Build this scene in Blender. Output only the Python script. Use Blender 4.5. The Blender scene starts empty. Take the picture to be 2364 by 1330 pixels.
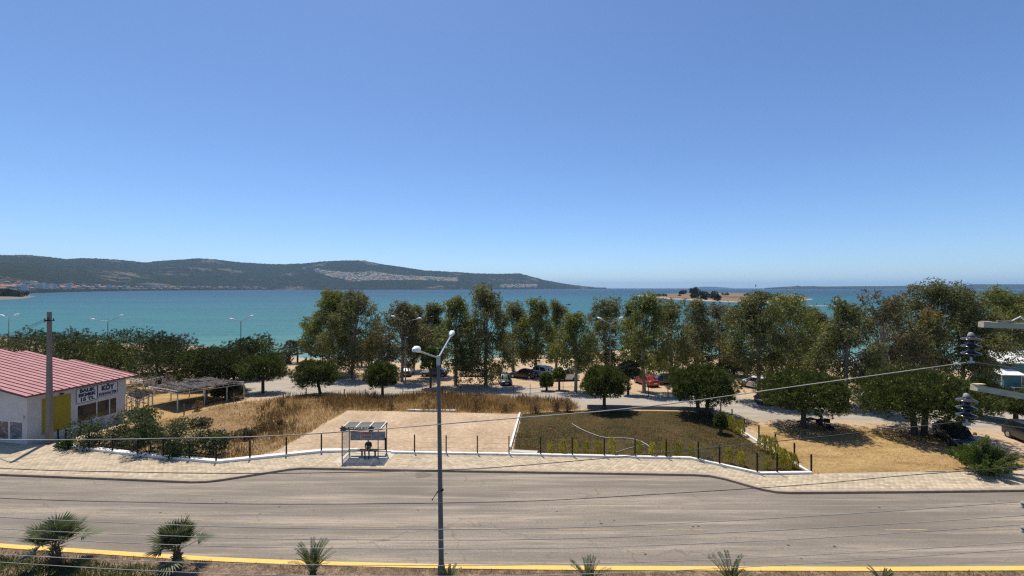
import bpy, bmesh, math, random
import numpy as np
from mathutils import Vector, Matrix

R = math.radians
S = bpy.context.scene
C = S.collection

# ------------------------------------------------------------------ camera, sky, sun, exposure
CAM_H = 13.0
FPX = 1000.0                    # focal length in photo pixels (2364 wide)
cam_d = bpy.data.cameras.new('camera')
cam_d.sensor_width = 36.0
cam_d.lens = 36.0 * FPX / 2364.0
cam_d.clip_start = 0.1
cam_d.clip_end = 90000.0
cam = bpy.data.objects.new('camera', cam_d)
C.objects.link(cam)
cam.location = (0, 0, CAM_H)
cam.rotation_euler = (R(90), 0, 0)
S.camera = cam

SUN_EL = 66.0
SUN_H = Vector((-0.40, 0.917, 0)).normalized()      # where the sun stands, seen in plan
world = bpy.data.worlds.new('World')
S.world = world
world.use_nodes = True
wn = world.node_tree
wn.nodes.clear()
w_out = wn.nodes.new('ShaderNodeOutputWorld')
w_bg = wn.nodes.new('ShaderNodeBackground')
w_sky = wn.nodes.new('ShaderNodeTexSky')
w_sky.sky_type = 'NISHITA'
w_sky.sun_disc = False
w_sky.sun_elevation = R(SUN_EL)
w_sky.sun_rotation = math.atan2(SUN_H.x, SUN_H.y) % (2 * math.pi)
w_sky.altitude = 0
w_sky.air_density = 0.8
w_sky.dust_density = 0.35
w_sky.ozone_density = 9.0
w_bg.inputs['Strength'].default_value = 0.138
wn.links.new(w_sky.outputs[0], w_bg.inputs[0])
wn.links.new(w_bg.outputs[0], w_out.inputs[0])

sun_d = bpy.data.lights.new('sun', 'SUN')
sun_d.energy = 5.0
sun_d.angle = R(0.53)
sun_d.color = (1.0, 0.915, 0.79)
sun = bpy.data.objects.new('sun', sun_d)
C.objects.link(sun)
_to = -(SUN_H * math.cos(R(SUN_EL)) + Vector((0, 0, math.sin(R(SUN_EL)))))
sun.rotation_euler = _to.to_track_quat('-Z', 'Y').to_euler()
sun.location = (-20, 40, 60)

vs = S.view_settings
vs.view_transform = 'Standard'
vs.look = 'None'
vs.exposure = 0.1
vs.gamma = 1.0
vs.use_curve_mapping = False
S.cycles.volume_bounces = 1
S.cycles.max_bounces = 8
S.cycles.transparent_max_bounces = 12
S.cycles.use_denoising = False
S.cycles.filter_width = 1.3
S.cycles.sample_clamp_direct = 6.0
S.cycles.sample_clamp_indirect = 3.0
S.cycles.adaptive_threshold = 0.006

# ------------------------------------------------------------------ places
SEA_Z = -2.6
_SHX = [-400, -250, -165, -83, -46, -22, 0, 30, 50, 66, 100, 160, 400]
_SHY = [300, 190, 140, 116, 97, 91, 98, 110, 98, 86, 80, 78, 70]
def shore(x):
    return np.interp(x, _SHX, _SHY)

def sstep(a, b, x):
    t = np.clip((np.asarray(x, float) - a) / (b - a), 0, 1)
    return t * t * (3 - 2 * t)

def height(x, y):
    """the lie of the land"""
    sh = shore(x)
    z = -1.0 * sstep(46, 62, y)
    z = z - 1.6 * np.clip((y - 62) / np.maximum(sh - 62, 5), 0, 1) * (y > 62)
    z = z - 3.0 * np.clip((y - sh) / 18.0, 0, 1)
    return z

def at(px, py, z=0.0):
    """a spot seen at photo pixel px,py that lies at height z"""
    d = (CAM_H - z) * FPX / (py - 665.0)
    return Vector(((px - 1182.0) * d / FPX, d, z))

def gnd(px, py):
    z = 0.0
    for _ in range(30):
        p = at(px, py, z)
        z = float(height(p.x, p.y))
    return at(px, py, z)

def seapt(px, py):
    return at(px, py, SEA_Z)

# ------------------------------------------------------------------ materials
MATS = {}
def nmat(name):
    m = bpy.data.materials.new(name)
    m.use_nodes = True
    nt = m.node_tree
    b = nt.nodes['Principled BSDF']
    MATS[name] = m
    return m, nt, b

def col4(c):
    return (c[0], c[1], c[2], 1.0)

def N(nt, kind, **kw):
    n = nt.nodes.new(kind)
    for k, v in kw.items():
        setattr(n, k, v)
    return n

def noise(nt, scale, detail=4, rough=0.6, coord='Object', sx=(1, 1, 1), dist=0.0):
    tc = N(nt, 'ShaderNodeTexCoord')
    mp = N(nt, 'ShaderNodeMapping')
    mp.inputs['Scale'].default_value = sx
    nz = N(nt, 'ShaderNodeTexNoise')
    nz.inputs['Scale'].default_value = scale
    nz.inputs['Detail'].default_value = detail
    nz.inputs['Roughness'].default_value = rough
    nz.inputs['Distortion'].default_value = dist
    if coord == 'World':
        g = N(nt, 'ShaderNodeNewGeometry')
        nt.links.new(g.outputs['Position'], mp.inputs[0])
    else:
        nt.links.new(tc.outputs[coord], mp.inputs[0])
    nt.links.new(mp.outputs[0], nz.inputs['Vector'])
    return nz.outputs['Fac']

def ramp(nt, fac, stops):
    r = N(nt, 'ShaderNodeValToRGB')
    while len(r.color_ramp.elements) < len(stops):
        r.color_ramp.elements.new(0.5)
    for e, (p, c) in zip(r.color_ramp.elements, stops):
        e.position = p
        e.color = col4(c) if len(c) == 3 else c
    nt.links.new(fac, r.inputs[0])
    return r.outputs[0]

def mixc(nt, fac, a, b, mode='MIX'):
    n = N(nt, 'ShaderNodeMix', data_type='RGBA', blend_type=mode)
    for i, v in ((0, fac), (6, a), (7, b)):
        if hasattr(v, 'links'):
            nt.links.new(v, n.inputs[i])
        elif i == 0:
            n.inputs[0].default_value = v
        else:
            n.inputs[i].default_value = col4(v)
    return n.outputs[2]

def mth(nt, op, a, b=0.0, c=None, clamp=False):
    n = N(nt, 'ShaderNodeMath', operation=op, use_clamp=clamp)
    for i, v in enumerate((a, b) if c is None else (a, b, c)):
        if hasattr(v, 'links'):
            nt.links.new(v, n.inputs[i])
        else:
            n.inputs[i].default_value = v
    return n.outputs[0]

def bump(nt, b, h, strength, dist=0.05):
    n = N(nt, 'ShaderNodeBump')
    n.inputs['Strength'].default_value = strength
    n.inputs['Distance'].default_value = dist
    nt.links.new(h, n.inputs['Height'])
    nt.links.new(n.outputs[0], b.inputs['Normal'])

def simple(name, c, rough=0.6, metal=0.0, var=0.12, scale=3.0, coord='Object', bmp=0.0, spec=0.5, sx=(1, 1, 1)):
    """one colour with mottling and wear"""
    m, nt, b = nmat(name)
    f = noise(nt, scale, 5, 0.65, coord, sx)
    lo = tuple(max(0, v * (1 - var)) for v in c)
    hi = tuple(min(1, v * (1 + var)) for v in c)
    nt.links.new(ramp(nt, f, [(0.3, lo), (0.7, hi)]), b.inputs['Base Color'])
    b.inputs['Roughness'].default_value = rough
    b.inputs['Metallic'].default_value = metal
    b.inputs['Specular IOR Level'].default_value = spec
    if bmp:
        bump(nt, b, noise(nt, scale * 6, 3, 0.6, coord, sx), bmp, 0.02)
    return m

def leafmat(name, dark, mid, light, trans=0.25, rough=0.55, scale=0.9, spec=0.25, wr=0.6, wn=1.5):
    """foliage: every leaf its own tone, with drifts that paint lit and dark clumps into the crown"""
    m, nt, b = nmat(name)
    g = N(nt, 'ShaderNodeNewGeometry')
    f = noise(nt, scale, 3, 0.6, 'World')
    v = mth(nt, 'ADD', mth(nt, 'MULTIPLY', g.outputs['Random Per Island'], wr), mth(nt, 'MULTIPLY_ADD', f, wn, 0.53 - 0.5 * wr - 0.5 * wn))
    c = ramp(nt, v, [(0.18, dark), (0.55, mid), (0.92, light)])
    nt.links.new(c, b.inputs['Base Color'])
    b.inputs['Roughness'].default_value = rough
    b.inputs['Specular IOR Level'].default_value = spec
    t = N(nt, 'ShaderNodeBsdfTranslucent')
    nt.links.new(mixc(nt, 0.5, c, (light[0] * 1.2, light[1] * 1.25, light[2] * 0.6)), t.inputs[0])
    mx = N(nt, 'ShaderNodeMixShader')
    mx.inputs[0].default_value = trans
    nt.links.new(b.outputs[0], mx.inputs[1])
    nt.links.new(t.outputs[0], mx.inputs[2])
    nt.links.new(mx.outputs[0], nt.nodes['Material Output'].inputs[0])
    return m

# ------------------------------------------------------------------ objects
def tag(o, label=None, cat=None, group=None, kind=None):
    if label: o['label'] = label
    if cat: o['category'] = cat
    if group: o['group'] = group
    if kind: o['kind'] = kind
    return o

def link(name, me, mats=None, parent=None, loc=None):
    o = bpy.data.objects.new(name, me)
    C.objects.link(o)
    if mats is not None and me is not None and len(me.materials) == 0:
        for m in (mats if isinstance(mats, (list, tuple)) else [mats]):
            me.materials.append(m)
    if parent is not None:
        o.parent = parent
    if loc is not None:
        o.location = loc
    return o

def empty(name, loc=(0, 0, 0), rz=0.0):
    o = bpy.data.objects.new(name, None)
    C.objects.link(o)
    o.location = loc
    o.rotation_euler = (0, 0, rz)
    o.empty_display_size = 0.2
    return o

def np_mesh(name, V, F, smooth=False):
    """mesh from arrays; F is (n,3) or (n,4)"""
    V = np.ascontiguousarray(V, dtype=np.float32)
    F = np.ascontiguousarray(F, dtype=np.int32)
    me = bpy.data.meshes.new(name)
    n, k = F.shape
    me.vertices.add(len(V))
    me.vertices.foreach_set('co', V.ravel())
    me.loops.add(n * k)
    me.loops.foreach_set('vertex_index', F.ravel())
    me.polygons.add(n)
    me.polygons.foreach_set('loop_start', np.arange(0, n * k, k, dtype=np.int32))
    me.polygons.foreach_set('loop_total', np.full(n, k, dtype=np.int32))
    if smooth:
        me.polygons.foreach_set('use_smooth', np.ones(n, dtype=bool))
    me.update(calc_edges=True)
    return me

class MB:
    """collects shapes into one mesh"""
    def __init__(self):
        self.v = []; self.f = []; self.mi = []; self.cur = 0
    def _add(self, vs, fs):
        n = len(self.v)
        self.v += [tuple(p) for p in vs]
        for f in fs:
            self.f.append(tuple(i + n for i in f)); self.mi.append(self.cur)
    def box(self, cx, cy, cz, sx, sy, sz, rz=0.0, rx=0.0, ry=0.0):
        M = Matrix.Translation((cx, cy, cz)) @ Matrix.Rotation(rz, 4, 'Z') @ Matrix.Rotation(ry, 4, 'Y') @ Matrix.Rotation(rx, 4, 'X')
        pts = [M @ Vector((x * sx / 2, y * sy / 2, z * sz / 2)) for x in (-1, 1) for y in (-1, 1) for z in (-1, 1)]
        self._add(pts, [(0, 1, 3, 2), (4, 6, 7, 5), (0, 4, 5, 1), (2, 3, 7, 6), (0, 2, 6, 4), (1, 5, 7, 3)])
        return self
    def bar(self, a, b, w, h=None):
        """square bar between two points"""
        a = Vector(a); b = Vector(b); h = h or w
        d = (b - a).normalized()
        up = Vector((0, 0, 1)) if abs(d.z) < 0.95 else Vector((1, 0, 0))
        s = d.cross(up).normalized(); u = s.cross(d)
        pts = []
        for p in (a, b):
            for i, j in ((-1, -1), (1, -1), (1, 1), (-1, 1)):
                pts.append(p + s * (i * w / 2) + u * (j * h / 2))
        self._add(pts, [(3, 2, 1, 0), (4, 5, 6, 7), (0, 1, 5, 4), (1, 2, 6, 5), (2, 3, 7, 6), (3, 0, 4, 7)])
        return self
    def tube(self, pts, rad, n=8, cap=True):
        pts = [Vector(p) for p in pts]
        rad = rad if isinstance(rad, (list, tuple)) else [rad] * len(pts)
        rings = []
        ref = None
        for i, p in enumerate(pts):
            d = (pts[min(i + 1, len(pts) - 1)] - pts[max(i - 1, 0)])
            d = d.normalized() if d.length > 1e-9 else Vector((0, 0, 1))
            if ref is None:
                ref = Vector((1, 0, 0)) if abs(d.x) < 0.9 else Vector((0, 1, 0))
            s = (ref - d * ref.dot(d)).normalized(); ref = s
            u = d.cross(s)
            rings.append([p + (s * math.cos(2 * math.pi * k / n) + u * math.sin(2 * math.pi * k / n)) * rad[i] for k in range(n)])
        vs = [q for r in rings for q in r]
        fs = []
        for i in range(len(pts) - 1):
            for k in range(n):
                a = i * n + k; b = i * n + (k + 1) % n
                fs.append((a, b, b + n, a + n))
        if cap:
            fs.append(tuple(range(n - 1, -1, -1)))
            fs.append(tuple((len(pts) - 1) * n + k for k in range(n)))
        self._add(vs, fs)
        return self
    def lathe(self, prof, n=16, M=None):
        """profile of (radius, z) turned round z"""
        M = M or Matrix.Identity(4)
        vs = []
        for r, z in prof:
            for k in range(n):
                a = 2 * math.pi * k / n
                vs.append(M @ Vector((r * math.cos(a), r * math.sin(a), z)))
        fs = []
        for i in range(len(prof) - 1):
            for k in range(n):
                a = i * n + k; b = i * n + (k + 1) % n
                fs.append((a, b, b + n, a + n))
        fs.append(tuple(range(n - 1, -1, -1)))
        fs.append(tuple((len(prof) - 1) * n + k for k in range(n)))
        self._add(vs, fs)
        return self
    def poly(self, pts):
        self._add(pts, [tuple(range(len(pts)))])
        return self
    def prism(self, pts, z0, z1):
        n = len(pts)
        vs = [(p[0], p[1], z0) for p in pts] + [(p[0], p[1], z1) for p in pts]
        fs = [tuple(range(n - 1, -1, -1)), tuple(range(n, 2 * n))]
        fs += [(i, (i + 1) % n, n + (i + 1) % n, n + i) for i in range(n)]
        self._add(vs, fs)
        return self
    def loft(self, rings, closed=True, cap=True):
        n = len(rings[0])
        vs = [p for r in rings for p in r]
        fs = []
        for i in range(len(rings) - 1):
            for k in range(n if closed else n - 1):
                a = i * n + k; b = i * n + (k + 1) % n
                fs.append((a, b, b + n, a + n))
        if cap:
            fs.append(tuple(range(n - 1, -1, -1)))
            fs.append(tuple((len(rings) - 1) * n + k for k in range(n)))
        self._add(vs, fs)
        return self
    def mesh(self, name, smooth=None):
        me = bpy.data.meshes.new(name)
        me.from_pydata(self.v, [], self.f)
        if any(self.mi):
            me.polygons.foreach_set('material_index', self.mi)
        me.update()
        bm = bmesh.new(); bm.from_mesh(me)
        bmesh.ops.recalc_face_normals(bm, faces=bm.faces)
        bm.to_mesh(me); bm.free()
        if smooth is not None:
            me.polygons.foreach_set('use_smooth', [True] * len(me.polygons))
            try:
                me.set_sharp_from_angle(angle=R(smooth))
            except Exception:
                pass
        return me
    def build(self, name, m, parent=None, smooth=None, loc=None):
        return link(name, self.mesh(name, smooth), m, parent, loc)

def copy_tree(o, parent=None):
    c = o.copy()
    C.objects.link(c)
    c.parent = parent
    for ch in o.children:
        copy_tree(ch, c)
    return c

def text_mesh(txt, size, depth=0.01, thick=0.0, align='CENTER'):
    cu = bpy.data.curves.new('lettering', 'FONT')
    cu.body = txt
    cu.size = size
    cu.extrude = depth / 2
    cu.offset = thick
    cu.align_x = align
    cu.align_y = 'CENTER'
    cu.resolution_u = 3
    o = bpy.data.objects.new('lettering_tmp', cu)
    C.objects.link(o)
    dg = bpy.context.evaluated_depsgraph_get()
    me = bpy.data.meshes.new_from_object(o.evaluated_get(dg))
    bpy.data.objects.remove(o)
    bpy.data.curves.remove(cu)
    me.materials.clear()
    return me

def poly_sd(poly, X, Y):
    """signed distance to a polygon, positive inside"""
    P = np.array([(p[0], p[1]) for p in poly], float)
    Q = np.roll(P, -1, axis=0)
    d = np.full(X.shape, 1e9)
    ins = np.zeros(X.shape, bool)
    for (ax, ay), (bx, by) in zip(P, Q):
        ex, ey = bx - ax, by - ay
        t = np.clip(((X - ax) * ex + (Y - ay) * ey) / (ex * ex + ey * ey + 1e-12), 0, 1)
        d = np.minimum(d, np.hypot(X - ax - t * ex, Y - ay - t * ey))
        c = ((ay > Y) != (by > Y)) & (X < (bx - ax) * (Y - ay) / (by - ay + 1e-12) + ax)
        ins ^= c
    return np.where(ins, d, -d)

def wobble(X, Y, sc, seed=0):
    r = np.random.RandomState(seed)
    z = np.zeros(np.shape(X))
    for k in range(7):
        a = r.uniform(0, 6.28); f = sc * (1.6 ** (k - 2)); p = r.uniform(0, 6.28)
        z = z + np.sin((X * math.cos(a) + Y * math.sin(a)) * f + p) / (1.5 ** k)
    return z / 2.2
# ------------------------------------------------------------------ sea
def make_sea():
    m, nt, b = nmat('sea_water')
    g = N(nt, 'ShaderNodeNewGeometry')
    sep = N(nt, 'ShaderNodeSeparateXYZ')
    nt.links.new(g.outputs['Position'], sep.inputs[0])
    x, y = sep.outputs[0], sep.outputs[1]
    # depth grows with the distance from the beach; drifting bands of weed and sand on the bottom
    ly = mth(nt, 'LOGARITHM', mth(nt, 'MAXIMUM', y, 60.0), 10.0)
    patch = noise(nt, 1.0, 4, 0.55, 'World', (0.0016, 0.006, 1), 0.6)
    patch2 = noise(nt, 1.0, 3, 0.5, 'World', (0.012, 0.05, 1), 0.3)
    v = mth(nt, 'ADD', ly, mth(nt, 'MULTIPLY', mth(nt, 'SUBTRACT', patch, 0.5), 0.62))
    v = mth(nt, 'ADD', v, mth(nt, 'MULTIPLY', mth(nt, 'SUBTRACT', patch2, 0.5), 0.22))
    f = mth(nt, 'DIVIDE', mth(nt, 'SUBTRACT', v, 1.85), 2.0, clamp=True)
    c = ramp(nt, f, [(0.0, (0.36, 0.38, 0.28)), (0.055, (0.110, 0.235, 0.185)), (0.16, (0.036, 0.150, 0.136)), (0.40, (0.018, 0.100, 0.108)),
                     (0.62, (0.006, 0.044, 0.064)), (0.88, (0.003, 0.020, 0.040))])
    # wind streaks and ripples: light and shade of the chop painted into the colour
    rip = noise(nt, 1.0, 5, 0.7, 'World', (0.05, 0.42, 1), 0.4)
    rip2 = noise(nt, 1.0, 3, 0.6, 'World', (0.006, 0.045, 1), 0.5)
    k = mth(nt, 'ADD', mth(nt, 'MULTIPLY', rip, 0.6), mth(nt, 'MULTIPLY', rip2, 0.4))
    c = mixc(nt, 1.0, c, ramp(nt, k, [(0.34, (0.62, 0.68, 0.74)), (0.5, (1, 1, 1)), (0.66, (1.0, 1.0, 1.0))]), 'MULTIPLY')
    nt.links.new(c, b.inputs['Base Color'])
    b.inputs['Roughness'].default_value = 0.36
    b.inputs['IOR'].default_value = 1.33
    b.inputs['Specular IOR Level'].default_value = 0.24
    n1 = noise(nt, 1.0, 3, 0.55, 'World', (0.10, 0.34, 1), 0.5)
    n2 = noise(nt, 1.0, 4, 0.6, 'World', (0.55, 1.7, 1), 0.4)
    h = mth(nt, 'ADD', mth(nt, 'MULTIPLY', n1, 1.5), mth(nt, 'MULTIPLY', n2, 0.42))
    bump(nt, b, h, 0.8, 0.8)
    xs = np.array([-30000, -8000, -2000, -600, -200, 0, 200, 600, 2000, 8000, 30000], float)
    ys = np.array([62, 120, 300, 800, 2500, 8000, 30000], float)
    X, Y = np.meshgrid(xs, ys)
    V = np.stack([X.ravel(), Y.ravel(), np.full(X.size, SEA_Z)], 1)
    nx = len(xs)
    F = [(j * nx + i, j * nx + i + 1, (j + 1) * nx + i + 1, (j + 1) * nx + i) for j in range(len(ys) - 1) for i in range(nx - 1)]
    o = link('sea', np_mesh('sea', V, np.array(F)), m)
    tag(o, 'blue and turquoise sea of the bay reaching the horizon', 'sea', kind='structure')
make_sea()

def grid_faces(nu, nv):
    i, j = np.meshgrid(np.arange(nu - 1), np.arange(nv - 1))
    a = (j * nu + i).ravel()
    return np.stack([a, a + 1, a + nu + 1, a + nu], 1)

# ------------------------------------------------------------------ far hills
_RU = [-1600, -500, -250, -120, 0, 60, 100, 150, 200, 270, 330, 400, 460, 500, 560, 620, 650, 700, 750, 800, 840, 870, 920, 980, 1040, 1100, 1150, 1200, 1220, 1260, 1310, 1370, 1400]
_RY = [615, 600, 592, 588, 590, 590, 593, 599, 597, 600, 607, 601, 597, 600, 607, 610, 611, 609, 604, 602, 602, 609, 616, 625, 628, 632, 633, 632, 637, 648, 657, 664, 665]
_CU = [-1600, -500, -250, 0, 70, 200, 400, 600, 800, 1050, 1250, 1370, 1400]
_CD = [600, 750, 900, 1080, 1250, 1800, 2700, 3600, 4000, 4300, 5200, 6600, 7200]
_WD = [1300, 1500, 2000, 2400, 2400, 2300, 2000, 1700, 1600, 1500, 1200, 500, 300]

def hill_at(u, t):
    u = np.asarray(u, float); t = np.asarray(t, float)
    dc = np.interp(u, _CU, _CD); dr = dc + np.interp(u, _CU, _WD)
    zr = CAM_H + (665 - np.interp(u, _RU, _RY)) * dr / 1000.0 + 4
    d = dc + (dr - dc) * t
    x = (u - 1182) * d / 1000
    prof = np.where(t < 1, 0.05 * sstep(0, 0.06, t) + 0.95 * np.clip((t - 0.10) / 0.90, 0, 1) ** 1.15, 1 - 1.2 * (t - 1))
    w = wobble(x, d, 0.006, 3) * 0.5 + wobble(x, d, 0.0016, 4)
    z = SEA_Z + 0.4 + (zr - SEA_Z) * prof * (1 + 0.10 * w * np.sin(np.clip(t, 0, 1) * math.pi)) - 6 * (t <= 0)
    return x, d, z

def make_hills():
    m, nt, b = nmat('hill_forest')
    f = noise(nt, 0.018, 5, 0.7, 'World')
    f2 = noise(nt, 0.0022, 3, 0.55, 'World')
    c = ramp(nt, f, [(0.30, (0.006, 0.009, 0.006)), (0.5, (0.014, 0.020, 0.011)), (0.72, (0.032, 0.039, 0.020))])
    bare = ramp(nt, mth(nt, 'ADD', mth(nt, 'MULTIPLY', f2, 0.8), mth(nt, 'MULTIPLY', f, 0.35)), [(0.66, (0, 0, 0)), (0.74, (1, 1, 1))])
    cc = mixc(nt, bare, c, (0.12, 0.105, 0.075))
    bt = N(nt, 'ShaderNodeAttribute', attribute_name='built')
    plots = noise(nt, 0.03, 3, 0.6, 'World')
    bf = ramp(nt, mth(nt, 'ADD', bt.outputs['Fac'], mth(nt, 'MULTIPLY', mth(nt, 'SUBTRACT', plots, 0.5), 1.6)), [(0.5, (0, 0, 0)), (0.75, (1, 1, 1))])
    nt.links.new(mixc(nt, bf, cc, (0.22, 0.19, 0.155)), b.inputs['Base Color'])
    b.inputs['Roughness'].default_value = 0.95
    b.inputs['Specular IOR Level'].default_value = 0.05
    bump(nt, b, f, 1.0, 14.0)
    us = np.concatenate([np.arange(-1600, -60, 20.0), np.arange(-60, 1401, 4.0)])
    ts = np.concatenate([[-0.02], np.linspace(0, 1, 70), [1.12, 1.3, 1.6]])
    U, T = np.meshgrid(us, ts)
    x, y, z = hill_at(U, T)
    r = np.random.RandomState(5)
    z = z + r.uniform(-4, 4, z.shape) * np.clip((T - 0.1) * 8, 0, 1)
    V = np.stack([x.ravel(), y.ravel(), z.ravel()], 1)
    me = np_mesh('hills', V, grid_faces(len(us), len(ts)), smooth=False)
    py = 665 - (z - CAM_H) / y * 1000          # where the estates and the town lie on the slopes
    e1 = (U > 722) & (U < 1060) & (py > np.interp(U, [724, 800, 860, 940, 1060], [620, 628, 627, 636, 640])) & (py < np.interp(U, [724, 760, 820, 860, 940, 1060], [626, 639, 651, 647, 646, 650]))
    e2 = (U > 1152) & (U < 1244) & (py > 655.5) & (py < 663.5)
    e3 = (U < 620) & (T > 0.03) & (T < 0.03 + 0.17 * np.clip(1 - U / 640, 0.25, 1.2))
    a_ = me.attributes.new('built', 'FLOAT', 'POINT')
    a_.data.foreach_set('value', (e1 * 0.66 + e2 * 0.66 + e3 * 0.56).ravel().astype(np.float32))
    o = link('hills', me, m)
    tag(o, 'long wooded hills of the peninsula across the bay', 'hills', kind='structure')

    # shore strip of sand and trees under the town is part of the hills; farther lands to the right
    def low_land(name, label, u0, u1, d0, wid, prof, seed):
        us = np.linspace(u0, u1, 120)
        ts = np.linspace(-0.05, 1.5, 14)
        U, T = np.meshgrid(us, ts)
        top = np.interp(U, [p[0] for p in prof], [p[1] for p in prof])
        d = d0 + wid * T
        x = (U - 1182) * d / 1000
        zr = CAM_H + (665 - top) * (d0 + wid) / 1000
        z = SEA_Z - 4 + (zr - SEA_Z + 4) * np.sin(np.clip(T + 0.05, 0, 1.05) / 1.05 * math.pi / 2) ** 0.8 * np.where(T > 1, 1 - (T - 1), 1)
        z = z + wobble(x, d, 0.004, seed) * 0.08 * np.abs(zr)
        V = np.stack([x.ravel(), d.ravel(), z.ravel()], 1)
        o = link(name, np_mesh(name, V, grid_faces(len(us), len(ts)), True), m)
        tag(o, label, 'land', kind='structure')
    low_land('far_coast', 'low dark strip of land on the horizon at the right', 1765, 2900, 6500, 900,
             [(1765, 665), (1800, 662.5), (1835, 661), (1842, 659.2), (1850, 661), (1880, 659.8), (1890, 661.2), (2000, 660.5), (2150, 659.5), (2230, 658.5), (2240, 656.5), (2364, 656.5), (2600, 655), (2900, 660)], 8)
    low_land('far_island', 'faint pale islet on the horizon behind the dry island', 1590, 1690, 13000, 700,
             [(1590, 665), (1625, 662), (1650, 662.2), (1690, 665)], 9)
make_hills()

# ------------------------------------------------------------------ dry island
ISLE = [seapt(1470, 683.0), seapt(1515, 687), seapt(1550, 690.5), seapt(1600, 693.5), seapt(1650, 696), seapt(1700, 698), seapt(1760, 699), seapt(1830, 698),
        seapt(1875, 691), seapt(1860, 686), seapt(1800, 682.0), seapt(1700, 680.6), seapt(1600, 680.5), seapt(1520, 681.4)]
def isle_z(x, y):
    d = poly_sd(ISLE, np.asarray(x, float), np.asarray(y, float))
    return SEA_Z - 0.6 + np.clip(d, -10, 60) * 0.03 + 2.6 * sstep(-3, 6, d) + 1.8 * sstep(30, 110, d) + wobble(np.asarray(x, float), np.asarray(y, float), 0.03, 12) * 0.35

def make_isle():
    m, nt, b = nmat('island_dry_grass')
    f = noise(nt, 0.03, 5, 0.65, 'World', (1, 0.4, 1))
    c = ramp(nt, f, [(0.3, (0.07, 0.043, 0.021)), (0.48, (0.155, 0.095, 0.043)), (0.7, (0.25, 0.17, 0.085))])
    g = N(nt, 'ShaderNodeNewGeometry'); sp = N(nt, 'ShaderNodeSeparateXYZ'); nt.links.new(g.outputs['Position'], sp.inputs[0])
    edge = mth(nt, 'DIVIDE', mth(nt, 'SUBTRACT', sp.outputs[2], SEA_Z), 1.6, clamp=True)
    nt.links.new(mixc(nt, edge, (0.46, 0.36, 0.27), c), b.inputs['Base Color'])
    b.inputs['Roughness'].default_value = 0.95
    xs = np.linspace(180, 700, 150); ys = np.linspace(430, 1120, 150)
    X, Y = np.meshgrid(xs, ys)
    Z = isle_z(X, Y)
    V = np.stack([X.ravel(), Y.ravel(), Z.ravel()], 1)
    F = grid_faces(150, 150)
    keep = (Z.ravel()[F] > SEA_Z - 0.55).any(1)
    o = link('island', np_mesh('island', V, F[keep], True), m)
    tag(o, 'low dry grass island with dark shrubs in the bay', 'island', kind='structure')
    # a pond of shallow water on the island and the sandbar to its right
    xs = np.linspace(0, 1, 20)
    a = seapt(1868, 706.0); c = seapt(1965, 706.6)
    mb = MB()
    rg = []
    for t in np.linspace(0, 1, 14):
        p = a.lerp(c, t); w = 3.0 * math.sin(math.pi * t) ** 0.5 + 0.3
        rg.append([(p.x, p.y - w, SEA_Z - 0.15), (p.x, p.y - w * 0.3, SEA_Z + 0.22), (p.x, p.y + w * 0.4, SEA_Z + 0.2), (p.x, p.y + w, SEA_Z - 0.15)])
    mb.loft(rg, closed=False, cap=False)
    o = mb.build('sandbar', simple('wet_sand', (0.42, 0.35, 0.27), 0.8, scale=0.3), smooth=60)
    tag(o, 'thin pale sandbar in the sea right of the island', 'sandbar', kind='structure')
make_isle()

# headland at the far left
HEAD = [seapt(-330, 697), seapt(-120, 695), seapt(0, 692), seapt(45, 689.5), seapt(72, 685), seapt(60, 682), seapt(0, 681), seapt(-150, 681), seapt(-330, 681)]
def head_z(x, y):
    d = poly_sd(HEAD, np.asarray(x, float), np.asarray(y, float))
    return SEA_Z - 0.3 + 1.4 * sstep(-3, 6, d) + 1.4 * sstep(5, 70, d)
def make_head():
    xs = np.linspace(-1500, -600, 90); ys = np.linspace(430, 1050, 70)
    X, Y = np.meshgrid(xs, ys); Z = head_z(X, Y)
    F = grid_faces(90, 70)
    keep = (Z.ravel()[F] > SEA_Z - 0.25).any(1)
    o = link('headland', np_mesh('headland', np.stack([X.ravel(), Y.ravel(), Z.ravel()], 1), F[keep], True), simple('headland_soil', (0.16, 0.13, 0.08), 0.95, scale=0.05, coord='World'))
    tag(o, 'small dark wooded headland at the left edge of the bay', 'headland', kind='structure')
make_head()

# ------------------------------------------------------------------ lines of the street
_NX = [-170, -90, -60, -40, -25.7, -14.6, -9.9, -3.7, 2.4, 16.4, 23.7, 40, 60, 90, 170]
_NY = [56.0, 34.0, 27.4, 23.9, 21.8, 20.75, 20.45, 20.2, 20.08, 20.0, 20.05, 20.4, 21.3, 23.5, 32.0]
def near_edge(x):
    xs = np.asarray(x, float)
    k = [-1.5, -0.75, 0, 0.75, 1.5]
    return sum(np.interp(xs + q, _NX, _NY) for q in k) / 5
FAR = [(-170, 63.5), (-90, 41.5), (-60, 34.2), (-45, 31.4), (-35.5, 30.0), (-27.5, 29.35), (-21.4, 28.85), (-20.4, 28.9), (-19.6, 29.15), (-15.9, 30.85), (-15.0, 31.05), (-5.6, 30.65), (4, 30.3), (12.6, 29.95), (13.6, 29.8), (14.4, 29.3),
       (16.0, 27.8), (16.7, 27.45), (17.6, 27.35), (25, 27.45), (33, 27.65), (45, 28.2), (60, 29.2), (90, 32), (170, 40.5)]
BACK = [(-170, 69.5), (-90, 47.5), (-60, 40.5), (-46, 37.4), (-37.3, 35.2), (-29, 33.2), (-21.6, 31.75), (-14.8, 33.85), (-12.2, 33.95), (-9.5, 33.7), (0, 33.3), (7, 32.9), (13.4, 32.55), (17.1, 29.85), (20.8, 29.95), (29, 30.3), (37, 30.7), (60, 32.3), (90, 35), (170, 43.5)]

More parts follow.
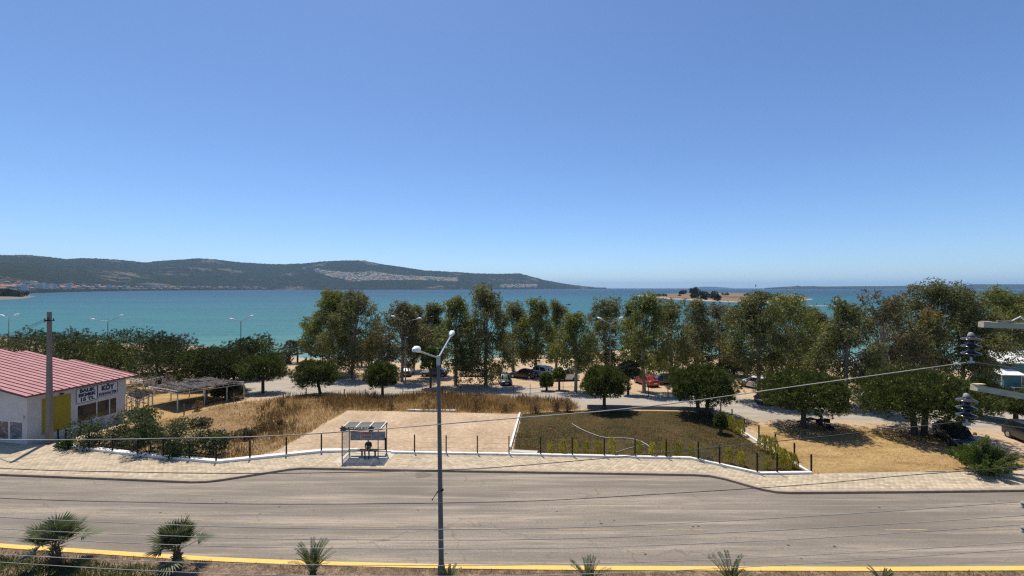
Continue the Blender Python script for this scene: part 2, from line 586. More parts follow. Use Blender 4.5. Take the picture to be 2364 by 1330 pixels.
def fnp(L):
    a = np.array(L); return lambda x: np.interp(x, a[:, 0], a[:, 1])
far_edge, back_edge = fnp(FAR), fnp(BACK)

# materials of the street
def street_mats():
    m, nt, b = nmat('asphalt')
    sp = noise(nt, 9.0, 6, 0.8, 'World')
    gr = noise(nt, 40.0, 2, 0.6, 'World')
    st = noise(nt, 1.0, 4, 0.6, 'World', (0.06, 1.3, 1), 0.4)
    bl = noise(nt, 0.22, 3, 0.55, 'World', (0.35, 1.4, 1), 0.8)
    v = mth(nt, 'ADD', mth(nt, 'MULTIPLY', st, 0.55), mth(nt, 'MULTIPLY', bl, 0.45))
    c = ramp(nt, v, [(0.38, (0.185, 0.158, 0.124)), (0.5, (0.262, 0.224, 0.176)), (0.62, (0.355, 0.302, 0.232))])
    sp2 = noise(nt, 3.0, 6, 0.82, 'World', (0.16, 1.3, 1))
    c = mixc(nt, ramp(nt, sp2, [(0.36, (0.55, 0.55, 0.55)), (0.56, (0, 0, 0))]), c, (0.155, 0.132, 0.106))
    c = mixc(nt, ramp(nt, sp, [(0.38, (0.6, 0.6, 0.6)), (0.6, (0, 0, 0))]), c, (0.13, 0.112, 0.094))
    dust = noise(nt, 1.3, 6, 0.75, 'World', (0.05, 1.0, 1), 0.5)
    c = mixc(nt, ramp(nt, dust, [(0.52, (0, 0, 0)), (0.72, (0.75, 0.75, 0.75))]), c, (0.42, 0.35, 0.265))
    c = mixc(nt, ramp(nt, gr, [(0.62, (0, 0, 0)), (0.72, (0.45, 0.45, 0.45))]), c, (0.42, 0.39, 0.34))
    crack = N(nt, 'ShaderNodeTexVoronoi', feature='DISTANCE_TO_EDGE')
    crack.inputs['Scale'].default_value = 0.16
    g = N(nt, 'ShaderNodeNewGeometry')
    dn = N(nt, 'ShaderNodeTexNoise'); dn.inputs['Scale'].default_value = 0.9; dn.inputs['Detail'].default_value = 5
    va = N(nt, 'ShaderNodeVectorMath', operation='MULTIPLY_ADD')
    nt.links.new(g.outputs['Position'], dn.inputs['Vector'])
    nt.links.new(dn.outputs['Color'], va.inputs[0]); va.inputs[1].default_value = (2.2, 2.2, 0); nt.links.new(g.outputs['Position'], va.inputs[2])
    nt.links.new(va.outputs[0], crack.inputs['Vector'])
    ck = ramp(nt, crack.outputs['Distance'], [(0.0, (0.55, 0.55, 0.55)), (0.006, (0, 0, 0))])
    c = mixc(nt, mth(nt, 'MULTIPLY', ck, mth(nt, 'GREATER_THAN', bl, 0.52)), c, (0.10, 0.085, 0.07))
    nt.links.new(c, b.inputs['Base Color'])
    b.inputs['Roughness'].default_value = 0.85
    b.inputs['Specular IOR Level'].default_value = 0.25
    bump(nt, b, gr, 0.35, 0.01)

    for nm, cc in (('line_paint_worn', (0.34, 0.25, 0.125)), ('line_paint_faint', (0.30, 0.23, 0.12))):
        m, nt, b = nmat(nm)
        w = noise(nt, 3.5, 6, 0.75, 'World', (0.6, 1.6, 1))
        lim = 0.50 if nm == 'line_paint_worn' else 0.56
        f = ramp(nt, w, [(lim - 0.08, (0, 0, 0)), (lim + 0.1, (1, 1, 1))])
        nt.links.new(mixc(nt, f, (0.205, 0.183, 0.152), cc), b.inputs['Base Color'])
        b.inputs['Roughness'].default_value = 0.8
    m, nt, b = nmat('yellow_kerb_paint')
    w = noise(nt, 2.2, 6, 0.75, 'World')
    f = ramp(nt, w, [(0.34, (0.62, 0.50, 0.26)), (0.46, (0.72, 0.44, 0.085)), (0.7, (0.80, 0.50, 0.10))])
    nt.links.new(f, b.inputs['Base Color']); b.inputs['Roughness'].default_value = 0.7
    simple('kerb_concrete', (0.31, 0.235, 0.165), 0.9, var=0.22, scale=2.5, coord='World', bmp=0.3)
    simple('paving_bed', (0.36, 0.315, 0.235), 0.95, var=0.15, scale=3.0, coord='World')
    m, nt, b = nmat('paver_concrete')
    g = N(nt, 'ShaderNodeNewGeometry')
    oi = N(nt, 'ShaderNodeObjectInfo')
    rnd = mth(nt, 'FRACT', mth(nt, 'ADD', g.outputs['Random Per Island'], oi.outputs['Random']))
    d = noise(nt, 0.5, 4, 0.6, 'World')
    v = mth(nt, 'ADD', mth(nt, 'MULTIPLY', rnd, 0.55), mth(nt, 'MULTIPLY', d, 0.5))
    nt.links.new(ramp(nt, v, [(0.15, (0.34, 0.275, 0.18)), (0.55, (0.48, 0.39, 0.265)), (0.95, (0.60, 0.50, 0.355))]), b.inputs['Base Color'])
    b.inputs['Roughness'].default_value = 0.9
    bump(nt, b, noise(nt, 60, 2, 0.6, 'World'), 0.3, 0.01)
    m, nt, b = nmat('white_wash')
    f = noise(nt, 1.6, 6, 0.7, 'World')
    nt.links.new(ramp(nt, f, [(0.30, (0.46, 0.41, 0.34)), (0.42, (0.70, 0.68, 0.62)), (0.7, (0.82, 0.81, 0.78))]), b.inputs['Base Color'])
    b.inputs['Roughness'].default_value = 0.85
    bump(nt, b, noise(nt, 18, 3, 0.6, 'World'), 0.25, 0.02)
    m, nt, b = nmat('median_soil')
    f = noise(nt, 2.2, 6, 0.72, 'World'); f2 = noise(nt, 13, 3, 0.6, 'World')
    nt.links.new(ramp(nt, mth(nt, 'ADD', mth(nt, 'MULTIPLY', f, 0.6), mth(nt, 'MULTIPLY', f2, 0.4)), [(0.34, (0.055, 0.035, 0.022)), (0.5, (0.145, 0.095, 0.058)), (0.68, (0.36, 0.26, 0.165))]), b.inputs['Base Color'])
    b.inputs['Roughness'].default_value = 0.95
    bump(nt, b, f2, 0.6, 0.06)
street_mats()

def strip(xs, fy0, fy1, z, nv=2):
    V = []; 
    for t in np.linspace(0, 1, nv):
        y = fy0(xs) * (1 - t) + fy1(xs) * t
        V.append(np.stack([xs, y, np.full(len(xs), z)], 1))
    return np.concatenate(V), grid_faces(len(xs), nv)

def make_street():
    xs = np.unique(np.concatenate([np.linspace(-170, 170, 221), [p[0] for p in FAR]]))
    V, F = strip(xs, lambda x: near_edge(x) + 0.0, lambda x: far_edge(x) + 0.0, 0.0, 4)
    road = link('road', np_mesh('road', V, F), MATS['asphalt'])
    tag(road, 'wide grey asphalt carriageway with a bus bay', 'road', kind='structure')
    # second carriageway on the near side of the median
    V, F = strip(xs, lambda x: near_edge(x) - 14.5, lambda x: near_edge(x) - 5.15, 0.0, 3)
    r2 = link('near_road', np_mesh('near_road', V, F), MATS['asphalt'])
    tag(r2, 'near carriageway on this side of the planted median', 'road', kind='structure')
    # worn yellow lane marks
    for px0, px1 in ((-95, 30), (128, 212), (335, 462), (555, 690), (799, 909), (1038, 1167), (1290, 1417), (1543, 1640), (1793, 1915), (2050, 2150), (2250, 2364)):
        x0, x1 = (px0 - 1182) * 0.0231, (px1 - 1182) * 0.0231
        if px0 < 700:
            x0 *= 1.0 + (700 - px0) / 700 * 0.05; x1 *= 1.0 + (700 - px1) / 700 * 0.05
        q = np.linspace(x0, x1, 6)
        y = near_edge(q) + 3.25
        V = np.concatenate([np.stack([q, y - 0.06, np.full(6, 0.005)], 1), np.stack([q, y + 0.06, np.full(6, 0.005)], 1)])
        link('lane_marking', np_mesh('lane_marking', V, grid_faces(6, 2)), MATS['line_paint_worn'], road)
    q = np.linspace(-46, 46, 80); y = near_edge(q) + 6.0 - 0.15 * (q > 10)
    V = np.concatenate([np.stack([q, y - 0.05, np.full(80, 0.004)], 1), np.stack([q, y + 0.05, np.full(80, 0.004)], 1)])
    link('edge_marking', np_mesh('edge_marking', V, grid_faces(80, 2)), MATS['line_paint_faint'], road)
    # repaired patch by the bus bay
    c = at(976, 1097)
    pts = []
    for k in range(18):
        a = k / 18 * 2 * math.pi
        rr = 1 + 0.12 * math.sin(3 * a + 1) + 0.06 * math.sin(5 * a)
        pts.append((c.x + math.cos(a) * 0.58 * rr, c.y + math.sin(a) * 0.46 * rr, 0.006))
    MB().poly(pts).build('repair_patch', simple('patch_asphalt', (0.16, 0.125, 0.095), 0.9, scale=4, coord='World'), road)
    # oil spots and pebbles on the carriageway
    rnd = random.Random(4)
    spot_m = simple('oil_spot', (0.055, 0.048, 0.042), 0.8, scale=6, coord='World')
    spots = [(725, 1178), (1250 - 0, 1205), (645, 1170), (1385, 1203), (1388, 1209), (1240, 1206), (1577, 1174), (1600, 1216), (1612, 1215), (1596, 1222), (1820, 1259), (1850, 1290),
             (490, 1154), (522, 1160), (370, 1184), (428, 1186), (600, 1186), (965, 1178), (1004, 1175), (2030, 1172), (1030, 1278), (1490, 1280), (1927, 1262), (1286, 1181), (1418, 1201), (1520, 1170)]
    for px, py in spots:
        c = at(px, py); rr = rnd.uniform(0.03, 0.075); n = 9
        pts = [(c.x + math.cos(k / n * 6.283) * rr * rnd.uniform(0.8, 1.4), c.y + math.sin(k / n * 6.283) * rr * rnd.uniform(0.6, 1.2), 0.007) for k in range(n)]
        MB().poly(pts).build('oil_spot', spot_m, road)

    # far kerb: a real step, 0.13 m
    fx = np.array([p[0] for p in FAR])
    def ring_strip(L, w, z0, z1, name, m, parent=None):
        """a kerb or low wall along a line, w wide to its back"""
        P = [Vector((p[0], p[1], 0)) for p in L]
        rings = []
        for i, p in enumerate(P):
            a = P[max(i - 1, 0)]; c = P[min(i + 1, len(P) - 1)]
            d = (c - a).normalized(); n = Vector((-d.y, d.x, 0))
            rings.append([(p.x, p.y, z0), (p.x, p.y, z1), (p.x + n.x * w, p.y + n.y * w, z1), (p.x + n.x * w, p.y + n.y * w, z0)])
        return MB().loft(rings).build(name, m, parent)
    kerb = ring_strip(FAR, 0.16, -0.05, 0.13, 'kerb', MATS['kerb_concrete'])
    tag(kerb, 'raised concrete kerb edging the far pavement', 'kerb', kind='structure')
    # yellow painted kerb of the median
    xs2 = np.linspace(-170, 170, 340)
    rings = [[(x, y, -0.05), (x, y, 0.13), (x, y - 0.30, 0.13), (x, y - 0.30, -0.05)] for x, y in zip(xs2, near_edge(xs2))]
    yk = MB().loft(rings).build('median_kerb', MATS['yellow_kerb_paint'])
    tag(yk, 'yellow painted kerb along the near edge of the road', 'kerb', kind='structure')
    rings = [[(x, y - 5.0, -0.05), (x, y - 5.0, 0.13), (x, y - 5.16, 0.13), (x, y - 5.16, -0.05)] for x, y in zip(xs2, near_edge(xs2))]
    nk = MB().loft(rings).build('near_kerb', MATS['kerb_concrete'])
    tag(nk, 'plain concrete kerb on this side of the median', 'kerb', kind='structure')
    # median soil, rough and cloddy
    xs3 = np.concatenate([np.linspace(-170, -46, 120)[:-1], np.linspace(-46, 46, 520), np.linspace(46, 170, 120)[1:]]); ts = np.linspace(0, 1, 40)
    X, T = np.meshgrid(xs3, ts)
    Y = near_edge(X) - 0.30 - T * 4.7
    r = np.random.RandomState(2)
    Z = 0.10 + 0.16 * np.sin(np.clip(T * 1.4, 0, 1) * math.pi / 2) + wobble(X, Y, 2.2, 21) * 0.05 + wobble(X, Y, 7, 22) * 0.03 + r.uniform(-0.025, 0.03, X.shape)
    Z[0] = 0.10; Z[-1] = 0.10
    o = link('median_soil', np_mesh('median_soil', np.stack([X.ravel(), Y.ravel(), Z.ravel()], 1), grid_faces(len(xs3), 40)), MATS['median_soil'])
    tag(o, 'strip of rough brown soil along the median', 'soil', kind='structure')
    return ring_strip
ring_strip = make_street()

# ------------------------------------------------------------------ pavement and its blocks
def make_pavement():
    xs = np.unique(np.concatenate([np.linspace(-170, 170, 101), [p[0] for p in FAR], [p[0] for p in BACK]]))
    V, F = strip(xs, lambda x: far_edge(x) + 0.14, lambda x: back_edge(x) + 0.1, 0.125, 3)
    pav = link('pavement', np_mesh('pavement', V, F), MATS['paving_bed'])
    tag(pav, 'pavement of pale concrete blocks beyond the road', 'pavement', kind='structure')
    # blocks laid in running bond
    bw, bd = 0.34, 0.22
    cx, cy = [], []
    j = 0
    for y in np.arange(27.0, 41.0, bd):
        j += 1
        x = np.arange(-47, 47, bw) + (bw / 2 if j % 2 else 0)
        lo = np.maximum.reduce([far_edge(x - bw / 2), far_edge(x + bw / 2), far_edge(x)]) + 0.17
        hi = np.minimum.reduce([back_edge(x - bw / 2), back_edge(x + bw / 2), back_edge(x)])
        ok = (y - bd / 2 > lo) & (y + bd / 2 < hi + 0.05)
        cx.append(x[ok]); cy.append(np.full(ok.sum(), y))
    cx = np.concatenate(cx); cy = np.concatenate(cy)
    r = np.random.RandomState(7)
    g = 0.011
    zt = 0.137 + r.uniform(-0.003, 0.003, len(cx))
    def block_arrays(cx, cy, zt):
        n = len(cx)
        hx, hy, ch = bw / 2 - g, bd / 2 - g, 0.008
        off = np.array([(-hx, -hy, 0), (hx, -hy, 0), (hx, hy, 0), (-hx, hy, 0), (-hx + ch, -hy + ch, 1), (hx - ch, -hy + ch, 1), (hx - ch, hy - ch, 1), (-hx + ch, hy - ch, 1)])
        V = np.zeros((n, 8, 3))
        V[:, :, 0] = cx[:, None] + off[None, :, 0]
        V[:, :, 1] = cy[:, None] + off[None, :, 1]
        V[:, :, 2] = np.where(off[None, :, 2] > 0, zt[:, None], 0.120)
        f = np.array([(4, 5, 6, 7), (0, 1, 5, 4), (1, 2, 6, 5), (2, 3, 7, 6), (3, 0, 4, 7)])
        F = (np.arange(n)[:, None, None] * 8 + f[None]).reshape(-1, 4)
        return V.reshape(-1, 3), F
    px = cx / cy * 1000 + 1182
    size = np.where((px > 0) & (px < 2364), bw / cy, 0)
    order = np.argsort(-size)
    near, rest = order[:300], order[300:]
    V, F = block_arrays(np.zeros(1), np.zeros(1), np.array([0.137]))
    me = np_mesh('paving_block', V, F)
    me.materials.append(MATS['paver_concrete'])
    for i in near:
        o = bpy.data.objects.new('paving_block', me)
        C.objects.link(o); o.parent = pav
        o.location = (cx[i], cy[i], zt[i] - 0.137)
        o.rotation_euler = (0, 0, r.uniform(-0.012, 0.012))
    V, F = block_arrays(cx[rest], cy[rest], zt[rest])
    o = link('paving_blocks', np_mesh('paving_blocks', V, F), MATS['paver_concrete'], pav)
    o['kind'] = 'stuff'
make_pavement()

# ------------------------------------------------------------------ the land behind
GRAVEL = [gnd(*p) for p in [(545, 884), (640, 868), (720, 862), (860, 884), (1040, 893), (1180, 890), (1340, 903), (1460, 908), (1700, 915), (1790, 930), (1960, 934), (2060, 926), (2200, 930), (2364, 935),
          (2500, 940), (2500, 1000), (2364, 996), (2150, 985), (2030, 975), (1900, 968), (1740, 972), (1650, 949), (1365, 941), (1330, 944), (1260, 925), (1040, 912), (880, 917), (700, 913), (560, 917)]]
DRY2 = [gnd(*p) for p in [(285, 992), (470, 950), (500, 938), (575, 922), (555, 885), (440, 876), (300, 888), (240, 930)]]
DRY = [gnd(*p) for p in [(1700, 962), (1760, 985), (1900, 980), (2020, 990), (2200, 1012), (2300, 1040), (2364, 1050), (2500, 1062), (2500, 1092), (2364, 1089), (1880, 1096), (1800, 1030)]]
LAWN = [gnd(*p) for p in [(1204, 956), (1300, 949), (1358, 947), (1640, 951), (1680, 983), (1760, 1035), (1868, 1091), (1775, 1096), (1625, 1062), (1500, 1056), (1182, 1049), (1184, 1035)]]
FIELD = [gnd(*p) for p in [(150, 1026), (300, 1044), (500, 1068), (575, 1058), (640, 1040), (720, 996), (800, 949), (1200, 955), (1335, 944), (1310, 930), (1200, 920), (1010, 908), (880, 914), (700, 917), (600, 925), (500, 938), (470, 950), (300, 985)]]
SAND = [gnd(*p) for p in [(585, 1060), (640, 1040), (720, 996), (803, 948), (1203, 956), (1178, 1048), (745, 1047)]]

def make_ground():
    xs = np.concatenate([np.linspace(-400, -90, 32)[:-1], np.linspace(-90, 100, 440), np.linspace(100, 400, 32)[1:]])
    ys = np.concatenate([np.linspace(28.0, 66, 180), np.linspace(66, 130, 90)[1:], np.linspace(130, 330, 26)[1:]])
    X, Y = np.meshgrid(xs, ys)
    # the front row follows the back of the pavement
    Yb = back_edge(X) + 0.08
    Y = np.where(Y < Yb + 0.0, Yb, Y)
    Z = height(X, Y)
    w = lambda P, s=0.7: sstep(-s, s, poly_sd(P, X, Y))
    zg, zd, zl, zf = w(GRAVEL, 1.0), np.maximum(w(DRY, 1.2), 0.9 * w(DRY2, 1.5)), w(LAWN, 0.25), w(FIELD, 0.9)
    zs = sstep(-0.5, 0.5, poly_sd(SAND, X, Y))
    amp = np.clip((Y - Yb) * 0.5, 0, 1)
    Z = Z + 0.03 * amp * wobble(X, Y, 0.9, 31) + 0.07 * zf * amp * wobble(X, Y, 1.3, 33) * (1 - zs)
    Z = Z - 0.006 - 0.10 * sstep(0, 1.5, poly_sd(SAND, X, Y)) * 0
    V = np.stack([X.ravel(), Y.ravel(), Z.ravel()], 1)
    me = np_mesh('ground', V, grid_faces(len(xs), len(ys)), True)
    for nm, a in (('gravel', zg), ('dry', zd), ('lawn', zl), ('field', zf)):
        at_ = me.attributes.new(nm, 'FLOAT', 'POINT')
        at_.data.foreach_set('value', a.ravel().astype(np.float32))
    m, nt, b = nmat('ground_soil')
    n1 = noise(nt, 0.55, 6, 0.7, 'World'); n2 = noise(nt, 4.0, 5, 0.7, 'World'); n3 = noise(nt, 16, 3, 0.6, 'World')
    n4 = noise(nt, 1.0, 5, 0.7, 'World', (0.25, 0.8, 1), 0.6)
    mixn = mth(nt, 'ADD', mth(nt, 'MULTIPLY', n1, 0.5), mth(nt, 'MULTIPLY', n2, 0.5))
    sand = ramp(nt, mixn, [(0.32, (0.33, 0.235, 0.145)), (0.5, (0.47, 0.345, 0.225)), (0.66, (0.57, 0.44, 0.30))])
    grav = ramp(nt, mth(nt, 'ADD', mth(nt, 'MULTIPLY', n4, 0.6), mth(nt, 'MULTIPLY', n3, 0.4)), [(0.33, (0.27, 0.245, 0.21)), (0.5, (0.375, 0.335, 0.28)), (0.68, (0.47, 0.42, 0.35))])
    dry = ramp(nt, mth(nt, 'ADD', mth(nt, 'MULTIPLY', n4, 0.5), mth(nt, 'MULTIPLY', n2, 0.5)), [(0.33, (0.20, 0.12, 0.055)), (0.5, (0.37, 0.245, 0.105)), (0.66, (0.52, 0.375, 0.17))])
    lawn = ramp(nt, mth(nt, 'ADD', mth(nt, 'MULTIPLY', n1, 0.65), mth(nt, 'MULTIPLY', n2, 0.35)), [(0.34, (0.045, 0.045, 0.016)), (0.47, (0.075, 0.06, 0.022)), (0.56, (0.10, 0.065, 0.028)), (0.7, (0.145, 0.10, 0.045))])
    fld = ramp(nt, mixn, [(0.34, (0.16, 0.105, 0.055)), (0.52, (0.29, 0.19, 0.095)), (0.68, (0.42, 0.30, 0.17))])
    c = sand
    for nm, cc, amt in (('gravel', grav, 0.9), ('field', fld, 0.7), ('dry', dry, 0.8), ('lawn', lawn, 0.4)):
        a = N(nt, 'ShaderNodeAttribute', attribute_name=nm)
        f = mth(nt, 'ADD', a.outputs['Fac'], mth(nt, 'MULTIPLY', mth(nt, 'SUBTRACT', mixn, 0.5), amt * 2))
        f = ramp(nt, f, [(0.35, (0, 0, 0)), (0.65, (1, 1, 1))])
        c = mixc(nt, f, c, cc)
    nt.links.new(c, b.inputs['Base Color'])
    b.inputs['Roughness'].default_value = 0.95
    b.inputs['Specular IOR Level'].default_value = 0.1
    bump(nt, b, mth(nt, 'ADD', n3, n2), 0.6, 0.08)
    o = link('ground', me, m)
    tag(o, 'sandy land with gravel car park down to the beach', 'ground', kind='structure')

    # sand court: raked pale sand, a sheet of its own
    m, nt, b = nmat('court_sand')
    n1 = noise(nt, 2.6, 8, 0.86, 'World', (1.0, 1.3, 1), 0.3); n2 = noise(nt, 0.3, 3, 0.5, 'World')
    nt.links.new(ramp(nt, mth(nt, 'ADD', mth(nt, 'MULTIPLY', n1, 0.75), mth(nt, 'MULTIPLY', n2, 0.25)), [(0.37, (0.27, 0.18, 0.10)), (0.46, (0.42, 0.30, 0.185)), (0.53, (0.50, 0.365, 0.235)), (0.63, (0.68, 0.54, 0.385))]), b.inputs['Base Color'])  # strong colour contrast stands in for lit and shaded lumps
    b.inputs['Roughness'].default_value = 0.95
    bump(nt, b, n1, 0.9, 0.12)
    bx = [p.x for p in SAND]; by = [p.y for p in SAND]
    xs = np.linspace(min(bx), max(bx), 150); ys = np.linspace(min(by), max(by), 100)
    X, Y = np.meshgrid(xs, ys)
    Y = np.maximum(Y, back_edge(X) + 0.25)
    sd = poly_sd(SAND, X, Y) + wobble(X, Y, 2.0, 41) * 0.12
    Z = 0.055 * sstep(-0.05, 0.5, sd) + 0.008 * wobble(X, Y, 3.2, 42) * sstep(0.2, 0.8, sd) + 0.012
    F = grid_faces(150, 100)
    keep = (sd.ravel()[F] > -0.02).any(1)
    o = link('sand_court', np_mesh('sand_court', np.stack([X.ravel(), Y.ravel(), Z.ravel()], 1), F[keep], True), m)
    tag(o, 'bare pale sand plot behind the bus shelter', 'sand', kind='structure')
make_ground()
# ------------------------------------------------------------------ plants
leafmat('leaf_eucalyptus', (0.044, 0.048, 0.016), (0.125, 0.128, 0.040), (0.250, 0.240, 0.095), 0.32)
leafmat('leaf_eucalyptus_bright', (0.050, 0.062, 0.013), (0.140, 0.156, 0.034), (0.270, 0.275, 0.080), 0.34)
leafmat('leaf_eucalyptus_brown', (0.055, 0.048, 0.022), (0.128, 0.112, 0.052), (0.230, 0.200, 0.102), 0.3)
leafmat('leaf_dead_gold', (0.16, 0.09, 0.02), (0.26, 0.15, 0.035), (0.36, 0.23, 0.07), 0.3)
leafmat('needle_pine', (0.010, 0.018, 0.004), (0.045, 0.066, 0.011), (0.185, 0.215, 0.042), 0.16, scale=2.0, wr=0.5, wn=2.6)  # strong noise paints sunlit tufts and dark gaps into the needle colour
leafmat('needle_pine_dark', (0.010, 0.016, 0.004), (0.038, 0.053, 0.012), (0.115, 0.138, 0.034), 0.14, scale=1.8, wr=0.5, wn=2.6)
leafmat('leaf_olive', (0.030, 0.036, 0.018), (0.066, 0.076, 0.038), (0.125, 0.135, 0.080), 0.2)
leafmat('leaf_shrub', (0.020, 0.032, 0.010), (0.050, 0.072, 0.024), (0.125, 0.150, 0.060), 0.22)
leafmat('leaf_thuja', (0.13, 0.125, 0.012), (0.34, 0.30, 0.034), (0.58, 0.50, 0.085), 0.2)
leafmat('leaf_tamarisk', (0.040, 0.068, 0.014), (0.090, 0.135, 0.028), (0.175, 0.215, 0.060), 0.28)
leafmat('leaf_palm', (0.040, 0.055, 0.020), (0.090, 0.112, 0.045), (0.230, 0.250, 0.140), 0.2)
leafmat('leaf_island', (0.012, 0.017, 0.008), (0.024, 0.032, 0.014), (0.045, 0.055, 0.025), 0.1, scale=0.06)
leafmat('straw', (0.17, 0.085, 0.032), (0.37, 0.215, 0.085), (0.60, 0.43, 0.21), 0.28, scale=0.8)
leafmat('weed_brown', (0.085, 0.048, 0.022), (0.165, 0.095, 0.045), (0.28, 0.18, 0.09), 0.2, scale=0.7)
leafmat('lawn_blade', (0.026, 0.034, 0.008), (0.075, 0.066, 0.022), (0.150, 0.105, 0.045), 0.2, scale=0.5)
leafmat('grass_green', (0.030, 0.055, 0.010), (0.060, 0.100, 0.018), (0.110, 0.160, 0.035), 0.25)
simple('bark_eucalyptus', (0.25, 0.205, 0.155), 0.9, var=0.45, scale=1.2, coord='World', sx=(3, 3, 0.7))
simple('bark_dark', (0.075, 0.056, 0.040), 0.95, var=0.35, scale=6, coord='World', bmp=0.5)
simple('palm_bark', (0.085, 0.055, 0.035), 0.95, var=0.4, scale=14, coord='World', bmp=0.6)

def rot_basis(d, r):
    """two vectors across d, turned at random"""
    ref = np.where(np.abs(d[:, 2:3]) < 0.9, np.array([[0, 0, 1.0]]), np.array([[1.0, 0, 0]]))
    a = np.cross(d, ref); a /= np.linalg.norm(a, axis=1, keepdims=True) + 1e-9
    b = np.cross(d, a)
    t = r.uniform(0, 2 * math.pi, (len(d), 1))
    return a * np.cos(t) + b * np.sin(t)

def leaves(P, D, L, W, r):
    """one pointed leaf per position P along D"""
    D = D / (np.linalg.norm(D, axis=1, keepdims=True) + 1e-9)
    s = rot_basis(D, r)
    n = len(P)
    L = np.broadcast_to(np.asarray(L, float), (n,))[:, None]; W = np.broadcast_to(np.asarray(W, float), (n,))[:, None]
    V = np.stack([P, P + D * L * 0.45 + s * W * 0.5, P + D * L, P + D * L * 0.45 - s * W * 0.5], 1).reshape(-1, 3)
    F = np.arange(n * 4).reshape(-1, 4)
    return V, F

def unit(n, r):
    v = r.normal(size=(n, 3))
    return v / np.linalg.norm(v, axis=1, keepdims=True)

def limb_tubes(mb, base, tips, r, trunk_r, fork):
    """trunk from the base to the fork, limbs from there to the tips"""
    base = Vector(base); fork = Vector(fork)
    mid = base.lerp(fork, 0.5) + Vector((r.uniform(-.12, .12), r.uniform(-.12, .12), 0))
    mb.tube([base - Vector((0, 0, 0.15)), base + Vector((0, 0, 0.15)), mid, fork], [trunk_r * 1.35, trunk_r * 1.1, trunk_r * 0.9, trunk_r * 0.72], 8)
    for t in tips:
        t = Vector(t)
        h = max(0.0, min(1.0, r.uniform(0.15, 0.9)))
        st = base.lerp(fork, 0.55 + 0.45 * h)
        m = st.lerp(t, 0.5) + Vector((r.uniform(-.25, .25), r.uniform(-.25, .25), r.uniform(0.0, .4)))
        rr = trunk_r * r.uniform(0.28, 0.5)
        mb.tube([st, m, t], [rr, rr * 0.65, rr * 0.2], 5)

def eucalyptus(base, top_z, crown_bot, half_w, seed, mat_leaf='leaf_eucalyptus', n_leaf=9000, lean=0.0, clumps=44, lobes=None, bark='bark_eucalyptus', depth=0.85, leaf=(0.38, 0.13)):
    """tall loose crown of hanging leaves"""
    r = np.random.RandomState(seed)
    base = Vector(base)
    n_leaf = int(n_leaf * 1.5)
    half_w *= 1.22 if base.x < 5 else 1.36
    cb0 = crown_bot
    root = empty('eucalyptus_tree', base)
    H = top_z - base.z; cb = (crown_bot - base.z) + 0.16 * half_w
    cen = []; rad = []
    # crown outline: rounded lobes stacked up an uneven leaning axis
    for k in range(clumps):
        t = (k + r.uniform(0, 1)) / clumps
        z = cb + (H - cb) * t
        prof = (0.66 + 0.52 * math.sin(min(1, t * 1.05 + 0.12) * math.pi)) * (1 - 0.38 * max(0, t - 0.6) / 0.4)
        a = r.uniform(0, 2 * math.pi); q = math.sqrt(r.uniform(0.05, 1.0))
        w = half_w * prof * q * 0.98
        cen.append((math.cos(a) * w + lean * t, math.sin(a) * w * depth, z)); rad.append(half_w * r.uniform(0.22, 0.40) * (1 - 0.2 * t))
    cen.append((lean, 0, H - half_w * 0.3)); rad.append(half_w * 0.34)
    cen = np.array(cen); rad = np.array(rad)
    p = rad ** 2 / (rad ** 2).sum()
    k = r.choice(len(cen), n_leaf, p=p)
    u = unit(n_leaf, r)
    rr = r.uniform(0.25, 1.0, n_leaf) ** 0.6
    P = cen[k] + u * (rad[k] * rr)[:, None] * np.array([1.05, 1.0, 1.15])
    # sprays: leaves gather along twigs
    nt_ = n_leaf // 15
    tw = r.randint(0, nt_, n_leaf)
    twc = P[:nt_]
    P = np.where((r.uniform(size=n_leaf) < 0.82)[:, None], twc[tw] + r.normal(0, 0.19, (n_leaf, 3)) * np.array([1.1, 1.1, 0.8]), P)
    D = u * 0.55 + np.array([0, 0, -0.5]) + r.normal(0, 0.5, (n_leaf, 3))
    keep = P[:, 2] > 0.9
    P, D = P[keep], D[keep]
    V, F = leaves(P, D, r.uniform(0.6, 1.2, len(P)) * leaf[0], r.uniform(0.7, 1.2, len(P)) * leaf[1], r)
    link('crown', np_mesh('crown', V, F), MATS[mat_leaf], root)
    mb = MB()
    fork = (lean * 0.45, 0, cb + (H - cb) * 0.5)
    limb_tubes(mb, (0, 0, 0), [tuple(cen[i]) for i in range(0, len(cen), 2)] + [tuple(cen[-1])], random.Random(seed), 0.105 + H * 0.010, fork)
    mb.build('trunk', MATS[bark], root, smooth=60)
    return root

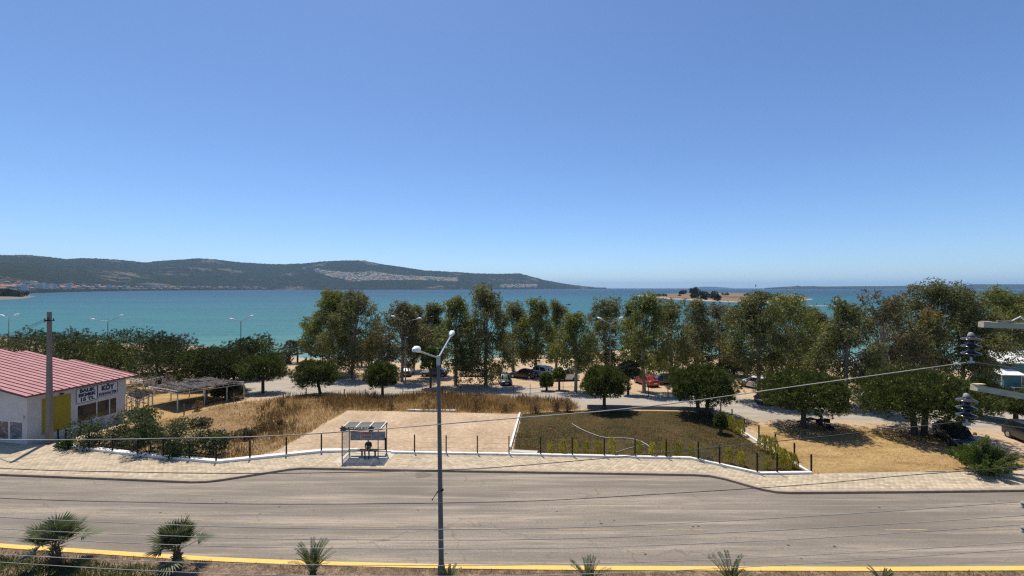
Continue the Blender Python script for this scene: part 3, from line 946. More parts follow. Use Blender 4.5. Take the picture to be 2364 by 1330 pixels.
def stone_pine(base, top_z, bot_z, half_w, seed, mat_leaf='needle_pine', n_leaf=15000, depth=0.9, name='pine_tree', trunks=1, lean=0.0, half_d=None, flat=0.5, needle=(0.22, 0.042)):
    """a dense round head of needle tufts on a short trunk"""
    r = np.random.RandomState(seed)
    base = Vector(base)
    root = empty(name, base)
    H = top_z - base.z; cb = bot_z - base.z
    hz = (H - cb) / 2; cz = cb + hz * 0.92
    half_w *= 1.08
    n_leaf = int(n_leaf * 1.2)
    hd = half_d or half_w * depth
    # a full round head whose surface swells into boughs
    nb = int(26 + half_w * 6)
    bu = unit(nb, r)
    bamp = r.uniform(0.4, 1.0, nb)
    shp = np.array([half_w, hd, hz]); mid = np.array([lean, 0, cz])
    def swell(u):
        dot = np.clip(u @ bu.T, -1, 1)
        w_ = np.exp(-(np.arccos(dot) / 0.26) ** 2) * bamp[None]
        return 0.76 + 0.29 * w_.max(1)
    per = 24
    nt_ = n_leaf // per
    tu = unit(nt_, r); tu[:, 2] = np.where(tu[:, 2] < -0.55, -tu[:, 2], tu[:, 2])
    sw = swell(tu) * (1 - 0.10 * (tu[:, 2] < -0.1))
    jit = r.uniform(0.88, 1.06, nt_) + (r.uniform(size=nt_) < 0.07) * r.uniform(0.04, 0.2, nt_)
    tc = tu * (sw * jit)[:, None] * shp + mid
    td = tu / shp; td /= np.linalg.norm(td, axis=1, keepdims=True)
    td = td * 0.8 + np.array([0, 0, 0.45])
    i = np.repeat(np.arange(nt_), per)
    P = tc[i] + r.normal(0, 0.07, (len(i), 3))
    D = td[i] + r.normal(0, 0.45, (len(i), 3))
    V1, F1 = leaves(P, D, r.uniform(0.6, 1.3, len(P)) * needle[0], needle[1] * r.uniform(0.8, 1.3, len(P)), r)
    # broad filler leaves added within the head to block light
    m = int(n_leaf * 0.5)
    u = unit(m, r); u[:, 2] = np.where(u[:, 2] < -0.6, -u[:, 2], u[:, 2])
    P = u * (swell(u) * r.uniform(0.45, 0.92, m))[:, None] * shp + mid
    V2, F2 = leaves(P, unit(m, r), 0.24, 0.10, r)
    bc = bu * shp * 0.75 + mid
    V = np.concatenate([V1, V2]); F = np.concatenate([F1, F2 + len(V1)])
    cr = link('crown', np_mesh('crown', V, F), MATS[mat_leaf], root)
    rd = random.Random(seed)
    for t in range(trunks):
        mb = MB()
        off = (t - (trunks - 1) / 2) * 0.85
        fork = Vector((off * 1.5 + lean * 0.6, 0, max(cb + 0.35, H * 0.36)))
        tr = 0.13 + 0.018 * half_w
        mb.tube([(off, 0, -0.15), (off, 0, 0.12), (off * 1.2 + lean * 0.3, 0, fork.z * 0.6), fork], [tr * 1.4, tr * 1.05, tr, tr * 0.85], 8)
        for j in range(11):
            tgt = Vector(bc[(j * 2 + t) % nb]).lerp(Vector((lean, 0, cz)), 0.12)
            mb.tube([fork, fork.lerp(tgt, 0.5) + Vector((0, 0, -0.1)), tgt], [tr * 0.5, tr * 0.35, tr * 0.1], 5)
        mb.build('trunk', MATS['bark_dark'], root, smooth=60)
    return root

def px_tree(fn, px, base_y, top_y, bot_y, half_px, seed, **kw):
    """place a tree whose base, top and width are known from where it stands"""
    b = gnd(px, base_y)
    d = b.y
    zt = CAM_H - (top_y - 665) * d / FPX
    zb = CAM_H - (bot_y - 665) * d / FPX
    return fn(b, zt, zb, half_px * d / FPX, seed, **kw)

def make_trees():
    # tall eucalypts between the car park and the beach
    E = [  # px, base, top, crown bottom, half width, seed, material, label, extra
        (768, 862, 676, 812, 44, 101, 'leaf_eucalyptus_bright', 'leafy bright green eucalyptus, left of the leftmost tall pair by the sea', dict(n_leaf=17000, clumps=52)),
        (812, 872, 680, 860, 55, 102, 'leaf_eucalyptus', 'wide eucalyptus with a leafy trunk, right of the leftmost tall pair', dict(n_leaf=17000, lean=1.2, clumps=52)),
        (928, 880, 708, 840, 47, 103, 'leaf_eucalyptus_brown', 'dark dense eucalyptus behind the twin street lamp by the track', dict(n_leaf=12000)),
        (955, 856, 712, 822, 33, 104, 'leaf_eucalyptus', 'eucalyptus touching the right of the dark dense one by the sea', dict()),
        (1001, 868, 703, 835, 27, 105, 'leaf_eucalyptus', 'slim eucalyptus behind the foreground street lamp arms', dict(n_leaf=7000)),
        (1052, 889, 692, 850, 40, 106, 'leaf_eucalyptus_bright', 'yellowish eucalyptus just right of the foreground street lamp', dict()),
        (1122, 890, 671, 880, 54, 107, 'leaf_eucalyptus', 'tallest broad eucalyptus in the middle, leafy down to the ground', dict(n_leaf=14000)),
        (1185, 862, 704, 838, 34, 108, 'leaf_eucalyptus', 'eucalyptus right of the tallest middle one, behind the black saloon', dict(n_leaf=8000)),
        (1237, 866, 693, 835, 38, 109, 'leaf_eucalyptus_bright', 'forked pale-trunked eucalyptus beside the white van', dict(n_leaf=8500)),
        (1284, 852, 699, 830, 27, 110, 'leaf_eucalyptus', 'narrow eucalyptus between the two white vans by the beach', dict(n_leaf=7000)),
        (1329, 905, 728, 856, 36, 111, 'leaf_eucalyptus_bright', 'open eucalyptus standing by the gravel fence near the right van', dict(n_leaf=6500)),
        (1398, 862, 696, 852, 43, 112, 'leaf_eucalyptus', 'eucalyptus behind the street lamp and the round pine near the lawn', dict(n_leaf=11000)),
        (1487, 907, 682, 862, 42, 113, 'leaf_eucalyptus_bright', 'eucalyptus in front of the red car', dict(n_leaf=9000)),
        (1459, 858, 700, 800, 17, 114, 'leaf_eucalyptus', 'thin eucalyptus at the gap with the beach path', dict(n_leaf=3000)),
        (1549, 880, 702, 866, 42, 115, 'leaf_eucalyptus', 'eucalyptus above the dark blue parked car', dict(n_leaf=10000)),
        (1604, 866, 694, 850, 36, 116, 'leaf_eucalyptus', 'eucalyptus behind the double trunked pine', dict(n_leaf=9000)),
        (1662, 862, 706, 852, 42, 117, 'leaf_eucalyptus_brown', 'brownish eucalyptus left of the white people carrier', dict(n_leaf=10000)),
        (1752, 925, 684, 848, 52, 118, 'leaf_eucalyptus', 'eucalyptus whose trunk stands before the white people carrier', dict(n_leaf=11000, lean=-0.6)),
        (1822, 885, 690, 872, 64, 119, 'leaf_eucalyptus_bright', 'broad rounded eucalyptus with a bright green top right of the white people carrier', dict(n_leaf=15000)),
        (1880, 870, 722, 862, 34, 120, 'leaf_eucalyptus_brown', 'low brownish eucalyptus filling behind the second pine', dict(n_leaf=8000)),
        (1955, 938, 701, 905, 45, 121, 'leaf_eucalyptus', 'eucalyptus beside the silver car, pier showing through its crown', dict(n_leaf=8500)),
        (2040, 905, 688, 872, 54, 122, 'leaf_eucalyptus_brown', 'brown thin-leaved eucalyptus behind the largest pine', dict(n_leaf=9500)),
        (2132, 900, 660, 868, 58, 123, 'leaf_eucalyptus', 'highest eucalyptus on the right reaching the horizon', dict(n_leaf=13000)),
        (2222, 905, 670, 872, 58, 124, 'leaf_eucalyptus', 'eucalyptus behind the hanging insulators', dict(n_leaf=13000)),
        (2300, 880, 672, 812, 50, 125, 'leaf_eucalyptus_bright', 'eucalyptus behind the white roofed hut', dict(n_leaf=10000)),
        (2368, 880, 680, 815, 46, 126, 'leaf_eucalyptus', 'eucalyptus at the right edge above the white roof', dict(n_leaf=9000)),
    ]
    for px, by, ty, cy, hw, sd, mt, lab, kw in E:
        o = px_tree(eucalyptus, px, by, ty, cy, hw, sd, mat_leaf=mt, **kw)
        tag(o, lab, 'tree', 'eucalyptus trees along the beach')
    # a golden dying bough in the right-hand crown
    r = np.random.RandomState(77)
    host = [o for o in C.objects if o.get('label', '').startswith('highest eucalyptus')][0]
    d = host.location.y - 1.0
    c = np.array([[(2108 - 1182) * d / 1000, d - 2.0, CAM_H - (720 - 665) * d / 1000], [(2122 - 1182) * d / 1000, d - 2.2, CAM_H - (728 - 665) * d / 1000], [(2112 - 1182) * d / 1000, d - 2.0, CAM_H - (742 - 665) * d / 1000]])
    n = 500
    k = r.randint(0, 3, n)
    P = c[k] + unit(n, r) * r.uniform(0.1, 0.95, (n, 1)) - np.array(host.location)
    V, F = leaves(P, unit(n, r) + np.array([0, 0, -0.6]), 0.34, 0.12, r)
    link('golden_bough', np_mesh('golden_bough', V, F), MATS['leaf_dead_gold'], host)['kind'] = 'stuff'

    # round pines round the lawn and the gravel
    Pn = [
        (1395, 944, 838, 934, 55, 201, dict(), 'round pine by the low wall at the back of the lawn'),
        (1622, 957, 835, 950, 79, 202, dict(trunks=2, n_leaf=22000), 'broad pine with two trunks at the lawn corner'),
        (1855, 987, 848, 970, 101, 203, dict(n_leaf=24000), 'wide umbrella pine shading the picnic table'),
        (2122, 1003, 846, 990, 130, 204, dict(n_leaf=30000, trunks=2), 'largest pine, shading the black car'),
        (607, 907, 815, 892, 57, 205, dict(n_leaf=16000), 'dark round pine beside the brushwood pergola'),
        (739, 911, 826, 905, 53, 206, dict(n_leaf=16000, lean=-0.5), 'round pine leaning left behind the dry field'),
        (883, 918, 830, 908, 39, 207, dict(n_leaf=13000), 'egg shaped small pine behind the tall dry weeds'),
        (2345, 978, 894, 968, 62, 208, dict(n_leaf=15000), 'dark pine cut by the right edge above the parked cars'),
        (2262, 962, 868, 960, 40, 209, dict(n_leaf=11000, mat_leaf='needle_pine_dark'), 'darker pine between the largest pine and the right edge'),
    ]
    for px, by, ty, cy, hw, sd, kw, lab in Pn:
        o = px_tree(stone_pine, px, by, ty, cy, hw, sd, **kw)
        tag(o, lab, 'tree', 'round pines')
    # the belt of pines and bushes on the left
    B = [(20, 862, 772, 850, 50, 'dark pine at the left edge above the red roof'), (92, 868, 754, 858, 52, 'tall dark pine behind the concrete pole'), (172, 872, 762, 862, 50, 'pale topped bush behind the red roof ridge'),
         (150, 892, 770, 885, 55, 'pine just right of the concrete pole'), (232, 890, 776, 884, 50, 'low pine over the end of the red roof'), (300, 866, 755, 858, 62, 'highest rounded pine of the belt'),
         (262, 898, 792, 890, 46, 'pine behind the near pergola frame'), (362, 880, 765, 872, 46, 'pine right of the highest in the belt'), (405, 872, 772, 862, 40, 'bushy pine where the belt meets the sea'),
         (368, 900, 800, 890, 52, 'big lower pine in front of the belt'), (452, 900, 806, 892, 40, 'pine above the stone oven'), (505, 898, 798, 890, 46, 'pine above the brushwood roof'),
         (478, 880, 800, 872, 34, 'low bush of the belt at the waterside'), (560, 876, 782, 868, 40, 'tree beside the left street lamp'), (598, 872, 776, 862, 42, 'rounded tree at the right end of the belt'), (540, 900, 815, 892, 38, 'small pine left of the track')]
    for i, (px, by, ty, cy, hw, lab) in enumerate(B):
        mt = 'leaf_olive' if i in (2, 8, 12) else ('needle_pine_dark' if i % 2 else 'needle_pine')
        o = px_tree(stone_pine, px, by, ty - 9, by + 2, hw * 1.2, 240 + i, n_leaf=8400, mat_leaf=mt)
        tag(o, lab, 'tree', 'belt of pines on the left')
    # grey-green tamarisks and small trees by the water
    T = [(687, 838, 783, 826, 36, 'leaf_olive', 'grey green tree by the water left of the leftmost tall pair'), (646, 862, 810, 852, 30, 'leaf_olive', 'brownish bush beside the dark round pine'),
         (858, 850, 775, 828, 34, 'leaf_olive', 'grey green tree by the water right of the tall pair'), (745, 842, 790, 832, 30, 'leaf_olive', 'grey bush under the left of the tall pair'),
         (835, 846, 800, 838, 28, 'leaf_olive', 'low grey bush under the right of the tall pair'),
         (994, 895, 800, 868, 25, 'needle_pine', 'small upright pine just left of the foreground lamp pole'), (1262, 902, 862, 900, 15, 'needle_pine', 'little bushy pine in front of the left van'),
         (1291, 900, 850, 882, 14, 'leaf_eucalyptus_bright', 'sapling with a pale green head in front of the right van'), (1450, 912, 832, 880, 25, 'leaf_olive', 'young thin tree right of the round pine by the lawn'),
         (1695, 868, 835, 866, 40, 'leaf_shrub', 'low green thicket left of the white people carrier'), (528, 921, 888, 918, 34, 'leaf_shrub', 'dark bush under the brushwood pergola end')]
    for i, (px, by, ty, cy, hw, mt, lab) in enumerate(T):
        o = px_tree(stone_pine, px, by, ty, cy, hw, 270 + i, n_leaf=4500, mat_leaf=mt, name='small_tree', needle=(0.26, 0.09))
        tag(o, lab, 'tree', 'small trees near the beach')
make_trees()

# ------------------------------------------------------------------ island and headland shrubs
def make_far_shrubs():
    def shrub(p, w, h, seed, name, lab, grp, n=420):
        r = np.random.RandomState(seed)
        root = empty(name, p)
        nb = 9
        bc = unit(nb, r) * np.array([w * 0.55, w * 0.5, h * 0.30]) + np.array([0, 0, h * 0.5])
        br = r.uniform(0.35, 0.6, nb) * min(w, h) * 0.7
        k = r.randint(0, nb, n); u = unit(n, r)
        P = bc[k] + u * br[k][:, None] * r.uniform(0.5, 1.0, (n, 1))
        P[:, 2] = np.maximum(P[:, 2], 0.1)
        V, F = leaves(P, u + r.normal(0, .4, (n, 3)), h * 0.34, h * 0.2, r)
        link('crown', np_mesh('crown', V, F), MATS['leaf_island'], root)
        mb = MB()
        mb.tube([(0, 0, -0.2), (w * 0.05, 0, h * 0.3), (w * 0.1, 0, h * 0.6)], [h * 0.05, h * 0.04, h * 0.02], 5)
        for j in range(3):
            mb.tube([(w * 0.05, 0, h * 0.25), tuple(bc[j])], [h * 0.03, h * 0.012], 4)
        mb.build('trunk', MATS['bark_dark'], root)
        tag(root, lab, 'shrub', grp)
    def on_isle(px, by):
        z = 0.0
        for _ in range(12):
            p = at(px, by, z); z = float(isle_z(p.x, p.y))
        return at(px, by, z)
    I = [(1514, 683.0, 4, 8, 'left tip'), (1531, 684.5, 4, 11, 'left part'), (1577, 680.5, 7, 9, 'left of the tallest'), (1603, 680.5, 10.5, 11, 'tallest, on the skyline'), (1624, 681, 6, 11, 'right of the tallest'),
         (1648, 681.5, 6, 10, 'skyline middle'), (1672, 682, 4, 12, 'skyline right of middle'), (1569, 683.5, 2.5, 5, 'small lone'), (1605, 688, 8, 10, 'front cluster left'), (1622, 690, 10, 11, 'front cluster middle'),
         (1642, 689, 8, 11, 'front cluster right'), (1656, 692, 9, 10, 'nearest, front right'), (1632, 686.5, 6, 9, 'behind the front cluster'), (1726, 683.5, 4, 9, 'right part, low'), (1748, 684, 5.5, 9, 'right part'),
         (1766, 685, 7, 10, 'right part, taller'), (1786, 686, 5, 10, 'right end'), (1775, 692, 8, 12, 'right front')]
    for i, (px, by, h, wpx, where) in enumerate(I):
        p = on_isle(px, by)
        shrub(p, wpx * 1.25 * p.y / 1000, h * p.y / 760, 300 + i, 'island_shrub', 'dark shrub on the dry island, ' + where, 'shrubs on the island')
    for i in range(22):
        r = random.Random(700 + i)
        px = -210 + i * 12.6; by = r.uniform(683, 688.5) if px < 30 else r.uniform(683, 686)
        z = 0
        for _ in range(12):
            p = at(px, by, z); z = float(head_z(p.x, p.y))
        p = at(px, by, z)
        if px < -60: continue
        shrub(p, r.uniform(9, 13), r.uniform(7, 11) * (0.75 if px > 40 else 1.0), 340 + i, 'headland_tree', 'dark bushy tree on the small headland at the left edge', 'trees on the headland')
make_far_shrubs()

# ------------------------------------------------------------------ low plants
def scatter_in(poly, n, r, lo=0.0):
    bx = [p.x for p in poly]; by = [p.y for p in poly]
    X = r.uniform(min(bx), max(bx), n * 4); Y = r.uniform(min(by), max(by), n * 4)
    k = poly_sd(poly, X, Y) > lo
    return X[k][:n], Y[k][:n]

def blades(name, X, Y, Z, hgt, wid, r, mat, tilt=0.35, label=None, cat='grass'):
    P = np.stack([X, Y, Z], 1)
    D = np.stack([r.normal(0, tilt, len(X)), r.normal(0, tilt, len(X)), np.ones(len(X))], 1)
    V, F = leaves(P, D, hgt, wid, r)
    o = link(name, np_mesh(name, V, F), MATS[mat])
    tag(o, label, cat, kind='stuff')
    return o

def make_low_plants():
    r = np.random.RandomState(11)
    # dry grass of the field, thinning at its edges, in tussocks
    X, Y = scatter_in(FIELD, 60000, r, -0.3)
    tus = wobble(X, Y, 1.1, 51) * 0.5 + wobble(X, Y, 0.35, 52)
    clear = poly_sd(SAND, X, Y) > 0.05
    keep = (r.uniform(size=len(X)) < np.clip(0.62 + tus * 0.5, 0.12, 1)) & ~clear
    X, Y = X[keep], Y[keep]; tus = tus[keep]
    Z = height(X, Y)
    back = sstep(43, 47, Y)
    h = (0.30 + 0.22 * np.clip(tus, -1, 1.2) + 0.25 * back) * r.uniform(0.5, 1.3, len(X))
    blades('dry_grass', X, Y, Z - 0.05, np.maximum(h, 0.12), 0.04, r, 'straw', 0.55, 'tall dry straw grass of the waste field beside the sand plot')
    # brown stalky weeds behind the sand plot, tall seed heads
    X, Y = scatter_in(FIELD, 16000, r, 0.0)
    keep = ((Y > 45.2) | (wobble(X, Y, 0.8, 55) > 0.45)) & (poly_sd(SAND, X, Y) < -0.1) & (X > -27)
    X, Y = X[keep], Y[keep]
    k2 = wobble(X, Y, 1.6, 57) > -0.15
    X, Y = X[k2], Y[k2]
    blades('tall_weeds', X, Y, height(X, Y) - 0.05, r.uniform(0.5, 1.25, len(X)), 0.045, r, 'weed_brown', 0.22, 'brown withered weeds along the back of the sand plot', 'weeds')
    # lawn blades
    X, Y = scatter_in(LAWN, 52000, r, 0.05)
    k = wobble(X, Y, 0.9, 61) * 0.6 + wobble(X, Y, 2.3, 62) * 0.4 + r.normal(0, 0.25, len(X)) > -0.35
    X, Y = X[k], Y[k]
    blades('lawn_grass', X, Y, height(X, Y) - 0.02, r.uniform(0.06, 0.15, len(X)), 0.03, r, 'lawn_blade', 0.8, 'patchy dark green and brown lawn grass')
    X, Y = scatter_in(LAWN, 9000, r, 0.05)
    k = (wobble(X, Y, 0.8, 66) > 0.72) | ((X < 1.6) & (r.uniform(size=len(X)) < 0.8))
    X, Y = X[k], Y[k]
    blades('green_tufts', X, Y, height(X, Y) - 0.02, r.uniform(0.08, 0.22, len(X)), 0.04, r, 'grass_green', 0.7, 'greener tufts of weed in the lawn')
    X, Y = scatter_in(DRY, 26000, r, -0.6)
    k = wobble(X, Y, 0.7, 63) + r.normal(0, .4, len(X)) > 0.0
    X, Y = X[k], Y[k]; k = Y > back_edge(X) + 0.25; X, Y = X[k], Y[k]
    blades('dry_lawn', X, Y, height(X, Y) - 0.02, r.uniform(0.05, 0.13, len(X)), 0.03, r, 'straw', 0.9, 'short yellow burnt grass right of the lawn')
    # green grass patch at the very bottom left
    n = 9000
    X = r.uniform(-26, -14.0, n); Y = near_edge(X) - r.uniform(1.1, 3.2, n) - 0.25 * wobble(X, Y[:1] * 0 + X, 1.5, 64)
    k = r.uniform(size=n) < np.clip((-15.0 - X) / 2.0, 0, 1)
    X, Y = X[k], Y[k]
    blades('median_grass', X, Y, np.full(len(X), 0.18), r.uniform(0.12, 0.3, len(X)), 0.03, r, 'grass_green', 0.5, 'green grass growing on the median at the bottom left')
    # dry litter along the median edge
    n = 4200
    X = r.uniform(-27, 27, n); Y = near_edge(X) - 0.36 - np.abs(r.normal(0, 0.7, n))
    blades('median_weeds', X, Y, np.full(n, 0.10), r.uniform(0.06, 0.2, n), 0.025, r, 'weed_brown', 0.9, 'dry weeds and litter on the median soil', 'weeds')

    # leafy shrubs in front of the shop wall
    def leafy(px, by, top, hw, seed, lab, mat='leaf_shrub', n=2600, leaf=(0.17, 0.10), name='leafy_shrub', dep=0.8):
        b = gnd(px, by); d = b.y
        H = (by - top) * d / 1000; W = hw * d / 1000
        r = np.random.RandomState(seed)
        root = empty(name, b)
        nb = 16
        bc = np.stack([r.uniform(-0.72, 0.72, nb) * W, r.uniform(-0.6, 0.6, nb) * W * dep, r.uniform(0.12, 0.86, nb) * H], 1)
        bc[:, 2] *= np.clip(1.15 - np.abs(bc[:, 0]) / W * 0.5, 0.3, 1)
        br = r.uniform(0.16, 0.32, nb) * max(W, H) * 0.9
        k = r.randint(0, nb, n); u = unit(n, r)
        P = bc[k] + u * (br[k] * r.uniform(0.3, 1, n) ** 0.6)[:, None]
        P[:, 2] = np.clip(P[:, 2], 0.05, H * 1.08)
        V, F = leaves(P, u + r.normal(0, .5, (n, 3)), r.uniform(.6, 1.3, n) * leaf[0], r.uniform(.7, 1.2, n) * leaf[1], r)
        link('foliage', np_mesh('foliage', V, F), MATS[mat], root)
        mb = MB()
        for j in range(9):
            t = bc[j]
            mb.tube([(t[0] * 0.15, t[1] * 0.15, -0.05), (t[0] * 0.5, t[1] * 0.5, t[2] * 0.6), tuple(t)], [0.022, 0.016, 0.006], 4)
        mb.build('stem', MATS['bark_dark'], root)
        tag(root, lab, 'shrub', 'shrubs by the shop and field')
        return root
    leafy(215, 1034, 955, 48, 401, 'leafy shrub at the foot of the yellow panel, nearest the concrete pole')
    leafy(285, 1032, 938, 52, 402, 'tall leafy shrub in front of the shop windows', n=3400)
    leafy(345, 1046, 962, 50, 403, 'leafy shrub right of the shop corner', n=3200)
    leafy(395, 1050, 968, 44, 404, 'leafy shrub in the middle of the roadside fence', n=2800)
    leafy(440, 1056, 992, 44, 405, 'green shrub near the fence corner', n=2600)
    leafy(490, 1050, 990, 38, 406, 'green shrub beside the dry grass at the fence corner', n=2000)
    leafy(330, 985, 940, 34, 407, 'shrub behind the shop corner below the pergola', n=1800)
    leafy(455, 985, 962, 36, 408, 'low pale shrub in the dry field', mat='leaf_olive', n=1200)
    leafy(625, 992, 968, 30, 409, 'dry grey bush in the middle of the dry field', mat='weed_brown', n=1200)
    leafy(560, 1012, 985, 34, 410, 'dull green bush in the dry field', mat='leaf_olive', n=1200)
    leafy(150, 1038, 1012, 22, 411, 'small bright plant at the foot of the concrete pole', mat='grass_green', n=900)
    for i, (px, by, top, hw) in enumerate([(1236, 952, 916, 9), (1310, 950, 922, 8), (1282, 948, 926, 7), (1100, 948, 905, 12), (985, 945, 902, 13), (1165, 950, 912, 11), (905, 944, 908, 12), (650, 938, 912, 10), (541, 925, 899, 10), (455, 948, 920, 8)]):
        leafy(px, by, top, hw, 430 + i, 'withered stalky weed, %s' % ['right end of the tall weeds', 'last lone stalk before the lawn', 'short one near the lawn', 'behind the middle of the sand plot', 'behind the foreground lamp pole', 'right of the middle of the sand plot', 'behind the egg shaped pine', 'in the left of the dry field', 'by the pergola end', 'by the pergola shade'][i], mat='weed_brown', n=420, leaf=(0.22, 0.05), name='withered_weed')
    # the big feathery bush on the right pavement
    b = gnd(2268, 1094)
    r = np.random.RandomState(480)
    root = empty('feathery_bush', b)
    d = b.y; W = 76 * d / 1000; H = 72 * d / 1000
    nb = 70; n = 17000
    th = r.uniform(0, 6.28, nb); q = np.sqrt(r.uniform(0, 1, nb))
    tips = np.stack([np.cos(th) * q * W, np.sin(th) * q * W * 0.75, H * (1.02 - 0.62 * q ** 1.6) * r.uniform(0.75, 1.05, nb)], 1)
    tips[0] = (W * 0.12, 0, H * 1.18); tips[1] = (W * 0.2, 0.1, H * 1.1)
    k = r.randint(0, nb, n); t = r.uniform(0.25, 1.0, n)
    P = tips[k] * (t[:, None] ** np.array([1, 1, 0.8])) + r.normal(0, 0.11, (n, 3)) * (1.1 - t[:, None] * 0.6)
    P[:, 2] = np.maximum(P[:, 2], 0.04)
    V, F = leaves(P, tips[k] * 0.5 + r.normal(0, .55, (n, 3)), r.uniform(.14, .28, n), 0.05, r)
    link('foliage', np_mesh('foliage', V, F), MATS['leaf_tamarisk'], root)
    mb = MB()
    for j in range(30):
        mb.tube([(0, 0, -0.05), tuple(tips[j] * 0.5 + np.array([0, 0, 0.1])), tuple(tips[j] * 0.9)], [0.025, 0.015, 0.004], 4)
    mb.build('stem', MATS['bark_dark'], root)
    tag(root, 'big feathery green bush beside the right pavement', 'bush')
    # dry brush on the low wall
    leafy(1626, 1066, 1046, 24, 490, 'grey dry brush spilling over the low wall', mat='leaf_olive', n=500, leaf=(0.2, 0.03), name='dry_brush')

    # small golden thujas
    def thuja_mesh(seed):
        r = np.random.RandomState(seed)
        n = 520
        z = r.uniform(0.05, 1, n)
        w = 0.30 * (0.55 + 0.9 * np.sin(np.clip(z * 0.9 + 0.12, 0, 1) * math.pi)) / 1.3
        a = r.uniform(0, 6.28, n); q = np.sqrt(r.uniform(0.2, 1, n))
        P = np.stack([np.cos(a) * w * q, np.sin(a) * w * q, z * 0.9], 1)
        V, F = leaves(P, np.stack([np.cos(a) * 0.5, np.sin(a) * 0.5, np.ones(n)], 1) + r.normal(0, .25, (n, 3)), r.uniform(.10, .2, n), 0.05, r)
        me = np_mesh('foliage', V, F); me.materials.append(MATS['leaf_thuja'])
        return me
    tm = [thuja_mesh(501 + i) for i in range(4)]
    sm = MB().tube([(0, 0, -0.08), (0, 0, 0.35)], [0.02, 0.012], 5).mesh('stem'); sm.materials.append(MATS['bark_dark'])
    rows = [('front', [(1272, 1050), (1299, 1050), (1327, 1050), (1353, 1050), (1383, 1051), (1413, 1052), (1475, 1050), (1506, 1056), (1536, 1056), (1566, 1054), (1596, 1055), (1682, 1070), (1711, 1076), (1772, 1084)]),
            ('side', [(1676, 988), (1689, 994), (1700, 1000), (1710, 1005), (1760, 1038), (1773, 1046), (1787, 1056), (1798, 1064), (1810, 1070), (1822, 1077), (1834, 1083), (1802, 1082), (1816, 1086)])]
    ORD = ['first', 'second', 'third', 'fourth', 'fifth', 'sixth', 'seventh', 'eighth', 'ninth', 'tenth', 'eleventh', 'twelfth', 'thirteenth', 'fourteenth']
    for row, pts in rows:
        for i, (px, py) in enumerate(pts):
            p = gnd(px, py)
            p.y = max(p.y, float(back_edge(p.x)) + 0.55)
            root = empty('thuja_bush', p, r.uniform(0, 6.28))
            s = r.uniform(0.95, 1.35) * (0.98 if row == 'side' else 0.95)
            root.scale = (s * 0.78, s * 0.78, s * r.uniform(0.9, 1.2))
            for nm, me in (('foliage', tm[i % 4]), ('stem', sm)):
                c = bpy.data.objects.new(nm, me); C.objects.link(c); c.parent = root
            tag(root, '%s golden thuja %s' % (ORD[i], 'from the left along the roadside fence of the lawn' if row == 'front' else 'counting from the back along the diagonal fence of the lawn'), 'thuja', 'thujas along the %s fence' % row)
    # a little dark conifer at the lawn corner
    o = px_tree(stone_pine, 1664, 1000, 955, 996, 12, 520, n_leaf=2500, name='small_tree')
    tag(o, 'small dark conifer in the shade at the lawn corner', 'tree')

    # palms of the median
    def fan_palm(p, seed, size, lab, wind):
        rd = random.Random(seed)
        root = empty('fan_palm', p)
        mb = MB()
        mb.tube([(0, 0, -0.1), (0, 0, 0.1), (0.02, 0, 0.45 * size), (0.0, 0, 0.82 * size)], [0.17, 0.20, 0.18, 0.12], 9)
        for k in range(40):
            a = rd.uniform(0, 6.28); z = rd.uniform(0.05, 0.8) * size
            mb.tube([(math.cos(a) * 0.13, math.sin(a) * 0.13, z), (math.cos(a) * 0.26, math.sin(a) * 0.26, z + rd.uniform(-0.02, 0.16))], [0.035, 0.008], 4)
        mb.build('trunk', MATS['palm_bark'], root)
        for k in range(26):
            a = k * 2.399 + rd.uniform(-.3, .3)
            el = R(rd.uniform(28, 86)) if k < 22 else R(rd.uniform(-12, 12))
            d = Vector((math.cos(a) * math.cos(el), math.sin(a) * math.cos(el), math.sin(el)))
            d = (d + Vector((wind, 0, 0.12))).normalized()
            L = rd.uniform(0.45, 0.75) * size
            st = Vector((math.cos(a) * 0.08, math.sin(a) * 0.08, 0.8 * size))
            hub = st + d * L
            fb = MB()
            fb.bar(st, hub, 0.028, 0.016)
            side = d.cross(Vector((0, 0, 1))).normalized(); up = side.cross(d).normalized()
            nseg = 25
            FL = rd.uniform(0.62, 0.85) * size
            for q in range(nseg):
                ang = R(-105 + 210 * q / (nseg - 1)) * rd.uniform(0.96, 1.04)
                v = (d * math.cos(ang) + side * math.sin(ang))
                v = (v + up * (-0.10 + 0.25 * abs(math.sin(ang)))).normalized()
                l = FL * (0.72 + 0.28 * math.cos(ang * 0.8)) * rd.uniform(0.9, 1.08)
                wv = v.cross(up).normalized()
                m = hub + v * l * 0.5
                tip = hub + v * l + Vector((0, 0, -0.10 * l))
                fb.poly([hub, m - wv * 0.034 + up * 0.012, tip, m + wv * 0.034 + up * 0.012])
            fb.build('frond', MATS['leaf_palm'], root)
        tag(root, lab, 'palm', 'palms on the median')
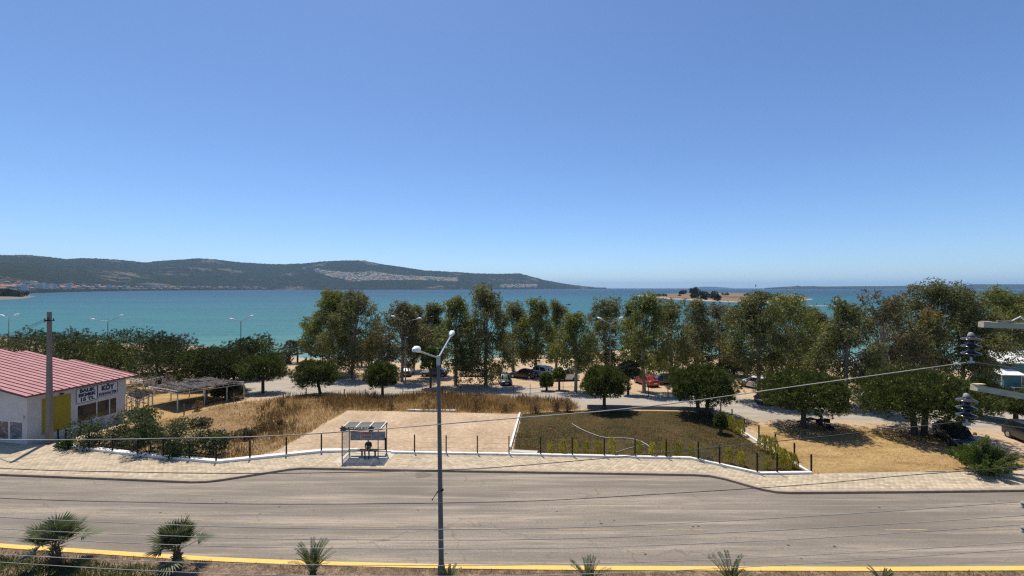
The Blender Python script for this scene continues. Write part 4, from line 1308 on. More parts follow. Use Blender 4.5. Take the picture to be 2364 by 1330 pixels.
    def date_palm(p, seed, size, lab, nf=13):
        rd = random.Random(seed)
        root = empty('date_palm', p)
        mb = MB(); mb.tube([(0, 0, -0.1), (0, 0, 0.12), (0, 0, 0.3 * size)], [0.13, 0.15, 0.1], 8)
        for k in range(16):
            a = rd.uniform(0, 6.28); z = rd.uniform(0.02, 0.26) * size
            mb.tube([(math.cos(a) * 0.1, math.sin(a) * 0.1, z), (math.cos(a) * 0.19, math.sin(a) * 0.19, z + 0.12)], [0.03, 0.008], 4)
        mb.build('trunk', MATS['palm_bark'], root)
        for k in range(nf):
            a = k * 2.399 + rd.uniform(-.3, .3); el = R(rd.uniform(48, 86))
            L = rd.uniform(0.95, 1.3) * size
            pts = []
            for t in np.linspace(0, 1, 9):
                e = el - t * t * R(38)
                q = Vector((math.cos(a) * math.cos(e), math.sin(a) * math.cos(e), math.sin(e)))
                pts.append((pts[-1] + q * L / 8) if pts else Vector((math.cos(a) * .06, math.sin(a) * .06, 0.28 * size)))
            fb = MB()
            fb.tube(pts, [0.014] * 6 + [0.01, 0.008, 0.004], 4)
            for s in range(24):
                t = 0.14 + 0.86 * s / 24; f = t * 8; i0 = min(int(f), 7)
                c = pts[i0].lerp(pts[i0 + 1], f - i0); d = (pts[i0 + 1] - pts[i0]).normalized()
                side = d.cross(Vector((0, 0, 1))).normalized(); up = side.cross(d)
                for sg in (-1, 1):
                    v = (side * sg * 0.75 + d * 0.75 + up * 0.28).normalized()
                    l = 0.26 * size * (1 - 0.5 * t) * rd.uniform(.85, 1.15)
                    w = v.cross(up).normalized() * 0.015
                    fb.poly([c, c + v * l * 0.5 - w, c + v * l, c + v * l * 0.5 + w])
            fb.build('frond', MATS['leaf_palm'], root)
        tag(root, lab, 'palm', 'palms on the median')
    fan_palm(at(128, 1306, 0.2), 601, 1.12, 'leftmost fan palm, its fronds blown to the right', 0.22)
    fan_palm(at(408, 1316, 0.2), 602, 1.08, 'second fan palm from the left on the median', 0.1)
    date_palm(at(722, 1334, 0.2), 603, 1.05, 'young feathery palm on the median left of the lamp', 22)
    date_palm(at(1362, 1368, 0.2), 604, 1.0, 'young palm showing only its frond tips right of the lamp', 12)
    date_palm(at(1690, 1368, 0.2), 605, 1.05, 'young palm showing only its frond tips in the right half', 12)
    date_palm(at(1036, 1356, 0.2), 606, 0.6, 'tiny palm seedling beside the lamp base', 9)
    date_palm(at(2040, 1362, 0.2), 607, 0.6, 'rightmost young palm, barely showing at the bottom', 9)
make_low_plants()
# ------------------------------------------------------------------ materials of the built things
simple('white_plaster', (0.53, 0.51, 0.48), 0.9, var=0.09, scale=1.2, coord='World', bmp=0.15)
simple('white_board', (0.62, 0.61, 0.60), 0.6, var=0.05, scale=2, coord='World')
simple('yellow_panel', (0.30, 0.24, 0.010), 0.75, var=0.10, scale=1.0, coord='World')
simple('lettering_blue', (0.012, 0.016, 0.045), 0.6, var=0.1)
simple('dark_metal', (0.014, 0.013, 0.012), 0.8, var=0.25, scale=6, coord='World', spec=0.2)
simple('grey_metal', (0.30, 0.31, 0.31), 0.45, metal=0.6, var=0.15, scale=4, coord='World')
simple('galvanized', (0.46, 0.47, 0.47), 0.42, metal=0.55, var=0.14, scale=5, coord='World')
simple('pale_paint_steel', (0.58, 0.56, 0.52), 0.6, var=0.18, scale=5, coord='World')
simple('lamp_white', (0.82, 0.82, 0.80), 0.4, var=0.05)
simple('lamp_pole_paint', (0.105, 0.115, 0.115), 0.55, var=0.22, scale=3, coord='World', sx=(1, 1, 0.4))
simple('concrete_pole', (0.215, 0.180, 0.145), 0.9, var=0.18, scale=2.2, coord='World', bmp=0.3, sx=(1, 1, 0.3))
simple('crossarm_wood', (0.60, 0.49, 0.33), 0.85, var=0.25, scale=3.0, coord='World', bmp=0.3, sx=(0.3, 4, 4))
simple('porcelain_brown', (0.045, 0.040, 0.040), 0.12, var=0.3, scale=8)
simple('cap_iron', (0.30, 0.275, 0.23), 0.7, metal=0.0, var=0.2, scale=10)
simple('wire_alu', (0.33, 0.31, 0.27), 0.6, metal=0.0, var=0.15, scale=4, coord='World')
simple('wire_dark', (0.075, 0.072, 0.07), 0.6, var=0.2, scale=4, coord='World')
simple('bench_wood', (0.050, 0.036, 0.026), 0.75, var=0.3, scale=5, coord='World')
simple('old_wood', (0.16, 0.125, 0.09), 0.9, var=0.35, scale=5, coord='World', bmp=0.3)
simple('brushwood', (0.095, 0.085, 0.075), 0.95, var=0.45, scale=3, coord='World', bmp=0.6, sx=(1, 6, 1))
simple('concrete_slab', (0.50, 0.45, 0.36), 0.9, var=0.12, scale=1.5, coord='World')
simple('tyre_rubber', (0.018, 0.018, 0.018), 0.85, var=0.2)
simple('rim_alloy', (0.42, 0.42, 0.43), 0.35, metal=0.8, var=0.1)
simple('plate_white', (0.7, 0.7, 0.7), 0.5, var=0.03)
simple('skin', (0.42, 0.25, 0.17), 0.6, var=0.08, scale=8)
simple('cloth_navy', (0.016, 0.018, 0.034), 0.9, var=0.2, scale=10)
simple('cloth_black', (0.012, 0.012, 0.013), 0.9, var=0.2, scale=10)
simple('cloth_grey', (0.10, 0.10, 0.11), 0.9, var=0.2, scale=10)
simple('hair_grey', (0.26, 0.24, 0.22), 0.8, var=0.2, scale=30)
simple('hair_dark', (0.02, 0.015, 0.012), 0.8, var=0.2, scale=30)
simple('shoe_black', (0.012, 0.011, 0.011), 0.6)
simple('hose_white', (0.66, 0.64, 0.58), 0.6, var=0.1, scale=2, coord='World')
simple('teal_wall', (0.035, 0.135, 0.155), 0.8, var=0.12, scale=1.0, coord='World')
simple('white_roof', (0.78, 0.78, 0.76), 0.5, var=0.05, scale=1.0, coord='World')
simple('dark_interior', (0.02, 0.02, 0.02), 0.9, var=0.2)
simple('orange_plastic', (0.6, 0.12, 0.03), 0.5)
simple('retaining_stone', (0.17, 0.15, 0.125), 0.9, var=0.25, scale=2, coord='World', bmp=0.4)

def glass(name, tint=(0.02, 0.024, 0.026), rough=0.05):
    m, nt, b = nmat(name)
    f = noise(nt, 1.3, 3, 0.5)
    nt.links.new(ramp(nt, f, [(0.35, tuple(v * 0.7 for v in tint)), (0.65, tuple(v * 1.4 for v in tint))]), b.inputs['Base Color'])
    b.inputs['Roughness'].default_value = rough
    b.inputs['Specular IOR Level'].default_value = 0.6
glass('window_glass')
glass('car_glass', (0.010, 0.012, 0.014), 0.03)
glass('lamp_glass', (0.35, 0.36, 0.36), 0.15)
glass('tail_red', (0.25, 0.012, 0.008), 0.2)
def clear_pane(name, c, alpha, rough=0.12):
    m, nt, b = nmat(name)
    f = noise(nt, 2.0, 4, 0.6)
    nt.links.new(ramp(nt, f, [(0.3, tuple(v * 0.85 for v in c)), (0.7, c)]), b.inputs['Base Color'])
    b.inputs['Roughness'].default_value = rough
    b.inputs['Alpha'].default_value = alpha
clear_pane('shelter_pane', (0.50, 0.55, 0.52), 0.30)
clear_pane('shelter_roof_pane', (0.11, 0.125, 0.115), 0.72, 0.7)

def red_roof():
    m, nt, b = nmat('red_roof_sheet')
    f = noise(nt, 0.9, 5, 0.65, 'World'); f2 = noise(nt, 25, 2, 0.5, 'World')
    g = N(nt, 'ShaderNodeObjectInfo')
    v = mth(nt, 'ADD', mth(nt, 'MULTIPLY', f, 0.7), mth(nt, 'ADD', mth(nt, 'MULTIPLY', g.outputs['Random'], 0.12), mth(nt, 'MULTIPLY', f2, 0.2)))
    nt.links.new(ramp(nt, v, [(0.3, (0.33, 0.135, 0.135)), (0.55, (0.40, 0.185, 0.185)), (0.75, (0.47, 0.26, 0.25))]), b.inputs['Base Color'])
    b.inputs['Roughness'].default_value = 0.6
    b.inputs['Specular IOR Level'].default_value = 0.35
red_roof()
simple('red_trim', (0.11, 0.028, 0.028), 0.7, var=0.2, scale=2, coord='World')

def poster(name, cols, sc):
    m, nt, b = nmat(name)
    f = noise(nt, sc, 3, 0.5, 'Object', (1, 1, 1.6), 1.2)
    r = ramp(nt, f, cols)
    nt.links.new(r, b.inputs['Base Color'])
    b.inputs['Roughness'].default_value = 0.35
poster('poster_brown', [(0.30, (0.03, 0.02, 0.02)), (0.45, (0.16, 0.10, 0.08)), (0.55, (0.06, 0.05, 0.07)), (0.7, (0.42, 0.38, 0.34))], 1.8)
poster('poster_blue', [(0.30, (0.30, 0.30, 0.32)), (0.42, (0.06, 0.07, 0.10)), (0.55, (0.10, 0.12, 0.17)), (0.7, (0.36, 0.36, 0.38))], 1.5)
poster('banner_grey', [(0.30, (0.11, 0.13, 0.18)), (0.5, (0.20, 0.22, 0.28)), (0.7, (0.36, 0.37, 0.40))], 1.6)

# ------------------------------------------------------------------ the fish shop with the red roof
def make_shop():
    O = at(62, 1026, 0.12)                       # near corner of the shop
    U = Vector((0.175, 0.985, 0)).normalized()    # along the long wall, away from the road
    W = Vector((-U.y, U.x, 0))                    # along the front, to the left
    ang = math.atan2(U.y, U.x)
    root = empty('fish_shop', O, ang)             # local x runs back along the wall, local y to the left
    # roof plane: z = e0 + k*y (y to the left), stair-stepped at the back
    e0, k = 4.13, 0.168
    wl = 7.7; fw = 16.0
    m = MATS['white_plaster']
    # walls with openings
    long_ = MB()
    def wallpiece(x0, x1, z0, z1): long_.box((x0 + x1) / 2, 0.11, (z0 + z1) / 2, x1 - x0, 0.22, z1 - z0)
    wx0, wx1, wxm = 3.55, 6.95, 5.18
    wz0, wz1 = 0.62, 2.22
    wallpiece(0, wx0, -0.15, e0 - 0.05); wallpiece(wx1, wl, -0.15, e0 - 0.05)
    wallpiece(wx0, wx1, -0.15, wz0); wallpiece(wx0, wx1, wz1, e0 - 0.05)
    long_.build('side_wall', m, root)
    fr = MB()
    # front wall pieces round the poster windows, its top following the rake
    py0, py1 = 0.42, 6.4
    def fp(y0, y1, z0, z1a, z1b):
        fr.loft([[(0.0, y, z0), (0.22, y, z0), (0.22, y, z1), (0.0, y, z1)] for y, z1 in ((y0, z1a), (y1, z1b))])
    fp(0.222, py0, -0.15, e0 + k * 0.222 - 0.06, e0 + k * py0 - 0.06)
    fp(py0, py1, 1.85, e0 + k * py0 - 0.06, e0 + k * py1 - 0.06)
    fp(py0, py1, -0.15, 0.22, 0.22)
    fp(py1, fw, -0.15, e0 + k * py1 - 0.06, e0 + k * fw - 0.06)
    fr.build('front_wall', m, root)
    MB().box(wl - 0.11, fw / 2 + 0.12, 1.9, 0.22, fw - 0.25, 4.0).build('rear_wall', m, root)
    MB().box(wl / 2, fw - 0.11, 3.2, wl - 0.5, 0.22, 6.6).build('far_wall', m, root)
    MB().box(wl / 2, 7.0, 0.05, wl - 0.5, 13.5, 0.06).build('floor', MATS['concrete_slab'], root)
    MB().box(4.4, 3.2, 1.5, 0.12, 5.6, 3.0).build('partition', MATS['dark_interior'], root)
    # poster windows of the front
    n = 4; pw = (py1 - py0) / n
    for i in range(n):
        y0 = py0 + i * pw
        f = MB()
        for yy in (y0 + 0.05, y0 + pw - 0.05): f.box(0.06, yy, 1.035, 0.08, 0.08, 1.63)
        f.box(0.06, y0 + pw / 2, 1.80, 0.08, pw - 0.18, 0.08); f.box(0.06, y0 + pw / 2, 0.265, 0.08, pw - 0.18, 0.08)
        w = f.build('window', MATS['white_board'], root)
        MB().box(0.07, y0 + pw / 2, 1.03, 0.02, pw - 0.18, 1.46).build('poster', MATS['poster_blue' if i % 2 == 0 else 'poster_brown'], w)
    # side window with mullions
    f = MB()
    f.box((wx0 + wx1) / 2, 0.06, wz1 - 0.03, wx1 - wx0, 0.08, 0.06); f.box((wx0 + wx1) / 2, 0.06, wz0 + 0.03, wx1 - wx0, 0.08, 0.06)
    for x in (wx0 + 0.03, wxm, 6.28, wx1 - 0.03): f.box(x, 0.06, (wz0 + wz1) / 2, 0.07, 0.08, wz1 - wz0 - 0.12)
    w = f.build('side_window', MATS['white_board'], root)
    for a, b_ in ((wx0 + 0.07, wxm - 0.04), (wxm + 0.04, 6.24), (6.32, wx1 - 0.07)):
        MB().box((a + b_) / 2, 0.085, (wz0 + wz1) / 2, b_ - a, 0.012, wz1 - wz0 - 0.12).build('pane', MATS['window_glass'], w)
    # half drawn grey blind behind the first pane
    MB().box((wx0 + wxm) / 2, 0.12, wz1 - 0.38, wxm - wx0 - 0.2, 0.015, 0.62).build('blind', MATS['cloth_grey'], w)
    # yellow panel
    MB().box(2.02, -0.022, 1.95, 2.05, 0.04, 3.02).build('yellow_panel', MATS['yellow_panel'], root)
    fl = MB(); fl.box(2.3, -0.16, 3.62, 0.22, 0.16, 0.10); fl.bar((2.3, 0, 3.66), (2.3, -0.14, 3.64), 0.03)
    fl.build('floodlight', MATS['dark_metal'], root)
    MB().box(-0.06, 0.30, 2.22, 0.10, 0.16, 0.22).build('meter_box', MATS['galvanized'], root)
    # sign boards and lettering: read from the road side, so x mirrored onto the wall
    def sign(x0, x1, z0, z1, lines, nm):
        b = MB()
        b.box((x0 + x1) / 2, -0.02, (z0 + z1) / 2, x1 - x0, 0.035, z1 - z0)
        s = b.build('sign_board', MATS['white_board'], root)
        s['label'] = nm
        e = MB()
        for zz in (z0, z1): e.box((x0 + x1) / 2, -0.045, zz, x1 - x0, 0.02, 0.025)
        for xx in (x0, x1): e.box(xx, -0.045, (z0 + z1) / 2, 0.025, 0.02, z1 - z0 - 0.03)
        e.build('frame', MATS['lettering_blue'], s)
        for txt, size, dz, wmax in lines:
            me = text_mesh(txt, size, 0.012, size * 0.055)
            xs = [v.co.x for v in me.vertices]; wdt = max(xs) - min(xs)
            sc = wmax / wdt
            o = link('lettering', me, MATS['lettering_blue'], s)
            o.location = ((x0 + x1) / 2, -0.047, (z0 + z1) / 2 + dz)
            o.rotation_euler = (R(90), 0, 0)
            o.scale = (sc, 1, 1)
    sign(3.50, 5.16, 2.42, 3.72, [('BALIK', 0.41, 0.40, 1.26), ('EKMEK', 0.41, 0.0, 1.42), ('15 TL', 0.41, -0.40, 1.12)], 'white sign reading BALIK EKMEK 15 TL')
    sign(5.20, 6.92, 2.60, 3.72, [('KÖY', 0.62, 0.16, 1.12), ('KAHVALTISI', 0.36, -0.36, 1.52)], 'white sign reading KÖY KAHVALTISI')
    # roof of seamed sheets; each strip is a panel
    rf = MB()
    ov = 0.42                                     # overhang beyond the long wall and the front
    steps = [(-ov, 7.55, 8.55), (7.55, 12.75, 7.85), (12.75, 16.2, 6.9)]   # y from, y to, back end x
    for y0, y1, xe in steps:
        z0 = e0 + k * y0; z1 = e0 + k * y1
        rf.loft([[(-ov, y0, z0 - 0.09), (-ov, y1, z1 - 0.09), (-ov, y1, z1), (-ov, y0, z0)], [(xe, y0, z0 - 0.09), (xe, y1, z1 - 0.09), (xe, y1, z1), (xe, y0, z0)]])
    roof = rf.build('roof', MATS['red_trim'], root)
    # other slope of the gable, down to the left
    o2 = MB(); zt = e0 + k * 16.2
    o2.loft([[(-ov, 16.2, zt - 0.09), (-ov, 30, zt - 2.4), (-ov, 30, zt - 2.31), (-ov, 16.2, zt)], [(6.9, 16.2, zt - 0.09), (6.9, 30, zt - 2.4), (6.9, 30, zt - 2.31), (6.9, 16.2, zt)]])
    o2.build('rear_slope', MATS['red_roof_sheet'], root)
    pit = 0.515
    x = -ov
    i = 0
    while x < 8.5:
        x1 = x + pit
        for y0, y1, xe in steps:
            if x >= xe - 0.05: continue
            xb = min(x1, xe)
            ya = y0 - (0.03 if y0 < 0 else 0.0)
            za = e0 + k * ya + 0.004; zb = e0 + k * y1 + 0.004
            p = MB()
            p.loft([[(x + 0.012, y, z), (x + 0.012, y, z + 0.052), (x + 0.055, y, z + 0.052), (x + 0.075, y, z + 0.016), (xb - 0.012, y, z + 0.016), (xb - 0.012, y, z)] for y, z in ((ya, za), (y1 - 0.004, zb))])
            p.build('roof_panel', MATS['red_roof_sheet'], roof)
            MB().loft([[(x + 0.004, y, z + 0.02), (x + 0.022, y, z + 0.02), (x + 0.022, y, z + 0.072), (x + 0.004, y, z + 0.072)] for y, z in ((ya - 0.01, za - 0.0), (y1 - 0.012, zb))]).build('seam', MATS['red_trim'], roof)
        x = x1; i += 1
    # gutter line and eave board
    MB().box((8.4 - ov) / 2, -ov - 0.06, e0 + k * -ov - 0.07, 8.4 + ov, 0.07, 0.09).build('eave_board', MATS['red_trim'], root)
    tag(root, 'white fish shop with seamed red roof and yellow panel', 'shop')
make_shop()

# ------------------------------------------------------------------ low walls and fences
def make_walls():
    w1 = [p for p in BACK if -37.6 < p[0] < -14.0]
    o = ring_strip(w1 + [(-12.2, 33.95)], 0.42, 0.0, 0.30, 'low_wall', MATS['white_wash'])
    tag(o, 'whitewashed low wall along the field left of the shelter', 'wall')
    w2 = [(-9.4, 33.68)] + [p for p in BACK if -9.0 < p[0] < 21.0]
    o = ring_strip(w2, 0.24, 0.0, 0.26, 'low_wall', MATS['white_wash'])
    tag(o, 'whitewashed low wall along sand plot and lawn right of the shelter', 'wall')
    o = ring_strip([(-12.2, 34.15), (-9.4, 33.9)], 0.22, 0.0, 0.24, 'low_wall', MATS['white_wash'])
    tag(o, 'short low wall behind the bus shelter', 'wall')
    a, b = gnd(1180, 1038), gnd(1202, 957)
    o = ring_strip([(a.x, a.y), (b.x, b.y)], 0.16, -0.02, 0.24, 'plot_wall', MATS['white_wash'])
    tag(o, 'thin white wall between the sand plot and the lawn', 'wall')
    a, b = gnd(940, 949.5), gnd(1052, 951)
    o = ring_strip([(a.x, a.y), (b.x, b.y)], 0.3, -0.02, 0.16, 'edging_slab', MATS['white_wash'])
    tag(o, 'white concrete edging at the back of the sand plot', 'edging')
    a, b, c, d = gnd(1356, 943.5), gnd(1440, 944.5), gnd(1560, 947), gnd(1648, 951)
    o = ring_strip([(p.x, p.y) for p in (a, b, c, d)], 0.25, -0.05, 0.36, 'retaining_wall', MATS['retaining_stone'])
    tag(o, 'dark low retaining wall between lawn and gravel', 'wall')
    pts = [gnd(*p) for p in ((1652, 955), (1700, 990), (1760, 1030), (1862, 1090))]
    o = ring_strip([(p.x, p.y) for p in pts], 0.2, -0.05, 0.12, 'edging_wall', MATS['white_wash'])
    tag(o, 'pale edging under the diagonal fence right of the lawn', 'edging')
    o = ring_strip([p for p in BACK if p[0] > 20.8], 0.12, 0.0, 0.17, 'pavement_edging', MATS['kerb_concrete'])
    tag(o, 'grey edging between right pavement and burnt grass', 'edging')
    a = gnd(1180, 1046); b = gnd(1240, 1049)
    o = ring_strip([(a.x, a.y), (b.x, b.y)], 0.5, 0.0, 0.1, 'edging_slab', MATS['concrete_slab'])
    tag(o, 'concrete slab in the lawn corner beside the sand plot', 'slab')
make_walls()

def fence(pts, h, lab, wires=(0.35, 0.75, 1.15), r=0.042, name='wire_fence', zoff=0.0, rails=False, mat='dark_metal', post_h=None):
    root = empty(name, pts[0])
    o0 = Vector(pts[0])
    for p in pts:
        m = MB()
        m.box(p.x - o0.x, p.y - o0.y, p.z - o0.z + zoff + h / 2, r * 2, r * 2, h)
        m.box(p.x - o0.x, p.y - o0.y, p.z - o0.z + zoff + h + 0.006, r * 2.3, r * 2.3, 0.012)
        m.build('post', MATS[mat], root)
    for z in wires:
        L = []
        for i, p in enumerate(pts):
            L.append((p.x - o0.x, p.y - o0.y - r - 0.006, p.z - o0.z + zoff + z))
            if i < len(pts) - 1 and not rails:
                q = p.lerp(pts[i + 1], 0.5)
                L.append((q.x - o0.x, q.y - o0.y - r - 0.006, q.z - o0.z + zoff + z - 0.02))
        m = MB()
        m.tube(L, 0.022 if rails else 0.006, 5)
        m.build('rail' if rails else 'wire', MATS[mat if rails else 'wire_dark'], root)
    tag(root, lab, 'fence')
    return root

def make_fences():
    def on_wall(pxs, off=0.14, zz=0.26):
        out = []
        for px in pxs:
            # where the view line to this post meets the wall line
            k = (px - 1182) / 1000
            ys = np.linspace(26, 40, 1400)
            i = np.argmin(np.abs(ys - (back_edge(k * ys) + off)))
            out.append(Vector((k * ys[i], ys[i], zz)))
        return out
    fence(on_wall([134, 152, 205, 260, 318, 377, 437, 499, 577, 661, 742]), 1.28, 'black post fence along the field left of the shelter', name='post_fence')
    fence(on_wall([957, 1030, 1102, 1175, 1248, 1321, 1395, 1466, 1538, 1612, 1661, 1748, 1794]), 1.28, 'black post fence along sand plot and lawn right of the shelter', name='post_fence')
    p = [gnd(*q) for q in ((1873, 1092), (1834, 1063), (1790, 1040), (1752, 1018), (1718, 1000), (1690, 976), (1664, 962))]
    fence(p, 1.30, 'post and wire fence running diagonally right of the lawn', name='post_fence')
    p = [gnd(*q) for q in ((930, 917), (975, 918), (1022, 917), (1063, 915), (1105, 917), (1145, 915), (1185, 913), (1224, 910), (1262, 907), (1300, 906), (1340, 906))]
    fence(p, 1.25, 'thin rail fence across the gravel behind the weeds', wires=(0.12, 0.72), name='rail_fence', rails=True, r=0.03)
    p = [gnd(*q) for q in ((1452, 908), (1497, 917), (1542, 919), (1590, 925))]
    fence(p, 1.25, 'short post fence below the red car', wires=(0.1,), name='rail_fence', rails=True, r=0.035)
    p = [gnd(*q) for q in ((425, 958), (540, 930), (654, 930), (707, 916), (795, 918), (843, 918))]
    fence(p, 1.05, 'old post fence at the back of the dry field', wires=(0.5, 0.9), name='rail_fence', mat='old_wood')
make_fences()

# ------------------------------------------------------------------ street lamps
def head_mesh(L=0.78, w=0.30):
    mb = MB()
    rings = []
    for t, ww, zz, hh in ((0, 0.28, 0.0, 0.09), (0.12, 0.55, 0.0, 0.12), (0.35, 0.95, 0.01, 0.17), (0.62, 1.0, 0.012, 0.17), (0.86, 0.78, 0.0, 0.13), (1.0, 0.34, -0.01, 0.07)):
        x = t * L; hw = ww * w / 2
        rings.append([(x, -hw, zz - 0.02), (x, -hw * 0.85, zz + hh * 0.65), (x, -hw * 0.4, zz + hh), (x, hw * 0.4, zz + hh), (x, hw * 0.85, zz + hh * 0.65), (x, hw, zz - 0.02), (x, hw * 0.7, zz - 0.06), (x, -hw * 0.7, zz - 0.06)])
    mb.loft(rings)
    return mb.mesh('lamp_head', 50)
HEAD_ME = head_mesh(); HEAD_ME.materials.append(MATS['lamp_white'])
LENS_ME = None
def street_lamp(p, H, arm_dirs, lab, arm_len, rise, col='lamp_pole_paint', r0=0.10, r1=0.06, head_s=1.0, arm_r=0.032):
    root = empty('street_lamp', p)
    mb = MB()
    mb.tube([(0, 0, -0.1), (0, 0, H * 0.5), (0, 0, H)], [r0, (r0 + r1) / 2, r1], 12)
    mb.tube([(0, 0, -0.05), (0, 0, 0.35)], [r0 * 1.35, r0 * 1.3], 12)
    mb.build('pole', MATS[col], root, smooth=40)
    MB().lathe([(r1 * 1.25, 0), (r1 * 1.25, 0.35), (r1 * 0.9, 0.42)], 12, Matrix.Translation((0, 0, H - 0.12))).build('collar', MATS['galvanized'], root, smooth=40)
    for d, L, rs in arm_dirs:
        d = Vector((d[0], d[1], 0)).normalized()
        tip = d * L + Vector((0, 0, H + 0.25 + rs))
        a = MB().tube([(0, 0, H + 0.18), d * (L * 0.06) + Vector((0, 0, H + 0.25)), tip], [arm_r, arm_r, arm_r * 0.9], 8).build('arm', MATS['galvanized'], root, smooth=40)
        hd = bpy.data.objects.new('lamp_head', HEAD_ME); C.objects.link(hd); hd.parent = a
        el = math.atan2(rs, L)
        hd.matrix_local = Matrix.Translation(tip - d * 0.05) @ Matrix.Rotation(math.atan2(d.y, d.x), 4, 'Z') @ Matrix.Rotation(-el * 0.8, 4, 'Y') @ Matrix.Scale(head_s, 4)
    tag(root, lab, 'street lamp', 'twin street lamps')
    return root

def make_lamps():
    p = at(1019, 1322, 0.2)
    street_lamp(p, 9.45, [((0.05, 1), 2.95, 0.62), ((-0.08, -1), 2.9, 0.68)], 'tall twin street lamp in the foreground on the median', 2.6, 0.5, r0=0.125, r1=0.075, head_s=0.95, arm_r=0.04).rotation_euler = (0, -0.014, 0)
    # a cable hook strapped half way up the foreground pole
    b = MB()
    zc = 3.2
    b.tube([(0, 0, 0), (-0.16, -0.16, -0.04), (-0.36, -0.2, -0.32)], 0.016, 5)
    b.lathe([(0.03, -0.03), (0.035, 0), (0.02, 0.03)], 8, Matrix.Translation((-0.16, -0.16, -0.02)))
    b.lathe([(0.03, -0.03), (0.035, 0), (0.02, 0.03)], 8, Matrix.Translation((-0.37, -0.2, -0.34)))
    b.lathe([(0.105, -0.03), (0.107, 0.03)], 12)
    o = b.build('cable_hook', MATS['dark_metal'], None, loc=(p.x, p.y, CAM_H - (1131 - 665) * p.y / 1000))
    tag(o, 'small black cable hook strapped to the foreground lamp pole', 'hook')
    q = gnd(936, 884); d = q.y
    H = (884 - 742) * d / 1000 - 0.25
    street_lamp(q, H, [((-1, 0.15), 1.55, 0.55), ((1, -0.1), 1.75, 0.35)], 'twin street lamp on the track before the dark eucalyptus', 1.6, 0.5, col='grey_metal', r0=0.11, r1=0.06, arm_r=0.045)
    q = gnd(1409, 900); d = q.y
    street_lamp(q, (900 - 747) * d / 1000 - 0.25, [((-0.9, 0.5), 1.2, 0.5), ((0.75, -0.6), 1.3, 0.65)], 'twin street lamp behind the round pine near the lawn', 1.3, 0.5, col='grey_metal', r0=0.11, r1=0.06, arm_r=0.045)
    q = gnd(556, 868); d = q.y
    street_lamp(q, (868 - 742) * d / 1000 - 0.25, [((-0.8, -0.5), 0.9, 0.25), ((0.9, 0.5), 1.1, 0.6)], 'twin street lamp rising from the right of the pine belt', 1.1, 0.5, col='grey_metal', r0=0.11, r1=0.06, arm_r=0.045)
    q = gnd(249, 862); d = q.y
    street_lamp(q, (862 - 742) * d / 1000 - 0.25, [((-1, 0.1), 2.5, 0.25), ((1, -0.1), 2.2, 0.85)], 'wide armed street lamp rising from the middle of the pine belt', 2.4, 0.5, col='grey_metal', r0=0.11, r1=0.06, arm_r=0.05)
    q = gnd(20, 862); d = q.y
    street_lamp(q, (862 - 735) * d / 1000 - 0.25, [((-1, -0.2), 0.6, 0.3), ((1, 0.3), 0.7, 0.4)], 'street lamp at the left edge above the pines', 0.8, 0.4, col='grey_metal', r0=0.11, r1=0.06, arm_r=0.05)
    # plain pale post among the right trees
    q = gnd(2156, 905); d = q.y
    mb = MB(); mb.tube([(0, 0, -0.1), (0, 0, (905 - 790) * d / 1000)], [0.10, 0.07], 10); mb.box(0, 0, (905 - 790) * d / 1000 + 0.04, 0.18, 0.18, 0.1)
    o = mb.build('lamp_post', MATS['galvanized'], None, smooth=40, loc=q)
    tag(o, 'plain grey post standing among the trees right of the largest pine', 'post')
make_lamps()

